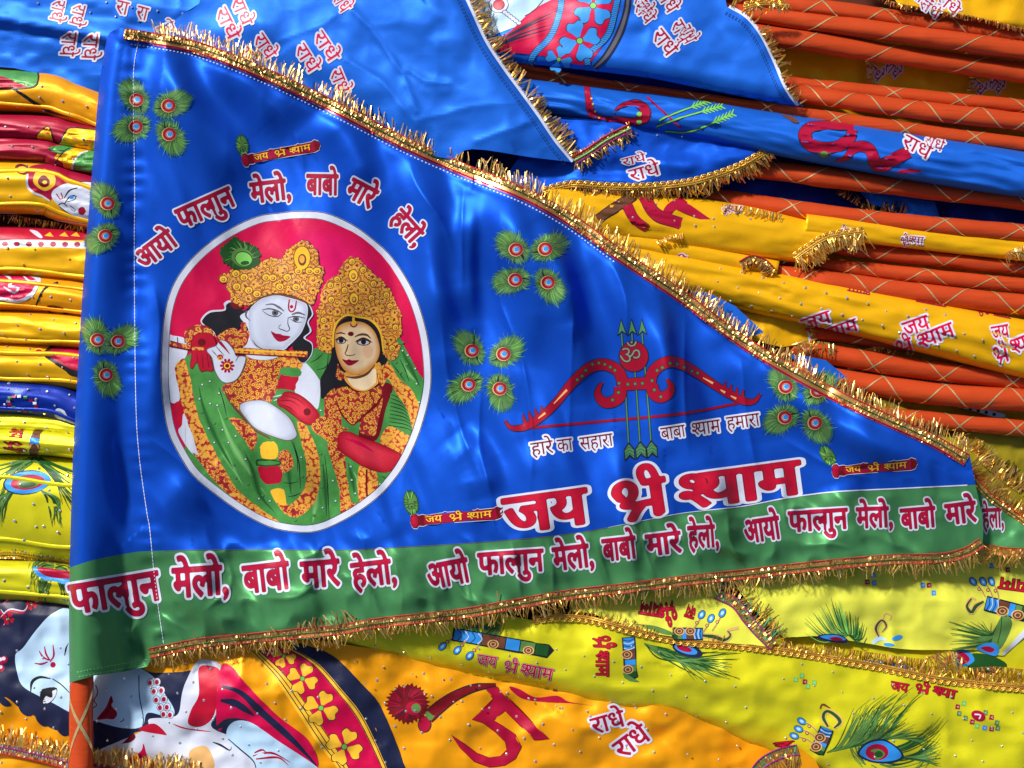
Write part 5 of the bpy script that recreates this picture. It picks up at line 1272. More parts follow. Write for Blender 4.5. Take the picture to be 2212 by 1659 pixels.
for o in ((1420, 1460), (1795, 1840)):
    q = [(o[0] + 10, -100), (o[0] + (0 if o[0] < 1500 else -20), 60), (o[0] - (60 if o[0] < 1500 else 70), 230), (o[0] - (170 if o[0] < 1500 else 190), 350), (o[0] - 200, 420)]
    p.stroke(C2(*q), 15, BLACK, 3); p.stroke(C2(*q), 12, SKYB, 4)
    pp = resample(smooth(C2(*q), 6), 5)
    for a, tt in zip(pp, tangents(pp)): p.stroke([a + np.array([-tt[1], tt[0]]) * 6 + tt * 3, a - np.array([-tt[1], tt[0]]) * 6 - tt * 3], 1.0, DKBLUE, 5, curve=False)
p.stroke(C2((1860, -80), (1850, 60), (1800, 220), (1720, 360), (1640, 440)), [14, 15, 17, 17, 12], DKBLUE, 4); p.stroke(C2((1860, -80), (1850, 60), (1800, 220), (1720, 360), (1640, 440)), [6, 6, 8, 8, 4], GREY, 5)
for c, s in ((C2((1632, 38))[0], 42), (C2((1545, 265))[0], 42), (C2((1410, 385))[0], 28)): flower(p, c, s, SKYB, 4, .3 + rng.random(), 4)
p.stroke(C2((1190, 105), (1250, 70), (1310, 0)), 2, BLACK, 2); p.oval(C2((1020, 30))[0], 22, 19, DKBLUE, 2); p.oval(C2((1020, 30))[0], 20, 17, WHITE, 3); p.oval(C2((1022, 32))[0], 13, 12, DKRED, 4); p.oval(C2((1020, 30))[0], 11, 10, MAROON, 5, n=16)
for k in range(6): p.oval(C2((1060 + 18 * k, 80 + 14 * k))[0], 6.5, 5, DKBLUE, 3, n=12); p.oval(C2((1060 + 18 * k, 80 + 14 * k))[0], 5, 3.6, WHITE, 4, n=12)
p.build('flower_border_print', b2f)
EDGE2 = smooth([(1575, 14), (1612, 36), (1643, 74), (1671, 130), (1697, 190), (1724, 228)], 6)
p = Print(SB2); p.stroke(EDGE2, 7, FRAY, 1, curve=False); p.build('frayed_edge', b2f)
m = Mesh()
for o in (-9, -13): stitches_ = None
for a, b, h in (((1900, -10), (1960, 80), 26), ((2060, -40), (2130, 70), 28), ((2030, 220), (2130, 340), 30), ((2150, 160), (2212, 260), 28), ((1900, 40), (1980, 130), 26)):
    lett('lettering', b2f, SB2, [('राधे', C2((a[0] + 60, a[1] - 20))[0], C2((b[0] + 70, b[1]))[0], h)], MAROON, bold=.006, bw=.075)
lett('lettering', b2f, SB2, [('राधे', C3((50, 170))[0], C3((100, 270))[0], 28)], MAROON, bold=.006, bw=.075)
fringe(b2f, SB2, EDGE2, -1, 26, [GOLD, COPPER, OLDGOLD], .6, 'fringe', seed=74, start=2, wid=2.8, spread=.3, drop=.01)
fringe(b2f, SB2, [(1612, 10), (1650, 2), (1705, 8)], 1, 26, [GOLD, OLDGOLD], .8, 'fringe', seed=75, wid=2.6, spread=.4); scallops(b2f, SB2, [(1608, 14), (1650, 4), (1705, 10)], -1, 8, OLDGOLD, 'gold_lace')

b1f = empty('blue_flag', 800, 150, 0.02, 'wide plain blue flag with frayed white edge and slanting pink verses above the gold trim', 'flag')
def f_b1(px, py):
    z = 0.056 + .0028 * fbm(px / 150. + 1, py / 130. + 2) + .0012 * (0.4 - np.sqrt(fbm(px / 75. + 6, py / 75. + 1, 2) ** 2 + .01)) - .006 * np.clip((py - 120) / 300, 0, 1)
    for ln, w, h in (([(760, 20), (800, 60), (870, 160), (900, 240)], 6, .0022), ([(750, 130), (820, 170), (900, 270)], 6, .0016), ([(880, 150), (920, 175), (970, 180)], 8, .0025), ([(900, 260), (1020, 230), (1140, 215)], 6, .0014), ([(1030, 305), (1150, 260)], 7, .002), ([(600, 90), (700, 50), (740, 20)], 6, .0012)):
        d = poly_dist(px, py, np.array(ln, float))[0]; z = z + .7 * h * np.exp(-(np.sqrt(d * d + 16) - 4) / w)
    return z + ridge(px, py, [(560, 40), (720, 130), (860, 250)], 70, .005, 70) + ridge(px, py, [(930, 20), (1040, 160), (1100, 300)], 60, .005, 40) - .006 * np.exp(-((px - (1010 + .66 * (py))) / 22) ** 2)
SB1 = Grid(f_b1, 300, 1280, -240, 370)
EDGE1 = smooth([(900, -210), (996, -30), (1020, 20), (1050, 85), (1085, 140), (1125, 195), (1165, 250), (1200, 302), (1238, 348)], 6)
sheet('cloth', b1f, SB1, np.vstack([[(330, 70), (395, 30), (430, 8), (500, -210)], EDGE1, smooth([(1236, 350), (1150, 340), (1020, 322), (980, 345)], 4), [(900, 330), (700, 240), (500, 150), (380, 110)]]), BLUE2, 7)
p = Print(SB1); n_ = tangents(EDGE1); off = np.stack([-n_[:, 1], n_[:, 0]], -1)
p.stroke(EDGE1 + off * 2, 6, FRAY, 1, curve=False); p.build('frayed_edge', b1f)
r_ = random.Random(77); mm = Mesh()
for i in range(700):
    k = r_.uniform(0, len(EDGE1) - 1.01); i0 = int(k); o = EDGE1[i0] * (1 - k + i0) + EDGE1[i0 + 1] * (k - i0); d = -off[i0] * r_.uniform(2, 7) + n_[i0] * r_.gauss(0, 2)
    q = np.array([o + n_[i0] * .5, o - n_[i0] * .5, o + d]); z = SB1.z(q[:, 0], q[:, 1]) + np.array([.0004, .0004, r_.uniform(0, .003)]); mm.add(P(q[:, 0], q[:, 1], z), [(0, 1, 2)], FRAY)
mm.build('frayed_threads', b1f, custom=False, kind='stuff')
m = Mesh()
def stitch_line(surf, path, mat, mesh, ln=4, gap=4, w=1.6):
    p_ = resample(smooth(path, 3), 1.0); i = 0; t_ = tangents(p_)
    while i + ln < len(p_):
        a, b = p_[i], p_[i + ln]; nn = np.array([-t_[i, 1], t_[i, 0]]) * w / 2; q = np.array([a + nn, b + nn, b - nn, a - nn]); mesh.add(P(q[:, 0], q[:, 1], surf.z(q[:, 0], q[:, 1]) + .0005), [(0, 3, 2, 1)], mat); i += ln + gap
stitch_line(SB1, EDGE1[::4] + off[::4] * 16, DKBLUE, m); m.build('stitching', b1f, custom=False); m = Mesh(); stitch_line(SB1, EDGE1[::4] + off[::4] * 20, DKBLUE, m)
m.build('stitching', b1f, custom=False)
m = Mesh(); n2 = tangents(EDGE2); off2 = np.stack([-n2[:, 1], n2[:, 0]], -1)
stitch_line(SB2, EDGE2[::3] + off2[::3] * 14, DKBLUE, m); m.build('stitching', b2f, custom=False); m = Mesh(); stitch_line(SB2, EDGE2[::3] + off2[::3] * 18, DKBLUE, m); m.build('stitching', b2f, custom=False)
VB = [((1500, 20), (1600, 200)), ((1400, 90), (1520, 290)), ((1640, 250), (1760, 400)), ((2030, 240), (2170, 420)), ((1910, 320), (2040, 490)), ((2140, 480), (2230, 640)), ((2150, -20), (2240, 90)), ((1540, 330), (1640, 420)), ((1060, 150), (1150, 180))]
for a, b in VB[:8]: lett('lettering', b1f, SB1, [('राधे', C1((a[0] + 75, a[1] - 20))[0], C1((b[0] + 50, b[1] - 28))[0], 27)], PINK, bold=.006, bw=.075)
lett('lettering', b1f, SB1, [('राधे', C1((1030, 175))[0], C1((1140, 130))[0], 22)], MAROON, bold=.006, bw=.075)
fringe(b1f, SB1, EDGE1, -1, 30, [GOLD, GOLD, OLDGOLD, COPPER], .55, 'fringe', seed=76, start=3, wid=3.4, spread=.25, drop=.012)

# ------------------------------------------------------------------ yellow rolls on the right
y1 = empty('yellow_flag', 1500, 480, 0.0, 'yellow flag fold with huge crimson strokes and gold tassel end under the lace hem', 'flag')
RY1 = Roll([(1180, 440), (1330, 464), (1475, 482), (1620, 502), (1730, 520), (1788, 526)], [52, 58, 60, 54, 44], 0.022, 0.022, seed=31, bump=.0016)
roll_mesh('cloth', y1, RY1, YEL, step=6, rings=24)
p = Print(RY1); p.stroke(C2((1660, 1420), (1780, 1340), (1900, 1270)), [20, 24, 20], BLACK, 0); p.stroke(C2((1660, 1420), (1780, 1340), (1900, 1270)), [16, 20, 16], BROWN, 1)
p.stroke(C2((1850, 1330), (1900, 1420), (1980, 1480)), [24, 22, 18], BLACK, 2); p.stroke(C2((1850, 1330), (1900, 1420), (1980, 1480)), [22, 20, 16], MAROON, 3)
p.stroke(C2((1960, 1270), (2040, 1390), (2200, 1450)), [26, 28, 26], BLACK, 2); p.stroke(C2((1960, 1270), (2040, 1390), (2200, 1450)), [23, 25, 23], MAROON, 3); p.stroke(C2((2100, 1420), (2130, 1350), (2230, 1290)), [20, 20, 18], MAROON, 3); p.fill([np.array(C3((-40, 1290), (50, 1330), (180, 1420), (110, 1420), (-40, 1360)))], MAROON, 3)
p.build('big_letter_print', y1)
for s, a, b in (('R', (250, 1350), (300, 1338)), ('या', (320, 1335), (400, 1340))): lett('lettering', y1, RY1, [(s, C3(a)[0], C3(b)[0], 14)], MAROON, bold=.006, bw=.075)
stones(y1, RY1, [C3(q)[0] for q in ((75, 1400), (200, 1415), (80, 1460), (205, 1468), (440, 1420))] + [C2(q)[0] for q in ((1780, 1300), (1890, 1410), (2040, 1320), (2160, 1300), (2160, 1430), (1980, 1590))], r=2.8)
tp7 = [(1716, 556), (1745, 535), (1790, 510), (1866, 498)]
SF7 = Surf(lambda x, y: 0.046 + 0 * x)
scallops(y1, SF7, tp7, -1, 8, OLDGOLD, 'gold_lace'); braid(y1, SF7, tp7, -6, 6, [OLDGOLD, GOLD], 'gold_braid', seed=41, lanes=2); fringe(y1, SF7, tp7, 1, 36, [OLDGOLD, GOLD, OLDGOLD], 1.0, 'fringe', seed=81, wid=2.4, spread=.3, start=4)
y1b = empty('yellow_strip', 2000, 520, 0.0, 'narrow yellow flag strip with maroon verses between two orange sticks', 'flag')
RY1b = Roll([(1740, 486), (1900, 505), (2100, 528), (2280, 548), (2500, 572)], 24, 0.034, 0.010, seed=32); roll_mesh('cloth', y1b, RY1b, YEL, step=6)
for s, a, b, h in (('Rी', (1020, 1490), (1070, 1475), 18), ('Sया', (1080, 1480), (1160, 1490), 16), ('Rी', (1410, 1540), (1470, 1530), 18), ('Sया', (1480, 1530), (1580, 1540), 16)): lett('lettering', y1b, RY1b, [(s, C3(a)[0], C3(b)[0], h)], MAROON, bold=.006, bw=.075)
fringe(y1b, SF7, [(2170, 548), (2195, 535), (2230, 530)], 1, 26, [OLDGOLD, GOLD], .9, 'fringe', seed=82, wid=2.4)
fringe(y1b, Surf(lambda x, y: 0.040 + 0 * x), [(1560, 440), (1620, 448), (1690, 462)], 1, 22, [OLDGOLD, GOLD, COPPER], .45, 'fringe', seed=83, wid=2.2)
y2 = empty('yellow_flag', 1450, 540, 0.0, 'thin yellow fold with a printed dotted corner tucked against the gold trim', 'flag')
RY2 = Roll([(1200, 495), (1400, 530), (1560, 560), (1680, 584)], [26, 30, 24], 0.020, 0.020, seed=33); roll_mesh('cloth', y2, RY2, YEL, step=6)
p = Print(RY2); p.fill([np.array(C2((1700, 1450), (1820, 1450), (1740, 1520), (1660, 1490)))], WHITE, 0, 7); p.oval(C2((1748, 1475))[0], 5, 5, MAROON, 1, n=12); p.build('print', y2)
lett('lettering', y2, RY2, [('Rी', (1445, 560), (1490, 552), 16)], PINK, bold=.006, bw=.075)
tp8 = [(1600, 572), (1625, 560), (1650, 568), (1672, 590)]
braid(y2, SF7, tp8, -8, 8, [OLDGOLD, COPPER, GOLD], 'gold_braid', seed=42, lanes=3); cord(y2, SF7, tp8, -8, 1.4, REDCORD, 'red_cord', lift=.002); fringe(y2, SF7, tp8, 1, 20, [COPPER, BROWN, OLDGOLD], .9, 'fringe', seed=84, wid=2.4); fringe(y2, SF7, C2((2060, 1590), (2130, 1560), (2212, 1545)), -1, 14, [OLDGOLD, GOLD], .9, 'fringe', seed=85, wid=2.2)
y3 = empty('spangled_yellow_roll', 1850, 660, 0.0, 'thick spangled yellow roll with pink greeting text lying across the lower sticks', 'flag')
RY3 = Roll([(1330, 556), (1475, 590), (1640, 630), (1800, 662), (2000, 708), (2280, 768), (2500, 814)], [44, 48, 52, 62, 66], [0.018, 0.024, 0.034, 0.040, 0.040], 0.024, seed=34, bump=.002); roll_mesh('cloth', y3, RY3, YEL, step=6, rings=24)
for s, a, b, h in (('जय', (790, 405), (970, 345), 26), ('याम', (960, 460), (1140, 395), 26), ('जय', (1440, 430), (1600, 375), 30), ('Rी', (1370, 560), (1490, 520), 30), ('Sयाम', (1530, 510), (1760, 420), 30), ('जय', (2010, 460), (2120, 440), 28), ('Rी', (2000, 600), (2110, 570), 34), ('Sयाम', (2130, 545), (2330, 470), 32)):
    lett('lettering', y3, RY3, [(s, C6(a)[0], C6(b)[0], h)], PINK, bold=.015, bw=.075)
for s, a, b in (('Sयाम', (1050, 222), (1200, 252)), ('Sयाम', (1490, 292), (1690, 330)), ('Rी', (1900, 360), (1990, 382)), ('याम', (2000, 382), (2110, 405))): lett('lettering', y3, RY3, [(s, C6((b[0], b[1]))[0], C6((a[0], a[1]))[0], 16)], MAROON, None, bold=.01)
stones(y3, RY3, [C6(q)[0] for q in ((225, 165), (358, 205), (495, 237), (628, 272), (766, 310), (900, 342), (1035, 380), (1165, 413), (1295, 450), (1405, 497), (1535, 537), (1655, 577), (1775, 612), (1890, 647), (245, 80), (380, 105), (520, 140), (655, 173), (795, 205), (930, 238), (1065, 270), (1200, 308), (1320, 355), (1460, 390), (1590, 430), (1705, 465), (1825, 503), (1945, 545), (2080, 590), (310, 293), (445, 325), (577, 356), (710, 390), (1575, 345), (1700, 380))], r=3.2)
y4 = empty('yellow_flag', 1650, 680, 0.0, 'small yellow flag flap with frayed edge under the spangled roll, beside the trim', 'flag')
SY = flat(0.022, .003, 60, 60, seed=35, cr=.002, tilt=(-.00002, 0), c=(1650, 680))
sheet('cloth', y4, SY, np.array([(1480, 600), (1560, 648), (1660, 672), (1718, 684), (1746, 696), (1752, 740), (1690, 750), (1600, 730)]), YEL, 8)
p = Print(SY); p.stroke([(1724, 686), (1742, 700), (1750, 738)], 6, FRAY, 1); p.build('frayed_edge', y4)
fringe(y4, SY, [(1728, 684), (1746, 700), (1752, 740)], -1, 20, [OLDGOLD, COPPER], .6, 'fringe', seed=86, wid=2.2)
fringe(y4, Surf(lambda x, y: 0.034 + 0 * x), [(1712, 752), (1740, 735), (1800, 742)], 1, 30, [OLDGOLD, GOLD], 1.2, 'fringe', seed=87, wid=2.4, spread=.5)
b5 = empty('blue_scrap', 1700, 740, 0.02, 'blue hem scrap peeping out under the gold trim fringe', 'flag')
SBS = flat(0.047, .001, seed=36)
for k, (a, b) in enumerate((((1490, 628), (1650, 718)), ((1700, 765), (1830, 815)))):
    sheet('cloth', b5, SBS, np.array([a, (a[0] + 40, a[1] + 4), ((a[0] + b[0]) / 2 + 18, (a[1] + b[1]) / 2 - 12), b, (b[0] - 30, b[1] + 10), ((a[0] + b[0]) / 2 - 10, (a[1] + b[1]) / 2 + 18)]), BLUE2, 8)
# ================================================================== the big blue flag on top
LEFT = np.array([(262, 60), (236, 72), (226, 110), (214, 190), (203, 320), (190, 480), (177, 650), (165, 850), (157, 1000), (151, 1200), (149, 1330), (150, 1476)], float)
TRIM_TOP = np.array([(268, 72), (333, 82), (430, 102), (567, 155), (737, 236), (870, 305), (1004, 365), (1137, 419), (1237, 475), (1337, 547), (1475, 640), (1608, 738), (1742, 818), (1875, 886), (2008, 946), (2090, 992)], float)
TRIM_LOW = np.array([(322, 1412), (430, 1390), (533, 1380), (633, 1370), (737, 1360), (817, 1346), (997, 1326), (1120, 1304), (1237, 1284), (1360, 1270), (1475, 1255), (1608, 1241), (1755, 1224), (1908, 1210), (2030, 1206), (2085, 1194), (2122, 1172)], float)
BAND = smooth([(120, 1232), (150, 1226), (200, 1210), (270, 1196), (330, 1190), (530, 1187), (737, 1188), (900, 1180), (1080, 1168), (1250, 1150), (1370, 1128), (1475, 1108), (1600, 1094), (1708, 1074), (1808, 1062), (1960, 1054), (2108, 1047), (2160, 1044)], 6)

def _fade(s, L, k=0.3):
    t = np.clip(np.minimum(s, L - s) / (k * L), 0, 1)
    return t * t * (3 - 2 * t)
def _len(line): return float(np.sum(np.hypot(*np.diff(np.asarray(line, float), axis=0).T)))
def ridge(px, py, line, w, h, w2=None):
    line = smooth(line, 4); d, sd, s = poly_dist(px, py, line)
    return h * np.exp(-(d / np.where(sd > 0, w, w2 or w)) ** 2) * (0.25 + 0.75 * _fade(s, _len(line)))
def crease(px, py, line, w, h):
    line = smooth(line, 4); d, sd, s = poly_dist(px, py, line)
    return 1.8 * h * np.exp(-(np.sqrt(d * d + 5.0) - 2.2) / (0.9 * w)) * _fade(s, _len(line))
# soft folds (line, width left of travel, height m, width right of travel) read off the light and dark bands of the photo
FOLDS = [
    ([(300, 118), (380, 190), (470, 300), (560, 420)], 60, 0.0065, 45),
    ([(420, 110), (560, 200), (640, 290)], 55, 0.006, 60),
    ([(690, 230), (760, 330), (800, 420)], 40, 0.006, 34),
    ([(320, 560), (330, 760), (318, 960)], 34, 0.004, 30),
    ([(330, 1120), (420, 1040)], 60, 0.004, 40),
    ([(880, 330), (930, 470), (940, 620), (960, 760)], 46, 0.009, 42),
    ([(1040, 400), (1120, 520), (1150, 640), (1130, 800)], 50, 0.008, 46),
    ([(985, 930), (1040, 1000), (1060, 1080)], 46, 0.006, 30),
    ([(1020, 420), (1010, 560), (1020, 700)], 40, 0.006, 22),
    ([(1170, 470), (1220, 600), (1236, 700)], 34, 0.007, 24),
    ([(1420, 640), (1440, 800), (1436, 960)], 34, 0.006, 22),
    ([(1210, 600), (1240, 760), (1260, 880)], 42, 0.0055, 36),
    ([(1300, 560), (1400, 700), (1470, 840), (1490, 1000)], 55, 0.007, 44),
    ([(1560, 740), (1640, 870), (1660, 960)], 48, 0.005, 40),
    ([(1660, 800), (1780, 900), (1900, 965), (2000, 1000)], 40, 0.0085, 34),
    ([(1140, 940), (1180, 1060), (1190, 1200)], 34, 0.0045, 28),
    ([(1330, 940), (1340, 1060), (1360, 1180), (1366, 1260)], 36, 0.005, 26),
    ([(1540, 1000), (1560, 1110), (1600, 1200)], 36, 0.005, 26),
    ([(1800, 1040), (1830, 1130), (1840, 1190)], 40, 0.004, 30),
    ([(840, 1160), (880, 1260), (900, 1330)], 50, 0.0045, 36),
    ([(600, 1160), (640, 1260), (700, 1350)], 60, 0.0045, 40),
    ([(420, 1200), (440, 1300), (520, 1370)], 40, 0.004, 30),
    ([(220, 1260), (270, 1340), (300, 1420)], 36, 0.003, 30),
    ([(560, 480), (700, 560), (800, 700)], 80, 0.004, 80),
    ([(480, 900), (640, 980), (800, 960)], 90, 0.004, 90),
]
CREASES = [
    ([(1085, 400), (1074, 620), (1128, 780), (1150, 950), (1142, 1110)], 7, 0.0018),
    ([(1003, 385), (997, 500), (1000, 640)], 6, 0.0013),
    ([(1245, 590), (1233, 800), (1228, 1000)], 7, 0.0013),
    ([(1040, 800), (1036, 960), (1075, 1120)], 7, 0.0015),
    ([(1480, 660), (1478, 850), (1490, 1000)], 7, 0.0014),
    ([(245, 925), (247, 1020), (265, 1090)], 5, 0.0010),
    ([(300, 930), (420, 1020), (520, 1110)], 7, 0.0010),
    ([(1100, 1155), (1115, 1220), (1128, 1300)], 6, 0.0018),
    ([(1386, 1130), (1398, 1200), (1420, 1262)], 6, 0.0018),
    ([(1570, 1100), (1578, 1170), (1610, 1230)], 6, 0.0016),
    ([(1180, 1160), (1192, 1200), (1196, 1290)], 6, 0.0014),
    ([(850, 1205), (866, 1280), (866, 1340)], 7, 0.0014),
    ([(555, 1290), (640, 1290), (700, 1240)], 6, 0.0012),
    ([(1720, 1180), (1800, 1176), (1850, 1190)], 7, 0.0012),
    ([(640, 1090), (670, 1130), (690, 1200)], 8, 0.0010),
    ([(880, 330), (900, 400), (955, 480), (985, 560)], 9, 0.0016),
    ([(560, 190), (640, 300), (660, 400)], 9, 0.0012),
    ([(1310, 545), (1350, 640), (1352, 760)], 8, 0.0014),
    ([(1600, 760), (1612, 900), (1640, 1040)], 8, 0.0015),
    ([(1680, 940), (1800, 1010), (1900, 1040)], 8, 0.0013),
    ([(950, 650), (965, 800), (1000, 940), (1050, 1060)], 8, 0.0015),
    ([(330, 600), (345, 700), (335, 820)], 8, 0.0010),
    ([(760, 1130), (790, 1200), (800, 1330)], 8, 0.0014),
    ([(300, 1260), (350, 1330), (420, 1370)], 8, 0.0014),
    ([(980, 1190), (1010, 1260), (1015, 1310)], 7, 0.0014),
    ([(1280, 1150), (1300, 1210), (1320, 1268)], 7, 0.0015),
    ([(1480, 1110), (1495, 1170), (1520, 1240)], 7, 0.0015),
    ([(1690, 1080), (1700, 1140), (1740, 1210)], 7, 0.0014),
    ([(1900, 1060), (1905, 1120), (1940, 1195)], 7, 0.0014),
    ([(480, 1190), (500, 1260), (430, 1330)], 7, 0.0012),
]
def f_main(px, py):
    x0 = np.interp(py, LEFT[1:, 1], LEFT[1:, 0])
    u = px - x0
    base = 0.064 + 0.004 * np.clip((700 - py) / 700, -1, 1) + 0.002 * np.sin(px / 240.0)
    # sleeve round the pole: pole lies 28 units inside the left edge
    R = 27.0
    up = np.where(u < R, np.sqrt(np.clip(1 - ((R - u) / R) ** 2, 0, 1)), 0.0)
    v = np.clip((u - R) / 95.0, 0, 1)
    dn = 1 - v * v * (3 - 2 * v)
    z = base + 0.0245 * np.where(u < R, up, dn)
    far = np.clip((u - 40) / 90.0, 0, 1)
    for ln, w, h, w2 in FOLDS: z = z + 2.3 * ridge(px, py, ln, w, h, w2) * far
    for ln, w, h in CREASES: z = z + crease(px, py, ln, w, h)
    z = z + (0.0072 * fbm((px * .94 - py * .33) / 92.0 + 3, (py + .33 * px) / 460.0, 2) + 0.0130 * fbm((px * .8 - py * .55) / 210.0 + 9, (py + px) / 560.0, 2) + 0.0014 * fbm((px - py * .35) / 62.0 + 1, py / 190.0, 2)) * far + 0.0007 * far * (0.5 - np.sqrt(fbm(px / 75.0, py / 120.0 + 9, 2) ** 2 + 0.01))
    # stitched pole pocket leaves short puckers
    sx = np.interp(py, [60, 167, 553, 853, 1106, 1240, 1400], [284, 287, 290, 294, 317, 333, 354])
    z = z - 0.0010 * np.exp(-((px - sx) / 9.0) ** 2) + 0.0006 * np.exp(-((px - sx) / 22.0) ** 2) * np.sin(py / 6.0 + 2 * np.sin(py / 31.0))
    # seam along the top edge
    d, sd, s = poly_dist(px, py, TRIM_TOP)
    z = z - 0.0009 * np.exp(-((d - 24) / 7.0) ** 2) * (sd > 0) + 0.0006 * np.exp(-(d / 26.0) ** 2) * np.sin(s / 11.0)
    d, sd, s = poly_dist(px, py, TRIM_LOW)
    z = z + 0.0010 * np.exp(-(d / 40.0) ** 2) * np.sin(s / 17.0) - 0.009 * np.exp(-(d / 95.0) ** 2) * far
    low_ = np.clip((py - np.interp(px, BAND[:, 0], BAND[:, 1]) + 60) / 80, 0, 1) * far
    z = z + low_ * 0.0075 * (0.4 - np.sqrt(fbm((px - .3 * py) / 64.0 + 4, py / 88.0 + 1, 2) ** 2 + .006))
    return z
MAIN = Grid(f_main, 120, 2180, 30, 1520, 2.0)
MAIN.cuts = []
for ln, w, h in CREASES:
    q = resample(smooth(ln, 4), 5.0); t_ = tangents(q); n_ = np.stack([-t_[:, 1], t_[:, 0]], -1)
    MAIN.cuts += [q + n_ * o for o in (-8, -3, 0, 3, 8)]
main = empty('blue_flag', 300, 800, 0.05, 'large royal blue triangular flag with oval portrait, bow and green lower band, atop the heap', 'flag')
tl = resample(smooth(TRIM_TOP, 5), 9); ll = resample(smooth(TRIM_LOW, 5), 9)
tn = tangents(tl); tl_e = tl + np.stack([tn[:, 1], -tn[:, 0]], -1) * 9
ln_ = tangents(ll); ll_e = ll + np.stack([-ln_[:, 1], ln_[:, 0]], -1) * 13
OUT = np.vstack([resample(smooth(LEFT[::-1], 5), 9), tl_e[1:], [(2104, 1030), (2110, 1060), (2121, 1110), (2124, 1150)], ll_e[::-1][1:], [(318, 1440), (262, 1452), (205, 1459)]])
band_y = lambda x: np.interp(x, BAND[:, 0], BAND[:, 1])
bcut = BAND[(BAND[:, 0] > 140) & (BAND[:, 0] < 2125)]
sheet('cloth', main, MAIN, OUT, [BLUE, GREEN], step=6.5, cuts=[resample(bcut, 6)] + MAIN.cuts, pick=lambda x, y: (y > band_y(x)).astype(int))

# the folded-over tail at the fly end
def f_tail(px, py): return 0.046 + 0.004 * np.sin(px / 30.0 + py / 55.0) + 0.002 * fbm(px / 60.0, py / 60.0) - 0.00004 * (px - 2100)
TAIL = Surf(f_tail)
tail_top = np.array([(2088, 1000), (2098, 1022), (2141, 1072), (2192, 1108), (2250, 1150)], float)
sheet('tail_cloth', main, TAIL, np.vstack([resample(tail_top, 8), [(2250, 1206)], [(2212, 1198), (2160, 1196), (2110, 1196), (2090, 1180), (2080, 1100)]]), [BLUE, GREEN], step=8,
      cuts=[np.array([(2085, 1052), (2140, 1046), (2250, 1120)])], pick=lambda x, y: (y > np.interp(x, [2085, 2140, 2250], [1052, 1056, 1130])).astype(int))

# white line between blue and green, stitching
pr = Print(MAIN)
wl = BAND[(BAND[:, 0] > 1300) & (BAND[:, 0] < 2108)]
pr.stroke(wl, [0.5, 2.6, 2.6], WHITE, 1, curve=False)
pr.stroke(BAND[(BAND[:, 0] > 330) & (BAND[:, 0] < 1320)], [1.2, 1.2], GREY, 1, curve=False)
pr.build('band_line', main)
m = Mesh()
def stitches(surf, path, mat, ln=5.0, gap=3.5, w=1.5, mesh=None, dz=0.0006):
    p = resample(smooth(path, 6), 1.0); i = 0; t = tangents(p)
    while i + ln < len(p):
        a, b = p[i], p[int(i + ln)]; nn = np.array([-t[i, 1], t[i, 0]]) * w / 2
        q = np.array([a + nn, b + nn, b - nn, a - nn]); mid = np.array([(a + nn + b + nn) / 2, (a - nn + b - nn) / 2])
        Q = np.vstack([q, mid])
        Z = surf.z(Q[:, 0], Q[:, 1]) + dz * np.array([.4, .4, .4, .4, 1.3, 1.3])
        mesh.add(P(Q[:, 0], Q[:, 1], Z), [(0, 3, 5, 4), (4, 5, 2, 1)], mat)
        i += int(ln + gap + rng.uniform(-.5, .5))
stitches(MAIN, [(300, 84), (288, 167), (291, 400), (290, 553), (293, 853), (300, 980), (317, 1106), (323, 1140), (333, 1240), (343, 1320), (354, 1394)], STITCH, 7, 1.5, 1.4, m)
m.build('stitching', main, custom=False); m = Mesh()
st = tl + np.stack([-tn[:, 1], tn[:, 0]], -1) * 21
st = st[(st[:, 0] > 275) & (st[:, 0] < 1330)]
stitches(MAIN, st, WHITE, 4, 5.0, 2.4, m)
m.build('stitching', main, custom=False); m = Mesh()
stitches(MAIN, [(166, 1452), (240, 1438), (320, 1424)], STITCHG, 5, 3, 1.6, m)
m.build('stitching', main, custom=False); m = Mesh()
stitches(MAIN, [(170, 1462), (240, 1449), (312, 1436)], STITCHG, 5, 3, 1.6, m)
m.build('stitching', main, custom=False)

# ------------------------------------------------------------------ trims of the big flag
tp = TRIM_TOP
braid(main, MAIN, tp[0:], -10, 11, [COPPER, GOLD, GOLD, COPPER], 'gold_braid', lift=0.0016, pitch=3.2, lanes=4, tilt=0.55)
cord(main, MAIN, tp[0:], -10.5, 1.05, REDCORD, 'red_cord', lift=0.0022)
cord(main, MAIN, tp[0:], 1.0, 1.05, GRNCORD, 'green_cord', lift=0.0026)
cord(main, MAIN, tp[0:], 11.5, 1.05, REDCORD, 'red_cord', lift=0.0020)
braid(main, MAIN, tp[1:], 12.5, 16, [PINKFOIL, COPPER, REDCORD, GRNFOIL], 'sequin_edge', lift=0.0014, pitch=3.6, lanes=1, tilt=0.8, seed=8)
fringe(main, MAIN, tp[1:], -1, 33, [COPPER, GOLD, GOLD, OLDGOLD], 0.46, 'fringe', start=9, spread=0.17, wid=2.0, lean=-0.28, seed=3, drop=0.004, curl=0.25, jit=0.9, flat=0.6)
lo = TRIM_LOW
braid(main, MAIN, lo, -10, 9, [COPPER, GOLD, COPPER], 'gold_braid', lift=0.0016, pitch=3.4, lanes=3, seed=12, tilt=0.6)
cord(main, MAIN, lo, -10.5, 1.05, REDCORD, 'red_cord', lift=0.0022)
cord(main, MAIN, lo, 0.5, 1.05, GRNCORD, 'green_cord', lift=0.0028)
cord(main, MAIN, lo, 9.5, 1.05, REDCORD, 'red_cord', lift=0.0022)
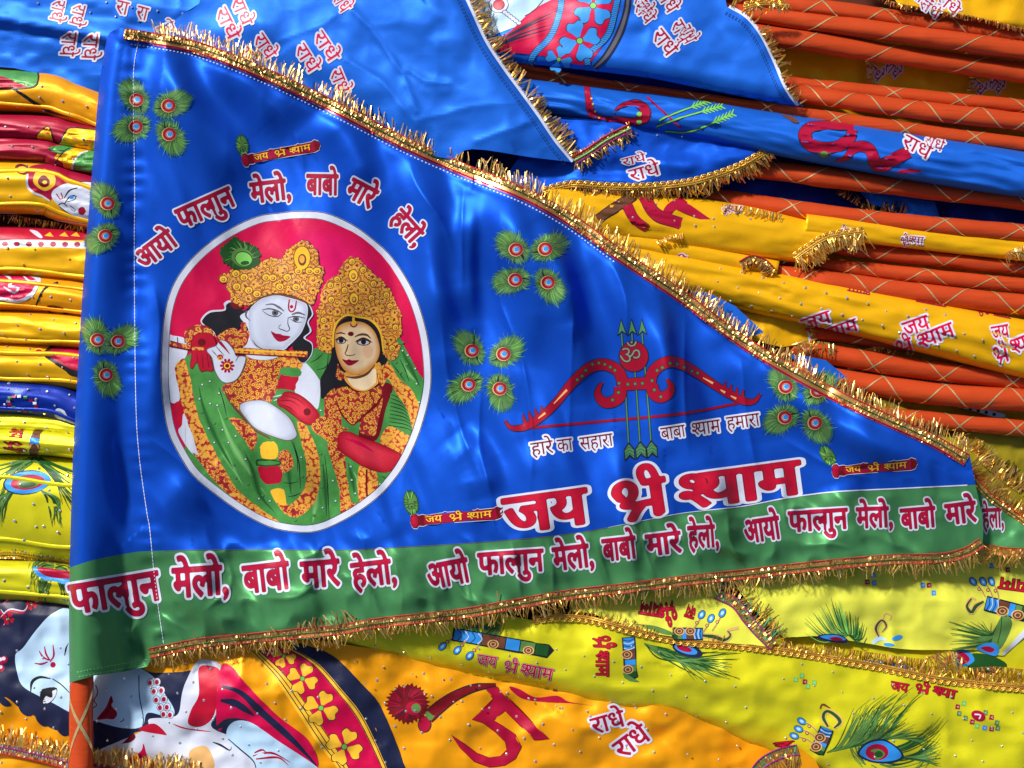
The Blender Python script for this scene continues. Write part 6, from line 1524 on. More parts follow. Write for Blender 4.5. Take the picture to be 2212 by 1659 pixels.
fringe(main, MAIN, lo, 1, 29, [COPPER, GOLD, GOLD, OLDGOLD], 0.40, 'fringe', start=8, spread=0.30, wid=1.9, seed=5, drop=0.004, curl=0.35, jit=0.9, flat=0.7)
# tufts that stand up over the band
for seed, (a, b), dn in ((21, (1, 5), 0.05), (22, (6, 9), 0.018)):
    fringe(main, MAIN, lo[a:b], -1, 30, [COPPER, GOLD], dn, 'fringe_tuft', start=-4, spread=0.35, wid=3.4, seed=seed, drop=-0.004)
fringe(main, MAIN, np.array([(640, 1368), (700, 1363), (775, 1352)]), -1, 34, [COPPER, GOLD], 0.22, 'fringe_tuft', start=0, spread=0.2, wid=3.6, seed=27, drop=-0.004)
tt = tail_top
braid(main, TAIL, tt, -4, 10, [COPPER, OLDGOLD], 'gold_braid', lift=0.0016, pitch=3.4, lanes=3, seed=14)
cord(main, TAIL, tt, 4, 1.05, GRNCORD, 'green_cord', lift=0.0026)
cord(main, TAIL, tt, -4, 1.05, REDCORD, 'red_cord', lift=0.0022)
fringe(main, TAIL, tt, -1, 34, [COPPER, OLDGOLD], 0.5, 'fringe', start=4, spread=0.35, wid=3.0, seed=16)
tlow = np.array([(2095, 1196), (2130, 1186), (2170, 1192), (2250, 1196)], float)
braid(main, TAIL, tlow, -9, 9, [COPPER, OLDGOLD], 'gold_braid', lift=0.0016, pitch=3.4, lanes=3, seed=15)
cord(main, TAIL, tlow, -9, 1.05, REDCORD, 'red_cord', lift=0.0022)
fringe(main, TAIL, tlow, 1, 32, [COPPER, OLDGOLD], 0.35, 'fringe', start=7, spread=0.4, wid=2.8, seed=17)

# pole of the big flag (in the sleeve, bare at the lower end)
px_ = [(258, 70), (244, 120), (232, 250), (218, 480), (205, 650), (193, 850), (184, 1000), (179, 1200), (177, 1400), (176, 1560), (175, 1720)]
pole = empty('pole', 190, 1480, 0.04, 'x', 'x'); del pole['label'], pole['category']
pole.location = (np.array(pole.location) - np.array(main.location)).tolist(); pole.parent = main
stick('', px_[5:], 26, [0.0660, 0.0645, 0.0630, 0.060], 4, parent=pole, pitch=330, both=True, bumpy=0.6, rw=7.0)

# ------------------------------------------------------------------ lettering on the big flag
def txt(name, words, fill, border, line, parent=main, surf=MAIN, **kw):
    p = Print(surf)
    for w in words: word(p, w[0], w[1], w[2], w[3], fill, border, line, **{**kw, **(w[4] if len(w) > 4 else {})})
    return p.build(name, parent)
T_AYO, T_FAL, T_MELO, T_BABO, T_MARE, T_HELO = 'आयो', 'फाLगुन', 'मेलो,', 'बाबो', 'मारे', 'हेलो,'
arc = [(T_AYO, (296, 545), (370, 490), 40), (T_FAL, (386, 452), (502, 400), 42), (T_MELO, (549, 396), (624, 387), 42),
       (T_BABO, (671, 378), (738, 379), 42), (T_MARE, (772, 389), (826, 418), 42), (T_HELO, (874, 457), (922, 510), 36)]
for w in arc: txt('lettering', [w], MAROON, WHITE, BLACK, bold=0.024, bw=0.064, lw=0.010)
low = [(T_FAL, (163, 1264), (353, 1232), 60), (T_MELO, (386, 1229), (489, 1222), 60), (T_BABO, (535, 1224), (632, 1213), 56),
       (T_MARE, (662, 1215), (742, 1208), 54), (T_HELO, (769, 1218), (852, 1208), 50), (T_AYO, (928, 1221), (1016, 1204), 50),
       (T_FAL, (1043, 1196), (1182, 1186), 45), (T_MELO, (1202, 1184), (1278, 1175), 47), (T_BABO, (1308, 1166), (1378, 1158), 45),
       (T_MARE, (1405, 1156), (1478, 1147), 43), (T_HELO, (1493, 1138), (1550, 1134), 45), (T_AYO, (1612, 1126), (1688, 1115), 46),
       (T_FAL, (1712, 1106), (1838, 1098), 42), (T_MELO, (1858, 1098), (1926, 1095), 42), (T_BABO, (1953, 1100), (2026, 1094), 42),
       (T_MARE, (2050, 1090), (2114, 1082), 42)]
for w in low: txt('lettering', [w], MAROON, WHITE, BLACK, bold=0.024, bw=0.064, lw=0.010)
p = Print(TAIL); word(p, T_HELO, (2126, 1100), (2166, 1098), 40, MAROON, WHITE, BLACK); p.build('lettering', main)
for w in [('जय', (1112, 1076), (1286, 1052), 74), ('Rी', (1318, 1048), (1452, 1028), 74), ('Sयाम', (1490, 1027), (1750, 992), 70)]:
    txt('title_lettering', [w], RED, WHITE, DKRED, bold=0.020, bw=0.048, lw=0.008, ax=0.6, res=0.022)
small = [('हारे', (1153, 957), (1200, 950), 27), ('का', (1208, 950), (1240, 946), 26), ('सहारा', (1257, 945), (1328, 935), 27),
         ('बाबा', (1432, 924), (1484, 916), 26), ('Sयाम', (1498, 914), (1560, 905), 27), ('हमारा', (1574, 901), (1645, 891), 27)]
for w in small: txt('lettering', [w], DKRED, WHITE, None, bold=0.004, bw=0.085, res=0.03)

# ------------------------------------------------------------------ peacock feather motifs
def feather(parent, surf, c, ang, size=34.0, seed=0, name='peacock_feather_print', bluec=SKYB):
    r = random.Random(seed); p = Print(surf)
    dx, dy = math.cos(ang), math.sin(ang)
    n = 110; pts = []
    for i in range(n):
        a = 2 * math.pi * i / n
        k = 1.0 + 0.34 * max(0, math.cos(a - math.pi)) ** 1.5 + 0.10 * math.cos(2 * a)
        k *= (1 + (0.045 if i % 2 else -0.045) + r.uniform(-.03, .03)) * .96
        x, y = size * 0.86 * k * math.cos(a), size * 0.74 * k * math.sin(a)
        pts.append((c[0] + x * dx - y * dy, c[1] + x * dy + y * dx))
    p.fill([np.array(pts)], FEDGE, 0, 8); p.fill([np.array(c) + (np.array(pts) - np.array(c)) * .86], FGREEN, 0, 8)
    for i in range(110):
        a = r.uniform(0, 2 * math.pi); k = 1 + 0.34 * max(0, math.cos(a - math.pi)) ** 1.5
        r0, r1 = size * 0.45 * r.uniform(.8, 1.2), size * 0.98 * k * r.uniform(.75, 1.1)
        b = a + r.uniform(-.2, .2)
        q = [(r0 * math.cos(a), r0 * .85 * math.sin(a)), ((r0 + r1) / 2 * math.cos((a + b) / 2 + .08), (r0 + r1) / 2 * .85 * math.sin((a + b) / 2 + .08)), (r1 * math.cos(b), r1 * .84 * math.sin(b))]
        q = [(c[0] + x * dx - y * dy, c[1] + x * dy + y * dx) for x, y in q]
        p.stroke(q, [0.4, 1.1, 0.3], r.choice([FGREEN2, FEDGE, FGREEN, FGREEN, FDARK]) if r.random() < .8 else LGREEN, 1, step=7)
    e = (c[0] + dx * size * .08, c[1] + dy * size * .08); size *= .88
    for i in range(30):                                  # black lashes round the eye
        a = 2 * math.pi * i / 30; r0, r1 = size * .40, size * r.uniform(.58, .76)
        q = [(r0 * math.cos(a), r0 * math.sin(a)), (r1 * math.cos(a + .35), r1 * math.sin(a + .35))]
        p.stroke([(e[0] + x, e[1] + y) for x, y in q], [1.7, .5], BLACK, 2, curve=False)
    p.stroke([(e[0] + dx * size * .42, e[1] + dy * size * .42), (e[0] + dx * size * .62 - dy * 2, e[1] + dy * size * .62 + dx * 2), (e[0] + dx * size * .82 - dy * 6, e[1] + dy * size * .82 + dx * 6)], [4.5, 3, 1.2], BLACK, 3)
    p.oval(e, size * .44, size * .41, TAN, 4, n=20)
    p.oval((e[0] + size * .03, e[1] - size * .01), size * .40, size * .38, DKRED, 5)
    p.oval((e[0] + size * .03, e[1]), size * .355, size * .34, MAROON, 6)
    p.oval((e[0] + size * .03, e[1]), size * .23, size * .22, TAN, 7, n=16)
    p.oval((e[0] + size * .04, e[1]), size * .205, size * .195, BLACK, 8, n=16)
    p.oval((e[0] + size * .04, e[1]), size * .175, size * .165, WHITE, 9, n=14)
    p.oval((e[0] + size * .06, e[1] - size * .015), size * .15, size * .14, bluec, 10, n=14)
    return p.build(name, parent)
CL = [[(293, 213), (367, 227), (290, 275), (367, 293)], [(1112, 537), (1180, 537), (1110, 605), (1185, 613)],
      [(1017, 755), (1090, 763), (1009, 833), (1080, 843)], [(1695, 833), (1767, 843), (1692, 903), (1762, 916)]]
sd = 0
for cl in CL:
    for i, c in enumerate(cl):
        sd += 1
        feather(main, MAIN, c, math.radians([55, 145, -25, -115][i] + rng.uniform(-14, 14)), 41, sd)
for c, a in (((205, 437), 60), ((188, 512), -40), ((180, 731), 70), ((257, 736), 150), ((230, 813), -110)):
    sd += 1
    pw = feather(main, MAIN, (max(c[0], float(np.interp(c[1], LEFT[1:, 1], LEFT[1:, 0])) + 37), c[1]), math.radians(a), 40, sd)

# ------------------------------------------------------------------ flutes with the greeting
def flute(parent, surf, A, B, hw, fc, fs=1.0, seed=0, tcol=YPRINT):
    p = Print(surf); A = np.array(A, float); B = np.array(B, float); d = B - A; L = np.hypot(*d); t = d / L; n = np.array([-t[1], t[0]])
    q = lambda s, v: (A + t * s * L + n * v * hw).tolist()
    out = [q(0, -.9), q(.02, -1.2), q(.06, -1.25), q(.08, -.85), q(.13, -.95), q(.17, -.75), q(.35, -.95), q(.37, -1.1), q(.40, -.95), q(.70, -.9), q(.72, -1.08), q(.75, -.9), q(.90, -.95), q(.93, -1.2), q(.98, -.9), q(1.0, 0), q(.97, .8), q(.92, 1.0), q(.5, .85), q(.17, .8), q(.13, 1.0), q(.08, .9), q(.06, 1.3), q(.02, 1.2), q(0, .8), q(-.01, 0)]
    p.fill([np.array(out) + 0], WHITE, 0)
    c = np.mean(out, 0); ins = [(np.array(o) - n * np.sign(np.dot(np.array(o) - c, n)) * 1.2 ).tolist() for o in out]
    p.fill([np.array(ins)], DKRED, 1)
    p.fill([np.array([q(.14, -.68), q(.92, -.75), q(.92, .75), q(.14, .66)])], MAROON, 2)
    p.oval(q(.035, 0), hw * .55, hw * .95, MAROON, 2, rot=math.atan2(t[1], t[0]))
    p.oval(q(.025, -.1), hw * .28, hw * .6, RED, 3, rot=math.atan2(t[1], t[0]), n=12)
    p.build('flute_print', parent)
    p = Print(surf, base=0.0006)
    W = [('जय', .18, .36), ('Rी', .41, .58), ('Sयाम', .63, .90)]
    for s, a, b in W: word(p, s, q(a, -.52), q(b, -.55), hw * .98, tcol, DKRED, None, bold=.008, bw=.04, res=0.03)
    p.build('lettering', parent)
    # small feather at the head
    r = random.Random(seed); p = Print(surf)
    n_ = 44; fx, fy = fc[0], fc[1]; base_pt = np.array(q(.03, -1.0)); ax = np.array(fc) - base_pt; ax = ax / np.hypot(*ax); pn = np.array([-ax[1], ax[0]])
    ctr = np.array(fc)
    def fp(a, k): return ctr + ax * math.cos(a) * 27 * fs * k + pn * math.sin(a) * 16 * fs * k
    ring = [fp(2 * math.pi * i / n_, (1.1 if i % 2 else .92) + r.uniform(-.05, .05)) for i in range(n_)]
    p.fill([np.array(ring)], FDARK, 0); p.fill([np.array([fp(2 * math.pi * i / n_, (.92 if i % 2 else .80)) for i in range(n_)])], FGREEN, 1)
    for i in range(36):
        a = r.uniform(0, 6.28); p.stroke([fp(a, .35), fp(a + .1, .6), fp(a + .15, .98)], [1.4, 1.2, .5], r.choice([FDARK, FDARK, LGREEN]), 2)
    p.oval(ctr - ax * 8, 8 * fs, 7 * fs, FDARK, 3); p.oval(ctr - ax * 8, 6 * fs, 5 * fs, FGREEN, 4); p.oval(ctr - ax * 9, 3 * fs, 2.5 * fs, FDARK, 5, n=10)
    p.build('small_feather_print', parent)
flute(main, MAIN, (523, 347), (693, 314), 13, (523, 314), 0.85, 1)
flute(main, MAIN, (888, 1126), (1088, 1108), 14, (888, 1086), 1.0, 2)
flute(main, MAIN, (1798, 1018), (1982, 1002), 13, (1788, 984), 0.9, 3)

# ------------------------------------------------------------------ bow and arrows
p = Print(MAIN)
def tube_print(p, pts, w, fill, edge, layer, ew=1.6):
    w = np.atleast_1d(np.array(w, float))
    p.stroke(pts, w + 2 * ew, edge, layer, step=4); p.stroke(pts, w, fill, layer + 1, step=4)
p.stroke([(1117, 927), (1290, 911), (1475, 893), (1610, 868)], 6.0, DKRED, 0); p.stroke([(1117, 927), (1290, 911), (1475, 893), (1610, 868)], 3.4, BOWRED, 1)
for i, (hx, hy, tx, ty) in enumerate(((1343, 700, 1359, 985), (1365, 700, 1384, 982), (1387, 700, 1408, 980))):
    p.stroke([(hx, hy + 20), (hx + (tx - hx) * .5, (hy + ty) / 2), (tx, ty)], 5.0, BLACK, 2); p.stroke([(hx, hy + 20), (hx + (tx - hx) * .5, (hy + ty) / 2), (tx, ty)], 2.6, ARROWG, 3)
    p.fill([np.array([(hx - 1, hy - 13), (hx + 12, hy + 24), (hx + 1, hy + 17), (hx - 10, hy + 26)])], BLACK, 4)
    p.fill([np.array([(hx - 1, hy - 8), (hx + 9, hy + 20), (hx + 1, hy + 14), (hx - 7, hy + 22)])], ARROWG, 5)
    fl = [(tx, ty - 28), (tx + 13, ty - 10), (tx + 11, ty + 10), (tx, ty - 2), (tx - 10, ty + 12), (tx - 12, ty - 8)]
    fl = [(x, y) for x, y in fl]
    p.fill([np.array([(tx - 1, ty - 30), (tx + 12, ty - 16), (tx + 13, ty + 9), (tx + 1, ty), (tx - 10, ty + 12), (tx - 12, ty - 14)])], BLACK, 4)
    p.fill([np.array([(tx - 1, ty - 25), (tx + 10, ty - 14), (tx + 11, ty + 5), (tx + 1, ty - 4), (tx - 8, ty + 7), (tx - 10, ty - 12)])], ARROWG, 5)
    for k in range(4):
        yy = ty - 20 + 7 * k
        p.stroke([(tx - 9, yy + 7), (tx, yy)], 1.0, BLACK, 6, curve=False); p.stroke([(tx + 10, yy + 6), (tx, yy)], 1.0, BLACK, 6, curve=False)
BL = [(1345, 832), (1341, 812), (1330, 797), (1302, 787), (1270, 796), (1237, 826), (1203, 868), (1170, 900), (1135, 922), (1104, 924), (1091, 908)]
BR = [(1405, 828), (1409, 808), (1422, 792), (1447, 781), (1476, 789), (1508, 808), (1541, 830), (1575, 851), (1608, 867), (1630, 866), (1643, 850)]
for b_ in (BL, BR): tube_print(p, b_, [24, 24, 24, 22, 20, 18, 17, 17, 16, 12, 3], BOWRED, BLACK, 7)
HLk = [(1340, 836), (1338, 856), (1322, 868), (1303, 868), (1291, 852), (1293, 838), (1301, 826)]
HR = [(1408, 832), (1414, 850), (1428, 858), (1444, 850), (1450, 836), (1445, 826), (1441, 818)]
for b_ in (HLk, HR): tube_print(p, b_, [26, 26, 24, 22, 17, 11, 3], BOWRED, BLACK, 7)
tube_print(p, [(1338, 832), (1372, 829), (1412, 827)], 25, BOWRED, BLACK, 7)
for b0, sx in (((1150, 905), -1), ((1582, 848), 1)):      # flame tips of the limbs
    for k in range(4):
        x = b0[0] + (1 if sx > 0 else 1) * (k * 13 - 16) ; y = b0[1] + (k * 6 - 6) * (1 if sx > 0 else -1) + (6 if sx > 0 else 8)
        tip = (x + (2 if sx > 0 else -4), y - 25)
        tube_print(p, [(x + 4, y), (x - 1, y - 11), tip], [9, 6, 1], BOWRED, BLACK, 7, 1.2)
for x, y in ((1279, 783), (1293, 780), (1306, 783), (1318, 789), (1328, 800), (1337, 828), (1336, 848), (1323, 864), (1257, 812), (1247, 820), (1265, 800), (1356, 830), (1372, 829), (1388, 828), (1409, 822), (1414, 842), (1428, 857), (1420, 800), (1431, 790), (1447, 781), (1462, 783), (1478, 790), (1494, 798), (1506, 806)):
    p.oval((x, y + 4 if y < 800 else y), 4.4, 4.4, BLACK, 9, n=10); p.oval((x, y + 4 if y < 800 else y), 3.2, 3.2, ARROWG, 10, n=10)
for a, b in (((1196, 872), (1225, 842)), ((1163, 904), (1178, 892)), ((1518, 816), (1540, 828)), ((1556, 842), (1566, 848)), ((1578, 855), (1590, 861))):
    p.stroke([a, b], [2, 5], TAN, 9, curve=False)
p.oval((1369, 770), 33, 34, BLACK, 11, n=28); p.oval((1369, 770), 31, 32, BOWRED, 12, n=28)
p.build('bow_print', main)
p = Print(MAIN, base=0.0006)
word(p, 'ॐ', (1346, 752), (1396, 748), 36, GREY, BLACK, None, bold=0.0, bw=0.02)
word(p, 'ॐ', (1346, 752), (1396, 748), 36, OMGREY, None, None, bold=-0.012, layer=2)
p.build('om_print', main)
# ------------------------------------------------------------------ oval portrait of the couple with the flute (flat print)
def MX(ox, oy):
    return lambda *pts: [(ox + x / 5.0, oy + y / 5.0) for x, y in pts]
M1, M2, M3, M4 = MX(345.6, 495.4), MX(576, 495.4), MX(345.6, 817.9), MX(576, 817.9)
OV = smooth([(640, 456), (700, 459), (760, 484), (810, 520), (848, 556), (885, 612), (908, 665), (925, 730), (932, 800), (929, 850), (916, 906), (896, 962), (868, 1015), (830, 1062), (788, 1097), (740, 1126), (690, 1147), (640, 1150), (580, 1138), (520, 1107), (465, 1068), (417, 1028), (385, 980), (362, 930), (350, 860), (347, 786), (353, 690), (371, 622), (402, 572), (444, 530), (498, 493), (556, 467), (600, 460)], 4, True)
def shrink(lp, d):
    t = np.roll(lp, -1, 0) - np.roll(lp, 1, 0); t = t / np.hypot(t[:, 0], t[:, 1])[:, None]
    return lp + np.stack([-t[:, 1], t[:, 0]], -1) * d
IN = shrink(OV, 17)
med = Print(MAIN)
med.fill([OV], WHITE, 0, 7)
med.ring(shrink(OV, 1.2), 1.6, BLACK, 1); med.ring(shrink(OV, 16.5), 2.0, GREY, 1)
med.fill([IN], PINK, 2, 7)
for i in range(6): med.blob([(700 + (x - 700) * (1 - .13 * i), 540 + (y - 540) * (1 - .13 * i)) for x, y in ((640, 480), (760, 500), (860, 600), (905, 760), (820, 800), (640, 640), (600, 540))], mixed((0.50, 0.003, 0.05), (0.66, 0.006, 0.12), (i + 1) / 6), 3 + i)
med_o = med.build('oval_portrait', main)

def figure(name, fn, base):
    p = Print(MAIN, base=base, clip=IN); fn(p); return p.build(name, med_o)
B0 = 0.0009
def grad(p, pts, c0, c1, layer, n=5, end=.55, cen=None, nn=5):
    q = smooth(pts, nn, True); c = np.mean(q, 0) if cen is None else np.array(cen, float)
    for i in range(n):
        k = 1 - (1 - end) * i / (n - 1)
        p.fill([c + (q - c) * k], mixed(c0, c1, i / (n - 1)), layer + .1 * i)
def wide(p, pts, w, c0, c1, layer, n=4):
    for i in range(n): p.stroke(pts, [.5, w * (1 - i / n), .5], mixed(c0, c1, (i + 1) / n), layer + .1 * i)
def filigree(p, poly, layer, gap, kind, seed):
    """small drawn rings, arcs and stones over a jewelled area"""
    r = random.Random(seed); q = np.asarray(poly, float); lo, hi = q.min(0), q.max(0); got = []
    X = np.array([(r.uniform(lo[0], hi[0]), r.uniform(lo[1], hi[1])) for _ in range(2500)])
    for c in X[inside(X[:, 0], X[:, 1], [q])].tolist():
        if all((c[0] - g[0]) ** 2 + (c[1] - g[1]) ** 2 >= gap * gap for g in got): got.append(c)
    for c in got:
        s = gap * r.uniform(.36, .5); a0 = r.uniform(0, 6.28)
        if kind == 'crown':
            arc = [(c[0] + s * math.cos(a0 + t), c[1] + s * math.sin(a0 + t)) for t in np.linspace(0, 4.4, 7)]
            p.stroke(arc, [.6, 1.5, .8], r.choice([BROWN, BROWN, DKRED]), layer); p.oval(c, s * .62, s * .62, r.choice([YPRINT, YPRINT, TAN]), layer + .1, n=8); p.oval((c[0], c[1] + .6), s * .3, s * .3, DKRED, layer + .2, n=7)
        else:
            p.oval(c, s, s * .9, DKRED, layer, n=9); p.oval(c, s * .78, s * .72, YPRINT, layer + .1, n=9); p.oval(c, s * .4, s * .36, MAROON, layer + .2, n=7)
def rag(pts, amp, seed=0, n=5):
    r = random.Random(seed); q = smooth(pts, n, True); t = np.roll(q, -1, 0) - np.roll(q, 1, 0); t = t / np.maximum(np.hypot(t[:, 0], t[:, 1]), 1e-6)[:, None]
    return q + np.stack([-t[:, 1], t[:, 0]], -1) * np.array([r.uniform(-amp, amp) for _ in q])[:, None]

def robes(p):
    B, S, F = p.blob, p.stroke, p.fill
    # green robes under everything
    F([np.array(M1((240, 1400), (340, 1340), (600, 1400), (900, 1400), (1500, 1440), (1640, 1290), (1740, 1270), (1850, 1330)) + M2((760, 1380), (1250, 1380), (1380, 1180), (1430, 1150), (1480, 1250), (1560, 1400), (1640, 1550), (1760, 1700)) + [(940, 900), (900, 1120), (700, 1200), (460, 1140), (400, 1000), (400, 900)])], KGREEN, 0, 7)
    B(M1((90, 1160), (150, 1150), (270, 1180), (300, 1290), (280, 1380), (180, 1480), (190, 1640), (215, 1830), (150, 1880), (90, 1800), (80, 1400)), WHITE, 1)
    B(M3((140, 290), (235, 245), (262, 400), (240, 590), (180, 440)), RED, 1)
    B(M3((252, 380), (300, 450), (450, 830), (340, 800), (200, 580), (238, 500)), WHITE, 2)
    # soft folds in the green
    for q in ((M3((560, 500), (700, 800), (900, 1150))), (M3((620, 300), (780, 700), (1000, 1050), (1150, 1250))), (M3((1650, 1560), (1690, 1300), (1700, 1150))), M2((1480, 1400), (1540, 1550), (1640, 1659)), M4((1050, 1240), (980, 1100), (940, 1000))):
        wide(p, q, 16, (0.055, 0.24, 0.055), (0.17, 0.42, 0.14), 1)
    for q in (M3((1440, 680), (1500, 900), (1520, 1180)), M3((1420, 660), (1480, 850), (1490, 1000)), M3((1340, 1120), (1420, 1125), (1490, 1110)), M3((1390, 1270), (1460, 1260), (1520, 1230)), M3((640, 100), (690, 260), (720, 400)), M3((1780, 820), (1810, 1100), (1830, 1560)), M2((1350, 1440), (1440, 1560), (1500, 1640)), M2((1440, 1400), (1500, 1520), (1540, 1640)), M1((1770, 1330), (1700, 1400), (1620, 1440)), M1((1820, 1350), (1800, 1480), (1690, 1520))):
        S(q, [1, 2.4, 1], BLACK, 2)
    # garland down the left
    p.fill([rag(M1((160, 1500), (250, 1395), (295, 1480), (335, 1620)) + M3((345, 60), (365, 200), (430, 430), (520, 640), (620, 830), (760, 1080), (860, 1215), (1060, 1380), (1290, 1540), (1160, 1545), (900, 1380), (690, 1200), (560, 1060), (440, 880), (350, 600), (250, 330), (205, 120)), 1.0, 3)], GARLAND, 3, 7)
    p.fill([rag(M3((350, 800), (440, 850), (600, 950), (730, 1100), (850, 1215), (720, 1190), (560, 1070), (430, 900)), 0.8, 4)], JEWEL, 4, 7)
    for q in (M3((420, 60), (470, 300), (600, 620), (800, 980)), M3((900, 760), (1000, 980), (1080, 1250), (1250, 1450)), M3((1760, 900), (1790, 1200), (1800, 1500)), M4((880, 900), (930, 1100), (960, 1280)), M2((1430, 1250), (1560, 1500), (1660, 1700)), M4((1230, 1050), (1330, 1080), (1440, 960)), M3((1330, 800), (1390, 1000), (1420, 1250))): wide(p, q, 18, (0.055, 0.24, 0.055), (0.015, 0.09, 0.02), 1.5)
    # dots on the robe
    r = random.Random(4)
    dots = M3((460, 65), (540, 30), (640, 160), (430, 218), (545, 270), (622, 290), (458, 366), (715, 427), (595, 480), (530, 538), (680, 552), (820, 620), (590, 690), (745, 690), (925, 868), (805, 930), (825, 1072), (995, 1050), (955, 1138), (1070, 1295), (1190, 1318), (1115, 1262), (1465, 1530), (1665, 1478), (1750, 1168), (1755, 1395), (1740, 812), (1755, 925), (1870, 1100), (1900, 1320), (1935, 1480), (1525, 850), (1540, 1055)) + M2((1470, 1230), (1470, 1310), (1525, 1360), (1515, 1460), (1605, 1505), (1450, 1550), (1400, 1440)) + M4((1620, 55), (1650, 255), (910, 950), (920, 1095), (960, 1240), (1220, 1140), (600, 190), (585, 345))
    for x, y in dots:
        p.oval((x, y), 3.6, 3.2, BLACK, 3, n=10); p.oval((x - .9, y - 1.0), 3.3, 3.0, KGREEN, 4, n=10); p.oval((x, y - .2), 2.0, 1.7, WHITE, 5, n=8) if r.random() < .6 else None
    # white shoulder
    B(M2((370, 1400), (480, 1500), (560, 1610)) + M4((585, 60), (578, 200), (545, 330), (440, 240), (310, 150), (330, 0), (345, -140)), WHITE, 3)
    # chest jewellery and bands
    p.fill([rag(M1((900, 1410), (960, 1370), (1320, 1380), (1330, 1480), (1290, 1570), (1200, 1700), (1110, 1800), (1110, 1850), (1060, 1880), (900, 1880), (850, 1970), (780, 1900), (700, 1780), (680, 1690), (830, 1620), (870, 1500)), 0.8, 6)], JEWEL, 4, 7)
    S(M1((690, 1690), (720, 1800), (800, 1920), (860, 1990), (1000, 2150), (1200, 2260)), [2, 5, 5, 3], BROWN, 4)
    p.fill([rag(M1((1340, 1370), (1530, 1395), (1510, 1520), (1335, 1490)), .8, 7)], GARLAND, 4, 7)
    p.fill([rag(M1((1330, 1490), (1512, 1512), (1502, 1590), (1315, 1565)), .8, 8)], KGREEN, 5, 7)
    B(M1((1312, 1562), (1500, 1588)) + M3((1470, 60), (1450, 135), (1270, 115)), RED, 4, n=2)
    p.fill([rag(M3((1120, 190), (1240, 20), (1280, 60), (1200, 250), (1110, 215)), .8, 9)], JEWEL, 5, 7)
    B(M3((1270, 120), (1440, 135), (1340, 190), (1290, 320), (1200, 260)), KGREEN, 4)
    for q in (M3((1220, 200), (1340, 170)), M3((1230, 240), (1330, 200))): S(q, [1, 3, 1], WHITE, 6)
    filigree(p, M1((920, 1420), (1310, 1400), (1290, 1560), (1200, 1700), (1100, 1800), (1060, 1870), (900, 1870), (780, 1890), (710, 1770), (830, 1640), (880, 1510)), 4.5, 11, 'jewel', 63)
    filigree(p, M4((760, 140), (860, 100), (1000, 160), (1190, 80), (1240, 150), (1170, 260), (1010, 410), (930, 480), (860, 420), (790, 300)), 6.5, 9.5, 'jewel', 64)
    filigree(p, M4((500, 500), (560, 440), (640, 425), (760, 515), (860, 550), (770, 590), (740, 730), (640, 650)), 9.5, 9.5, 'jewel', 65)
    # forearm
    p.blob(M3((855, 330), (900, 255), (1100, 230), (1250, 300), (1400, 420), (1465, 540), (1480, 625), (1400, 672), (1280, 650), (1060, 560), (950, 460)), BROWN, 5)
    p.blob(M3((862, 328), (905, 260), (1100, 236), (1248, 306), (1394, 424), (1457, 542), (1472, 620), (1398, 664), (1282, 642), (1064, 552), (955, 455)), WHITE, 6); grad(p, M3((862, 328), (905, 260), (1100, 236), (1248, 306), (1394, 424), (1457, 542), (1472, 620), (1398, 664), (1282, 642), (1064, 552), (955, 455)), (0.38, 0.42, 0.55), (0.50, 0.55, 0.70), 6, 5, .8)
    p.fill([rag(M3((750, 430), (880, 440), (1050, 600), (1030, 720), (990, 775), (900, 650), (810, 520)), .8, 10)], JEWEL, 5, 7)
    # looped garland
    p.fill([rag(M3((1480, 470), (1570, 500), (1650, 650), (1720, 850), (1732, 1050), (1690, 1280), (1620, 1400), (1520, 1480), (1420, 1490), (1310, 1410), (1200, 1215), (1335, 1190), (1370, 1350), (1440, 1340), (1530, 1240), (1580, 1100), (1575, 900), (1530, 700)), 1.0, 11)], GARLAND, 7, 7)
    p.fill([rag(M3((1320, 1390), (1420, 1370), (1560, 1400), (1500, 1490), (1400, 1480)), .8, 12)], JEWEL, 8, 7)
    p.fill([rag(M3((1085, 740), (1130, 690), (1250, 690), (1275, 840), (1110, 860)), 1.4, 13)], YPRINT, 7, 7)
    p.fill([rag(M3((1060, 955), (1180, 940), (1300, 950), (1312, 1110), (1130, 1125)), 1.2, 14)], RED, 7, 7)
    p.fill([rag(M3((1285, 820), (1380, 770), (1450, 925), (1330, 1010)), .8, 15)], JEWEL, 7, 7)
    p.fill([rag(M3((1050, 870), (1280, 880), (1290, 930), (1060, 945)), 1.6, 16)], FDARK, 7, 7); p.fill([rag(M3((1070, 885), (1270, 890), (1270, 920), (1080, 930)), 1.2, 17)], KGREEN, 8, 7)
    p.fill([rag(M3((1200, 1210), (1335, 1195), (1360, 1360), (1270, 1340)), .8, 18)], YPRINT, 8, 7)
    # her side
    p.fill([rag(M4((640, 120), (770, 60), (790, 320), (800, 520), (640, 520)), .6, 19)], JEWEL, 4, 7)
    p.fill([rag(M4((660, 700), (830, 760), (860, 1000), (905, 1280), (940, 1345), (1100, 1345), (900, 1490), (815, 1560), (790, 1200), (720, 950)), .8, 20)], JEWEL, 4, 7)
    S(M4((790, 860), (830, 1100), (870, 1300), (900, 1460)), [12, 13, 13, 14], GARLAND, 5)
    p.fill([rag(M4((1000, 950), (1180, 1000), (1185, 1270), (1060, 1360), (1000, 1340)), .8, 21)], GARLAND, 4, 7)
    S(M4((1080, 980), (1080, 1150), (1090, 1330)), 4, DKRED, 5)
    B(M4((740, 40), (860, 40), (1000, 130), (1180, 40), (1360, 80), (1290, 320), (1190, 660), (1000, 640), (1010, 470), (930, 510), (850, 450), (775, 330)), DKRED, 4)
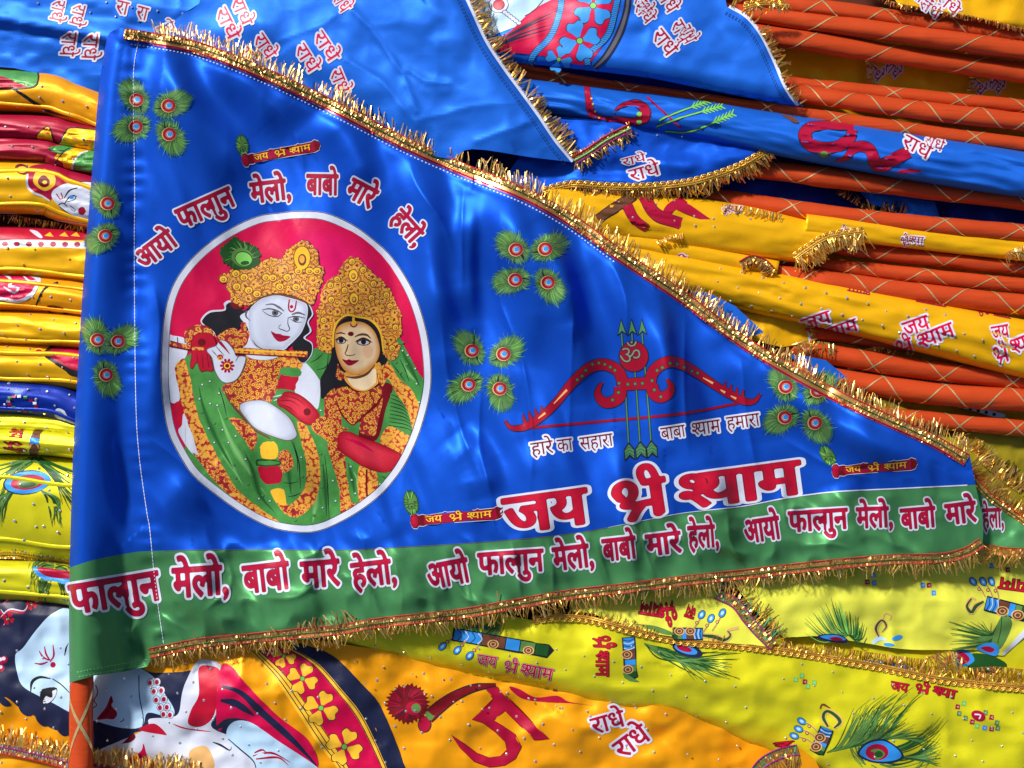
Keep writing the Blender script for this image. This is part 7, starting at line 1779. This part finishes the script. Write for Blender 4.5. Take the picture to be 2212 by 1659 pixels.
    p.fill([rag(M4((1020, 440), (1100, 380), (1220, 260), (1260, 200), (1200, 480), (1160, 620), (1010, 580)), .8, 22)], JEWEL, 5, 7)
    p.fill([rag(M4((745, 130), (860, 90), (1000, 150), (1190, 70), (1250, 150), (1180, 260), (1010, 420), (930, 495), (860, 430), (780, 300)), .8, 23)], JEWEL, 6, 7)
    # sleeve and armband
    B(M4((1340, 160), (1440, 210), (1540, 370), (1600, 590), (1570, 670), (1310, 515), (1280, 420), (1350, 340)), KGREEN, 5)
    for k in range(9):
        S(M4((1345 - k * 4 + (k > 4) * 6, 170 + 42 * k), (1440 + k * 8, 215 + 40 * k), (1480 + k * 14, 260 + 40 * k)), [1.4, 2.0, 1.2], BLACK, 6)
    p.fill([rag(M4((1310, 518), (1440, 560), (1565, 655), (1510, 810), (1455, 825), (1230, 690)), .8, 24)], GARLAND, 6, 7)
    # garland over her shoulder
    p.fill([rag(M2((1190, 1470), (1270, 1420), (1330, 1450), (1440, 1620)) + M4((1560, 110), (1640, 260), (1655, 400), (1590, 580), (1555, 450), (1500, 300), (1400, 160), (1310, 0), (1250, 80), (1200, 20)), .8, 25)], GARLAND, 7, 7)
    # arm and hand
    p.blob(M4((745, 640), (800, 575), (900, 575), (1010, 625), (1220, 700), (1462, 822), (1446, 900), (1345, 1000), (1220, 1014), (1050, 955), (900, 862), (775, 765)), DKRED, 6)
    grad(p, M4((752, 640), (802, 582), (900, 582), (1008, 632), (1216, 706), (1455, 828), (1440, 896), (1340, 993), (1222, 1006), (1054, 948), (904, 855), (782, 760)), (0.36, 0.006, 0.02), (0.62, 0.03, 0.06), 7, 6, .5)
    S(M4((830, 640), (1000, 700), (1150, 790)), [2, 9, 2], PINK, 8)
    p.blob(M4((115, 215), (150, 200), (185, 150), (250, 138), (350, 168), (440, 230), (520, 310), (575, 400), (490, 505), (380, 475), (290, 405), (200, 335), (125, 290)), DKRED, 7)
    grad(p, M4((122, 216), (155, 205), (190, 156), (250, 145), (348, 175), (436, 236), (514, 314), (566, 400), (488, 497), (384, 468), (294, 399), (206, 329), (132, 286)), (0.36, 0.006, 0.02), (0.60, 0.03, 0.06), 8, 5, .5)
    for q in (M4((130, 240), (260, 240), (360, 300)), M4((200, 185), (330, 220), (420, 290)), M4((140, 280), (240, 310), (330, 380))): S(q, [1.2, 2, .6], DKRED, 9)
    p.oval(M4((440, 360))[0], 8, 8, DKRED, 9, n=12)
    p.fill([rag(M4((485, 510), (555, 430), (640, 415), (760, 505), (890, 550), (775, 595), (752, 755), (640, 665), (510, 570)), .8, 26)], JEWEL, 9, 7)
figure('robes', robes, B0)

def his_head(p):
    B, S, F = p.blob, p.stroke, p.fill
    B(M1((450, 965), (540, 880), (690, 865), (690, 800), (760, 770), (840, 830), (870, 920), (880, 1010), (820, 1090), (640, 1180), (580, 1110), (465, 1030)), WHITE, 0)
    B(M1((465, 975), (545, 900), (700, 880), (715, 820), (770, 790), (850, 830), (900, 900), (900, 1020), (820, 1085), (640, 1172), (585, 1100), (475, 1020)), BLACK, 1)
    B(M1((1590, 800), (1660, 910), (1610, 1000), (1640, 1100), (1575, 1170), (1650, 1230), (1645, 1350), (1560, 1445), (1490, 1400), (1430, 1240), (1540, 1050)), WHITE, 0)
    B(M1((1590, 810), (1645, 910), (1595, 1000), (1622, 1100), (1555, 1170), (1640, 1235), (1637, 1345), (1560, 1440), (1490, 1400), (1430, 1240), (1540, 1050)), BLACK, 1)
    F([rag(M1((610, 1165), (740, 1080), (830, 1085), (880, 1290), (790, 1265), (690, 1200)), .8, 31)], JEWEL, 2, 7)
    B(M1((920, 1270), (1340, 1300), (1250, 1390), (1100, 1410), (950, 1375)), WHITE, 2)
    B(M1((845, 930), (950, 850), (1090, 735), (1240, 698), (1400, 725), (1570, 780), (1616, 840), (1608, 960), (1556, 1105), (1486, 1190), (1400, 1268), (1330, 1315), (1100, 1320), (940, 1330), (880, 1290), (935, 1200), (945, 1080), (895, 1005)), BLACK, 2)
    B(M1((868, 935), (960, 880), (1000, 830), (1100, 752), (1240, 712), (1400, 738), (1556, 790), (1598, 842), (1590, 960), (1540, 1100), (1474, 1180), (1392, 1258), (1325, 1305), (1100, 1310), (950, 1330), (895, 1285), (945, 1200), (957, 1080), (905, 1005)), WHITE, 3); grad(p, M1((960, 900), (1000, 840), (1100, 758), (1240, 718), (1400, 744), (1550, 796), (1590, 846), (1582, 960), (1532, 1098), (1466, 1174), (1384, 1250), (1320, 1296), (1120, 1300), (1000, 1230), (965, 1080)), (0.38, 0.42, 0.56), (0.50, 0.55, 0.70), 3.1, 6, .82)
    # features
    S(M1((940, 880), (930, 940), (980, 990)), [5, 4, 1], GREY, 4)
    S(M1((1140, 820), (1220, 810), (1300, 850), (1345, 885)), [1.5, 3.5, 5, 2], GREY, 4)
    S(M1((1430, 920), (1500, 900), (1570, 925)), [3, 5, 2], GREY, 4)
    S(M1((1100, 875), (1180, 860), (1270, 880), (1325, 915)), [1.2, 2.6, 2.6, 1.6], BLACK, 4); S(M1((1110, 885), (1180, 930), (1270, 945), (1310, 915)), [1, 1.8, 2, 1.6], BLACK, 4); p.oval(M1((1245, 905))[0], 7.5, 6.5, GREY, 5, n=12); p.oval(M1((1245, 903))[0], 3, 3, BLACK, 6, n=8)
    S(M1((1395, 955), (1450, 940), (1520, 945), (1570, 960)), [1.5, 2.6, 2.4, 1], BLACK, 4); S(M1((1410, 965), (1470, 1000), (1540, 1000)), [1, 1.8, 1], BLACK, 4); p.oval(M1((1475, 968))[0], 7, 5.5, GREY, 5, n=12); p.oval(M1((1478, 966))[0], 2.6, 2.6, BLACK, 6, n=8)
    S(M1((1390, 950), (1385, 1020), (1405, 1080), (1370, 1105), (1340, 1090), (1290, 1075), (1285, 1050), (1310, 1030)), [1.6, 1.8, 2.2, 2, 1.8, 2, 1.6, 1], BLACK, 4)
    B(M1((1200, 1100), (1250, 1125), (1300, 1130), (1330, 1145), (1410, 1155), (1390, 1180), (1350, 1205), (1290, 1215), (1245, 1185), (1215, 1140)), MAROON, 4, n=3); S(M1((1210, 1115), (1290, 1160), (1400, 1165)), [.8, 1.6, .8], DKRED, 5)
    S(M1((1000, 1190), (1050, 1260), (1120, 1295)), [.8, 3.2, 1], GREY, 4)
    S(M1((1405, 755), (1395, 830), (1405, 880), (1435, 890), (1465, 860), (1480, 770)), [3, 3.4, 3.4, 3.4, 3.4, 2.6], MAROON, 4); p.oval(M1((1428, 835))[0], 4, 4, MAROON, 5, n=8)
    # ear ring, crown, feather
    F([rag(M1((880, 1010), (930, 1010), (940, 1080), (972, 1120), (960, 1190), (910, 1265), (845, 1190), (838, 1110), (875, 1080)), .6, 32)], JEWEL, 4, 7)
    F([np.array(rag(M1((640, 210), (700, 160), (790, 85), (900, 130), (1000, 175), (1065, 230), (1082, 350), (1010, 435), (870, 445), (760, 405), (680, 330)), 4.0, 33, 8))], FDARK, 4, 7)
    r = random.Random(9)
    for i in range(60):
        a = r.uniform(2.4, 6.6); c = M1((890, 300))[0]; r0 = r.uniform(17, 25); r1 = r0 + r.uniform(6, 16)
        S([(c[0] + r0 * math.cos(a), c[1] + r0 * math.sin(a)), (c[0] + r1 * math.cos(a - .15), c[1] + r1 * math.sin(a - .15))], [1.6, .5], r.choice([FGREEN, LGREEN, BLACK, FDARK]), 5, curve=False)
    p.oval(M1((890, 305))[0], 24, 20, FGREEN, 6, rot=.3); p.oval(M1((905, 320))[0], 20, 16, BLACK, 7, rot=.3); p.oval(M1((905, 322))[0], 18.5, 14.5, LGREEN, 8, rot=.3); p.oval(M1((920, 366))[0], 10, 4.5, FDARK, 9, rot=-.1, n=12)
    crown = M1((625, 545), (655, 492), (740, 475), (760, 440), (860, 442), (1000, 430), (1100, 350), (1220, 312), (1335, 318), (1375, 235), (1470, 160), (1570, 120), (1640, 170), (1710, 240), (1722, 380), (1772, 410), (1770, 480), (1745, 600), (1705, 690), (1655, 815), (1560, 770), (1430, 712), (1250, 690), (1130, 722), (1000, 812), (880, 822), (780, 792), (750, 690), (712, 630), (740, 575), (680, 580))
    F([rag(crown, 1.6, 34, 6)], BROWN, 8, 7)
    F([rag(crown, .9, 35, 6) * .985 + np.array(M1((1230, 480))[0]) * .015], CROWN, 9, 7)
    filigree(p, smooth(crown, 6, True), 9.5, 10.5, 'crown', 61)
    rings(p, M1((1540, 310)), [(18, 26)], 10); rings(p, M1((685, 540), (1475, 625), (1225, 525), (1150, 520), (1500, 450), (910, 520), (960, 660), (1050, 700), (830, 620), (1620, 450), (1700, 450), (1380, 520), (1300, 620), (820, 480)), [(9, 8)], 10)
    F([rag(M1((760, 790), (880, 820), (900, 850), (820, 862), (770, 830)), .8, 36)], DKRED, 9, 7)
    S(M1((960, 800), (1100, 740), (1250, 705), (1430, 730), (1560, 785), (1640, 820)), [3, 4, 4, 4, 4, 2], BROWN, 10)
    # flute and hands
    S(M1((100, 1235), (300, 1275), (480, 1295)), [14, 12, 11], DKRED, 6); S(M1((100, 1232), (300, 1268), (480, 1286)), [8, 8, 7], JEWEL, 7)
    S(M1((800, 1308), (1200, 1335), (1600, 1352)), [15, 15, 15], DKRED, 6, curve=False); S(M1((805, 1305), (1200, 1330), (1596, 1348)), [11, 11, 12], GARLAND, 7, curve=False); S(M1((815, 1300), (1200, 1320), (1580, 1335)), [2, 3, 2], YPRINT, 8, curve=False)
    for a in (250, 330): S(M1((a - 60, 1165), (a - 55, 1225)), 1.4, BLACK, 8, curve=False)
    F([rag(M1((268, 1130), (320, 1060), (450, 1028), (560, 1075), (600, 1150), (520, 1130), (400, 1140), (345, 1240), (290, 1235)), .8, 37)], JEWEL, 7, 7)
    B(M1((335, 1230), (370, 1150), (440, 1115), (560, 1130), (615, 1235), (570, 1300), (540, 1330), (580, 1500), (560, 1535), (500, 1530), (440, 1535), (400, 1440), (355, 1505), (328, 1480), (345, 1330)), DKRED, 8)
    B(M1((342, 1232), (376, 1156), (442, 1122), (556, 1136), (606, 1236), (562, 1300), (532, 1330), (572, 1498), (556, 1526), (502, 1522), (444, 1526), (404, 1430), (355, 1495), (336, 1476), (352, 1330)), RED, 9)
    for q in (M1((400, 1340), (410, 1430)), M1((455, 1340), (470, 1500)), M1((510, 1340), (530, 1490))): S(q, [1, 2.2], DKRED, 10, curve=False)
    p.oval(M1((455, 1220))[0], 9, 8, DKRED, 10, n=12)
    S(M1((350, 1285), (480, 1295)), 7, GARLAND, 11, curve=False)
    B(M1((505, 1300), (610, 1250), (640, 1195), (720, 1205), (800, 1295), (830, 1360), (900, 1365), (935, 1400), (880, 1560), (800, 1645), (680, 1655), (595, 1540), (560, 1390)), GREY, 9)
    B(M1((512, 1302), (614, 1258), (645, 1203), (716, 1212), (794, 1300), (824, 1368), (896, 1373), (925, 1404), (872, 1556), (796, 1638), (684, 1647), (603, 1536), (568, 1388)), WHITE, 10)
    for q in (M1((565, 1305), (625, 1370)), M1((610, 1260), (700, 1365)), M1((660, 1205), (760, 1345)), M1((820, 1425), (850, 1370), (890, 1350))): S(q, [1, 2, .8], BLACK, 11, curve=False)
    B(M1((625, 1210), (650, 1200), (760, 1345), (700, 1290)), MAROON, 12)
    p.oval(M1((655, 1380))[0], 7, 6.5, JEWEL, 11, n=12)
    c = M1((730, 1472))[0]
    for k in range(10): p.oval((c[0] + 12 * math.cos(k * .628), c[1] + 12 * math.sin(k * .628)), 4.4, 3, MAROON, 11, rot=k * .628, n=8)
    p.oval(c, 10, 10, MAROON, 12, n=14); p.oval(c, 7, 7, YPRINT, 13, n=12); p.oval(c, 4.5, 4.5, DKRED, 14, n=10)
def rings(p, pts, sizes, layer):
    for c in pts:
        for a, b in sizes:
            p.oval(c, a + 1, b + 1, BROWN, layer, n=14); p.oval(c, a - .8, b - .8, YPRINT, layer + 1, n=14)
            p.oval((c[0] + .5, c[1] + b * .15), a * .5, b * .5, BROWN, layer + 2, n=10); p.oval((c[0], c[1] + b * .1), a * .33, b * .33, SKIN, layer + 3, n=8)
figure('flute_player', his_head, B0 + 0.00035)

def her_head(p):
    B, S, F = p.blob, p.stroke, p.fill
    B(M2((715, 1250), (740, 1040), (800, 960), (900, 930), (1010, 935), (1140, 1000), (1240, 1090), (1270, 1250), (1300, 1420), (1210, 1500), (1190, 1700), (760, 1700), (600, 1830), (580, 1720), (580, 1620), (620, 1540), (690, 1400)), BLACK, 0)
    B(M2((850, 1540), (1000, 1570), (1180, 1440), (1190, 1560), (1205, 1640)) + M4((1195, 60), (1080, 132), (960, 122), (880, 60), (840, 0)), SKIN, 1)
    B(M2((880, 1590), (1020, 1590), (1170, 1500), (1180, 1640)) + M4((1170, 50), (1080, 118), (970, 108), (900, 50)), CREAM, 2)
    S(M2((850, 1590), (960, 1600), (1080, 1560), (1170, 1460)), [2, 6, 6, 2], BROWN, 3)
    face = M2((738, 1220), (736, 1120), (790, 1035), (900, 995), (1040, 1005), (1150, 1085), (1205, 1200), (1222, 1320), (1185, 1430), (1120, 1492), (1010, 1562), (910, 1565), (830, 1505), (775, 1400), (748, 1300))
    grad(p, face, (0.60, 0.24, 0.04), (0.82, 0.60, 0.36), 4, 8, .74, M2((1030, 1270))[0])
    p.blob(M2((1040, 1260), (1110, 1250), (1150, 1310), (1120, 1380), (1050, 1370)), mixed((0.82, 0.60, 0.36), (0.80, 0.40, 0.22), .5), 5.2)
    S(M2((748, 1130), (800, 1115), (850, 1130)), [2, 4, 2], BROWN, 7); S(M2((950, 1160), (1010, 1135), (1080, 1140), (1125, 1180)), [2, 5, 5, 1.5], BROWN, 7)
    for e in (((805, 1200), 11, 7.5), ((1045, 1215), 16, 8)):
        cc = M2(e[0])[0]
        p.oval(cc, e[1], e[2], BROWN, 7, n=14); p.oval((cc[0], cc[1] + 1.5), e[1] * .75, e[2] * .55, WHITE, 8, n=12); p.oval((cc[0], cc[1] - .2), e[2] * .72, e[2] * .72, BLACK, 9, n=10)
        S([(cc[0] - e[1] - 2, cc[1] - 1), (cc[0], cc[1] - e[2] - .5), (cc[0] + e[1] + 3, cc[1] + 1)], [1.5, 3.4, 1.2], BLACK, 10)
    S(M2((880, 1240), (865, 1300), (845, 1345), (880, 1360), (920, 1360), (955, 1345)), [2, 3, 2.4, 2.2, 2, 1.5], BROWN, 7)
    B(M2((815, 1400), (860, 1410), (890, 1400), (920, 1412), (995, 1412), (950, 1450), (900, 1470), (860, 1455)), MAROON, 7, n=3); S(M2((822, 1406), (900, 1422), (988, 1416)), [.8, 1.5, .8], DKRED, 8)
    p.oval(M2((908, 1128))[0], 6.5, 5, DKRED, 7, n=12)
    F([rag(M2((550, 1200), (548, 900), (590, 790), (590, 700), (650, 570), (730, 512), (780, 490), (780, 440), (830, 370), (880, 312), (920, 300), (1010, 340), (1080, 410), (1170, 500), (1240, 550), (1300, 620), (1360, 720), (1400, 820), (1450, 900), (1452, 1130), (1400, 1200), (1445, 1290), (1380, 1410), (1310, 1400), (1265, 1330), (1245, 1150), (1195, 1040), (1100, 960), (980, 935), (860, 915), (765, 975), (722, 1090), (712, 1270), (690, 1330), (575, 1300)), 1.7, 41, 6)], CROWN, 8, 7)
    filigree(p, smooth(M2((550, 1200), (548, 900), (590, 790), (650, 570), (780, 490), (830, 370), (920, 300), (1010, 340), (1170, 500), (1300, 620), (1400, 820), (1450, 900), (1452, 1130), (1400, 1200), (1445, 1290), (1380, 1400), (1265, 1330), (1245, 1150), (1195, 1040), (1100, 960), (980, 935), (860, 915), (765, 975), (722, 1090), (712, 1270), (690, 1330), (575, 1300)), 5, True), 8.2, 10.5, 'crown', 62)
    S(M2((720, 1270), (728, 1090), (775, 985), (865, 925), (980, 945), (1100, 970), (1190, 1045), (1240, 1150), (1260, 1320)), [3, 4, 4, 4, 4, 4, 4, 4, 3], YPRINT, 9)
    S(M2((735, 1270), (740, 1100), (785, 1000), (870, 940)), [1, 2, 2, 1], BROWN, 10)
    rings(p, M2((935, 500), (940, 750)), [(10, 13)], 9); rings(p, M2((1130, 740), (690, 605), (620, 1190), (1355, 1280), (1025, 600), (1290, 710), (920, 350), (760, 540), (700, 760), (1330, 830), (620, 980), (1390, 1060), (840, 660), (1150, 590), (1040, 440)), [(7, 7)], 9)
    S(M2((935, 950), (935, 1010)), 5, YPRINT, 10, curve=False); S(M2((905, 1015), (915, 1045), (955, 1050), (975, 1015)), [3, 3.4, 3.4, 3], MAROON, 10); p.oval(M2((940, 1010))[0], 5, 6, YPRINT, 11, n=10)
    F([rag(M2((770, 1450), (790, 1510), (835, 1550), (835, 1600), (795, 1630), (750, 1590), (755, 1530)), .6, 42)], JEWEL, 8, 7)
    F([rag(M2((1185, 1470), (1225, 1440), (1250, 1560), (1245, 1659), (1215, 1650)), .6, 43)], GARLAND, 8, 7)
figure('crowned_companion', her_head, B0 + 0.00035)
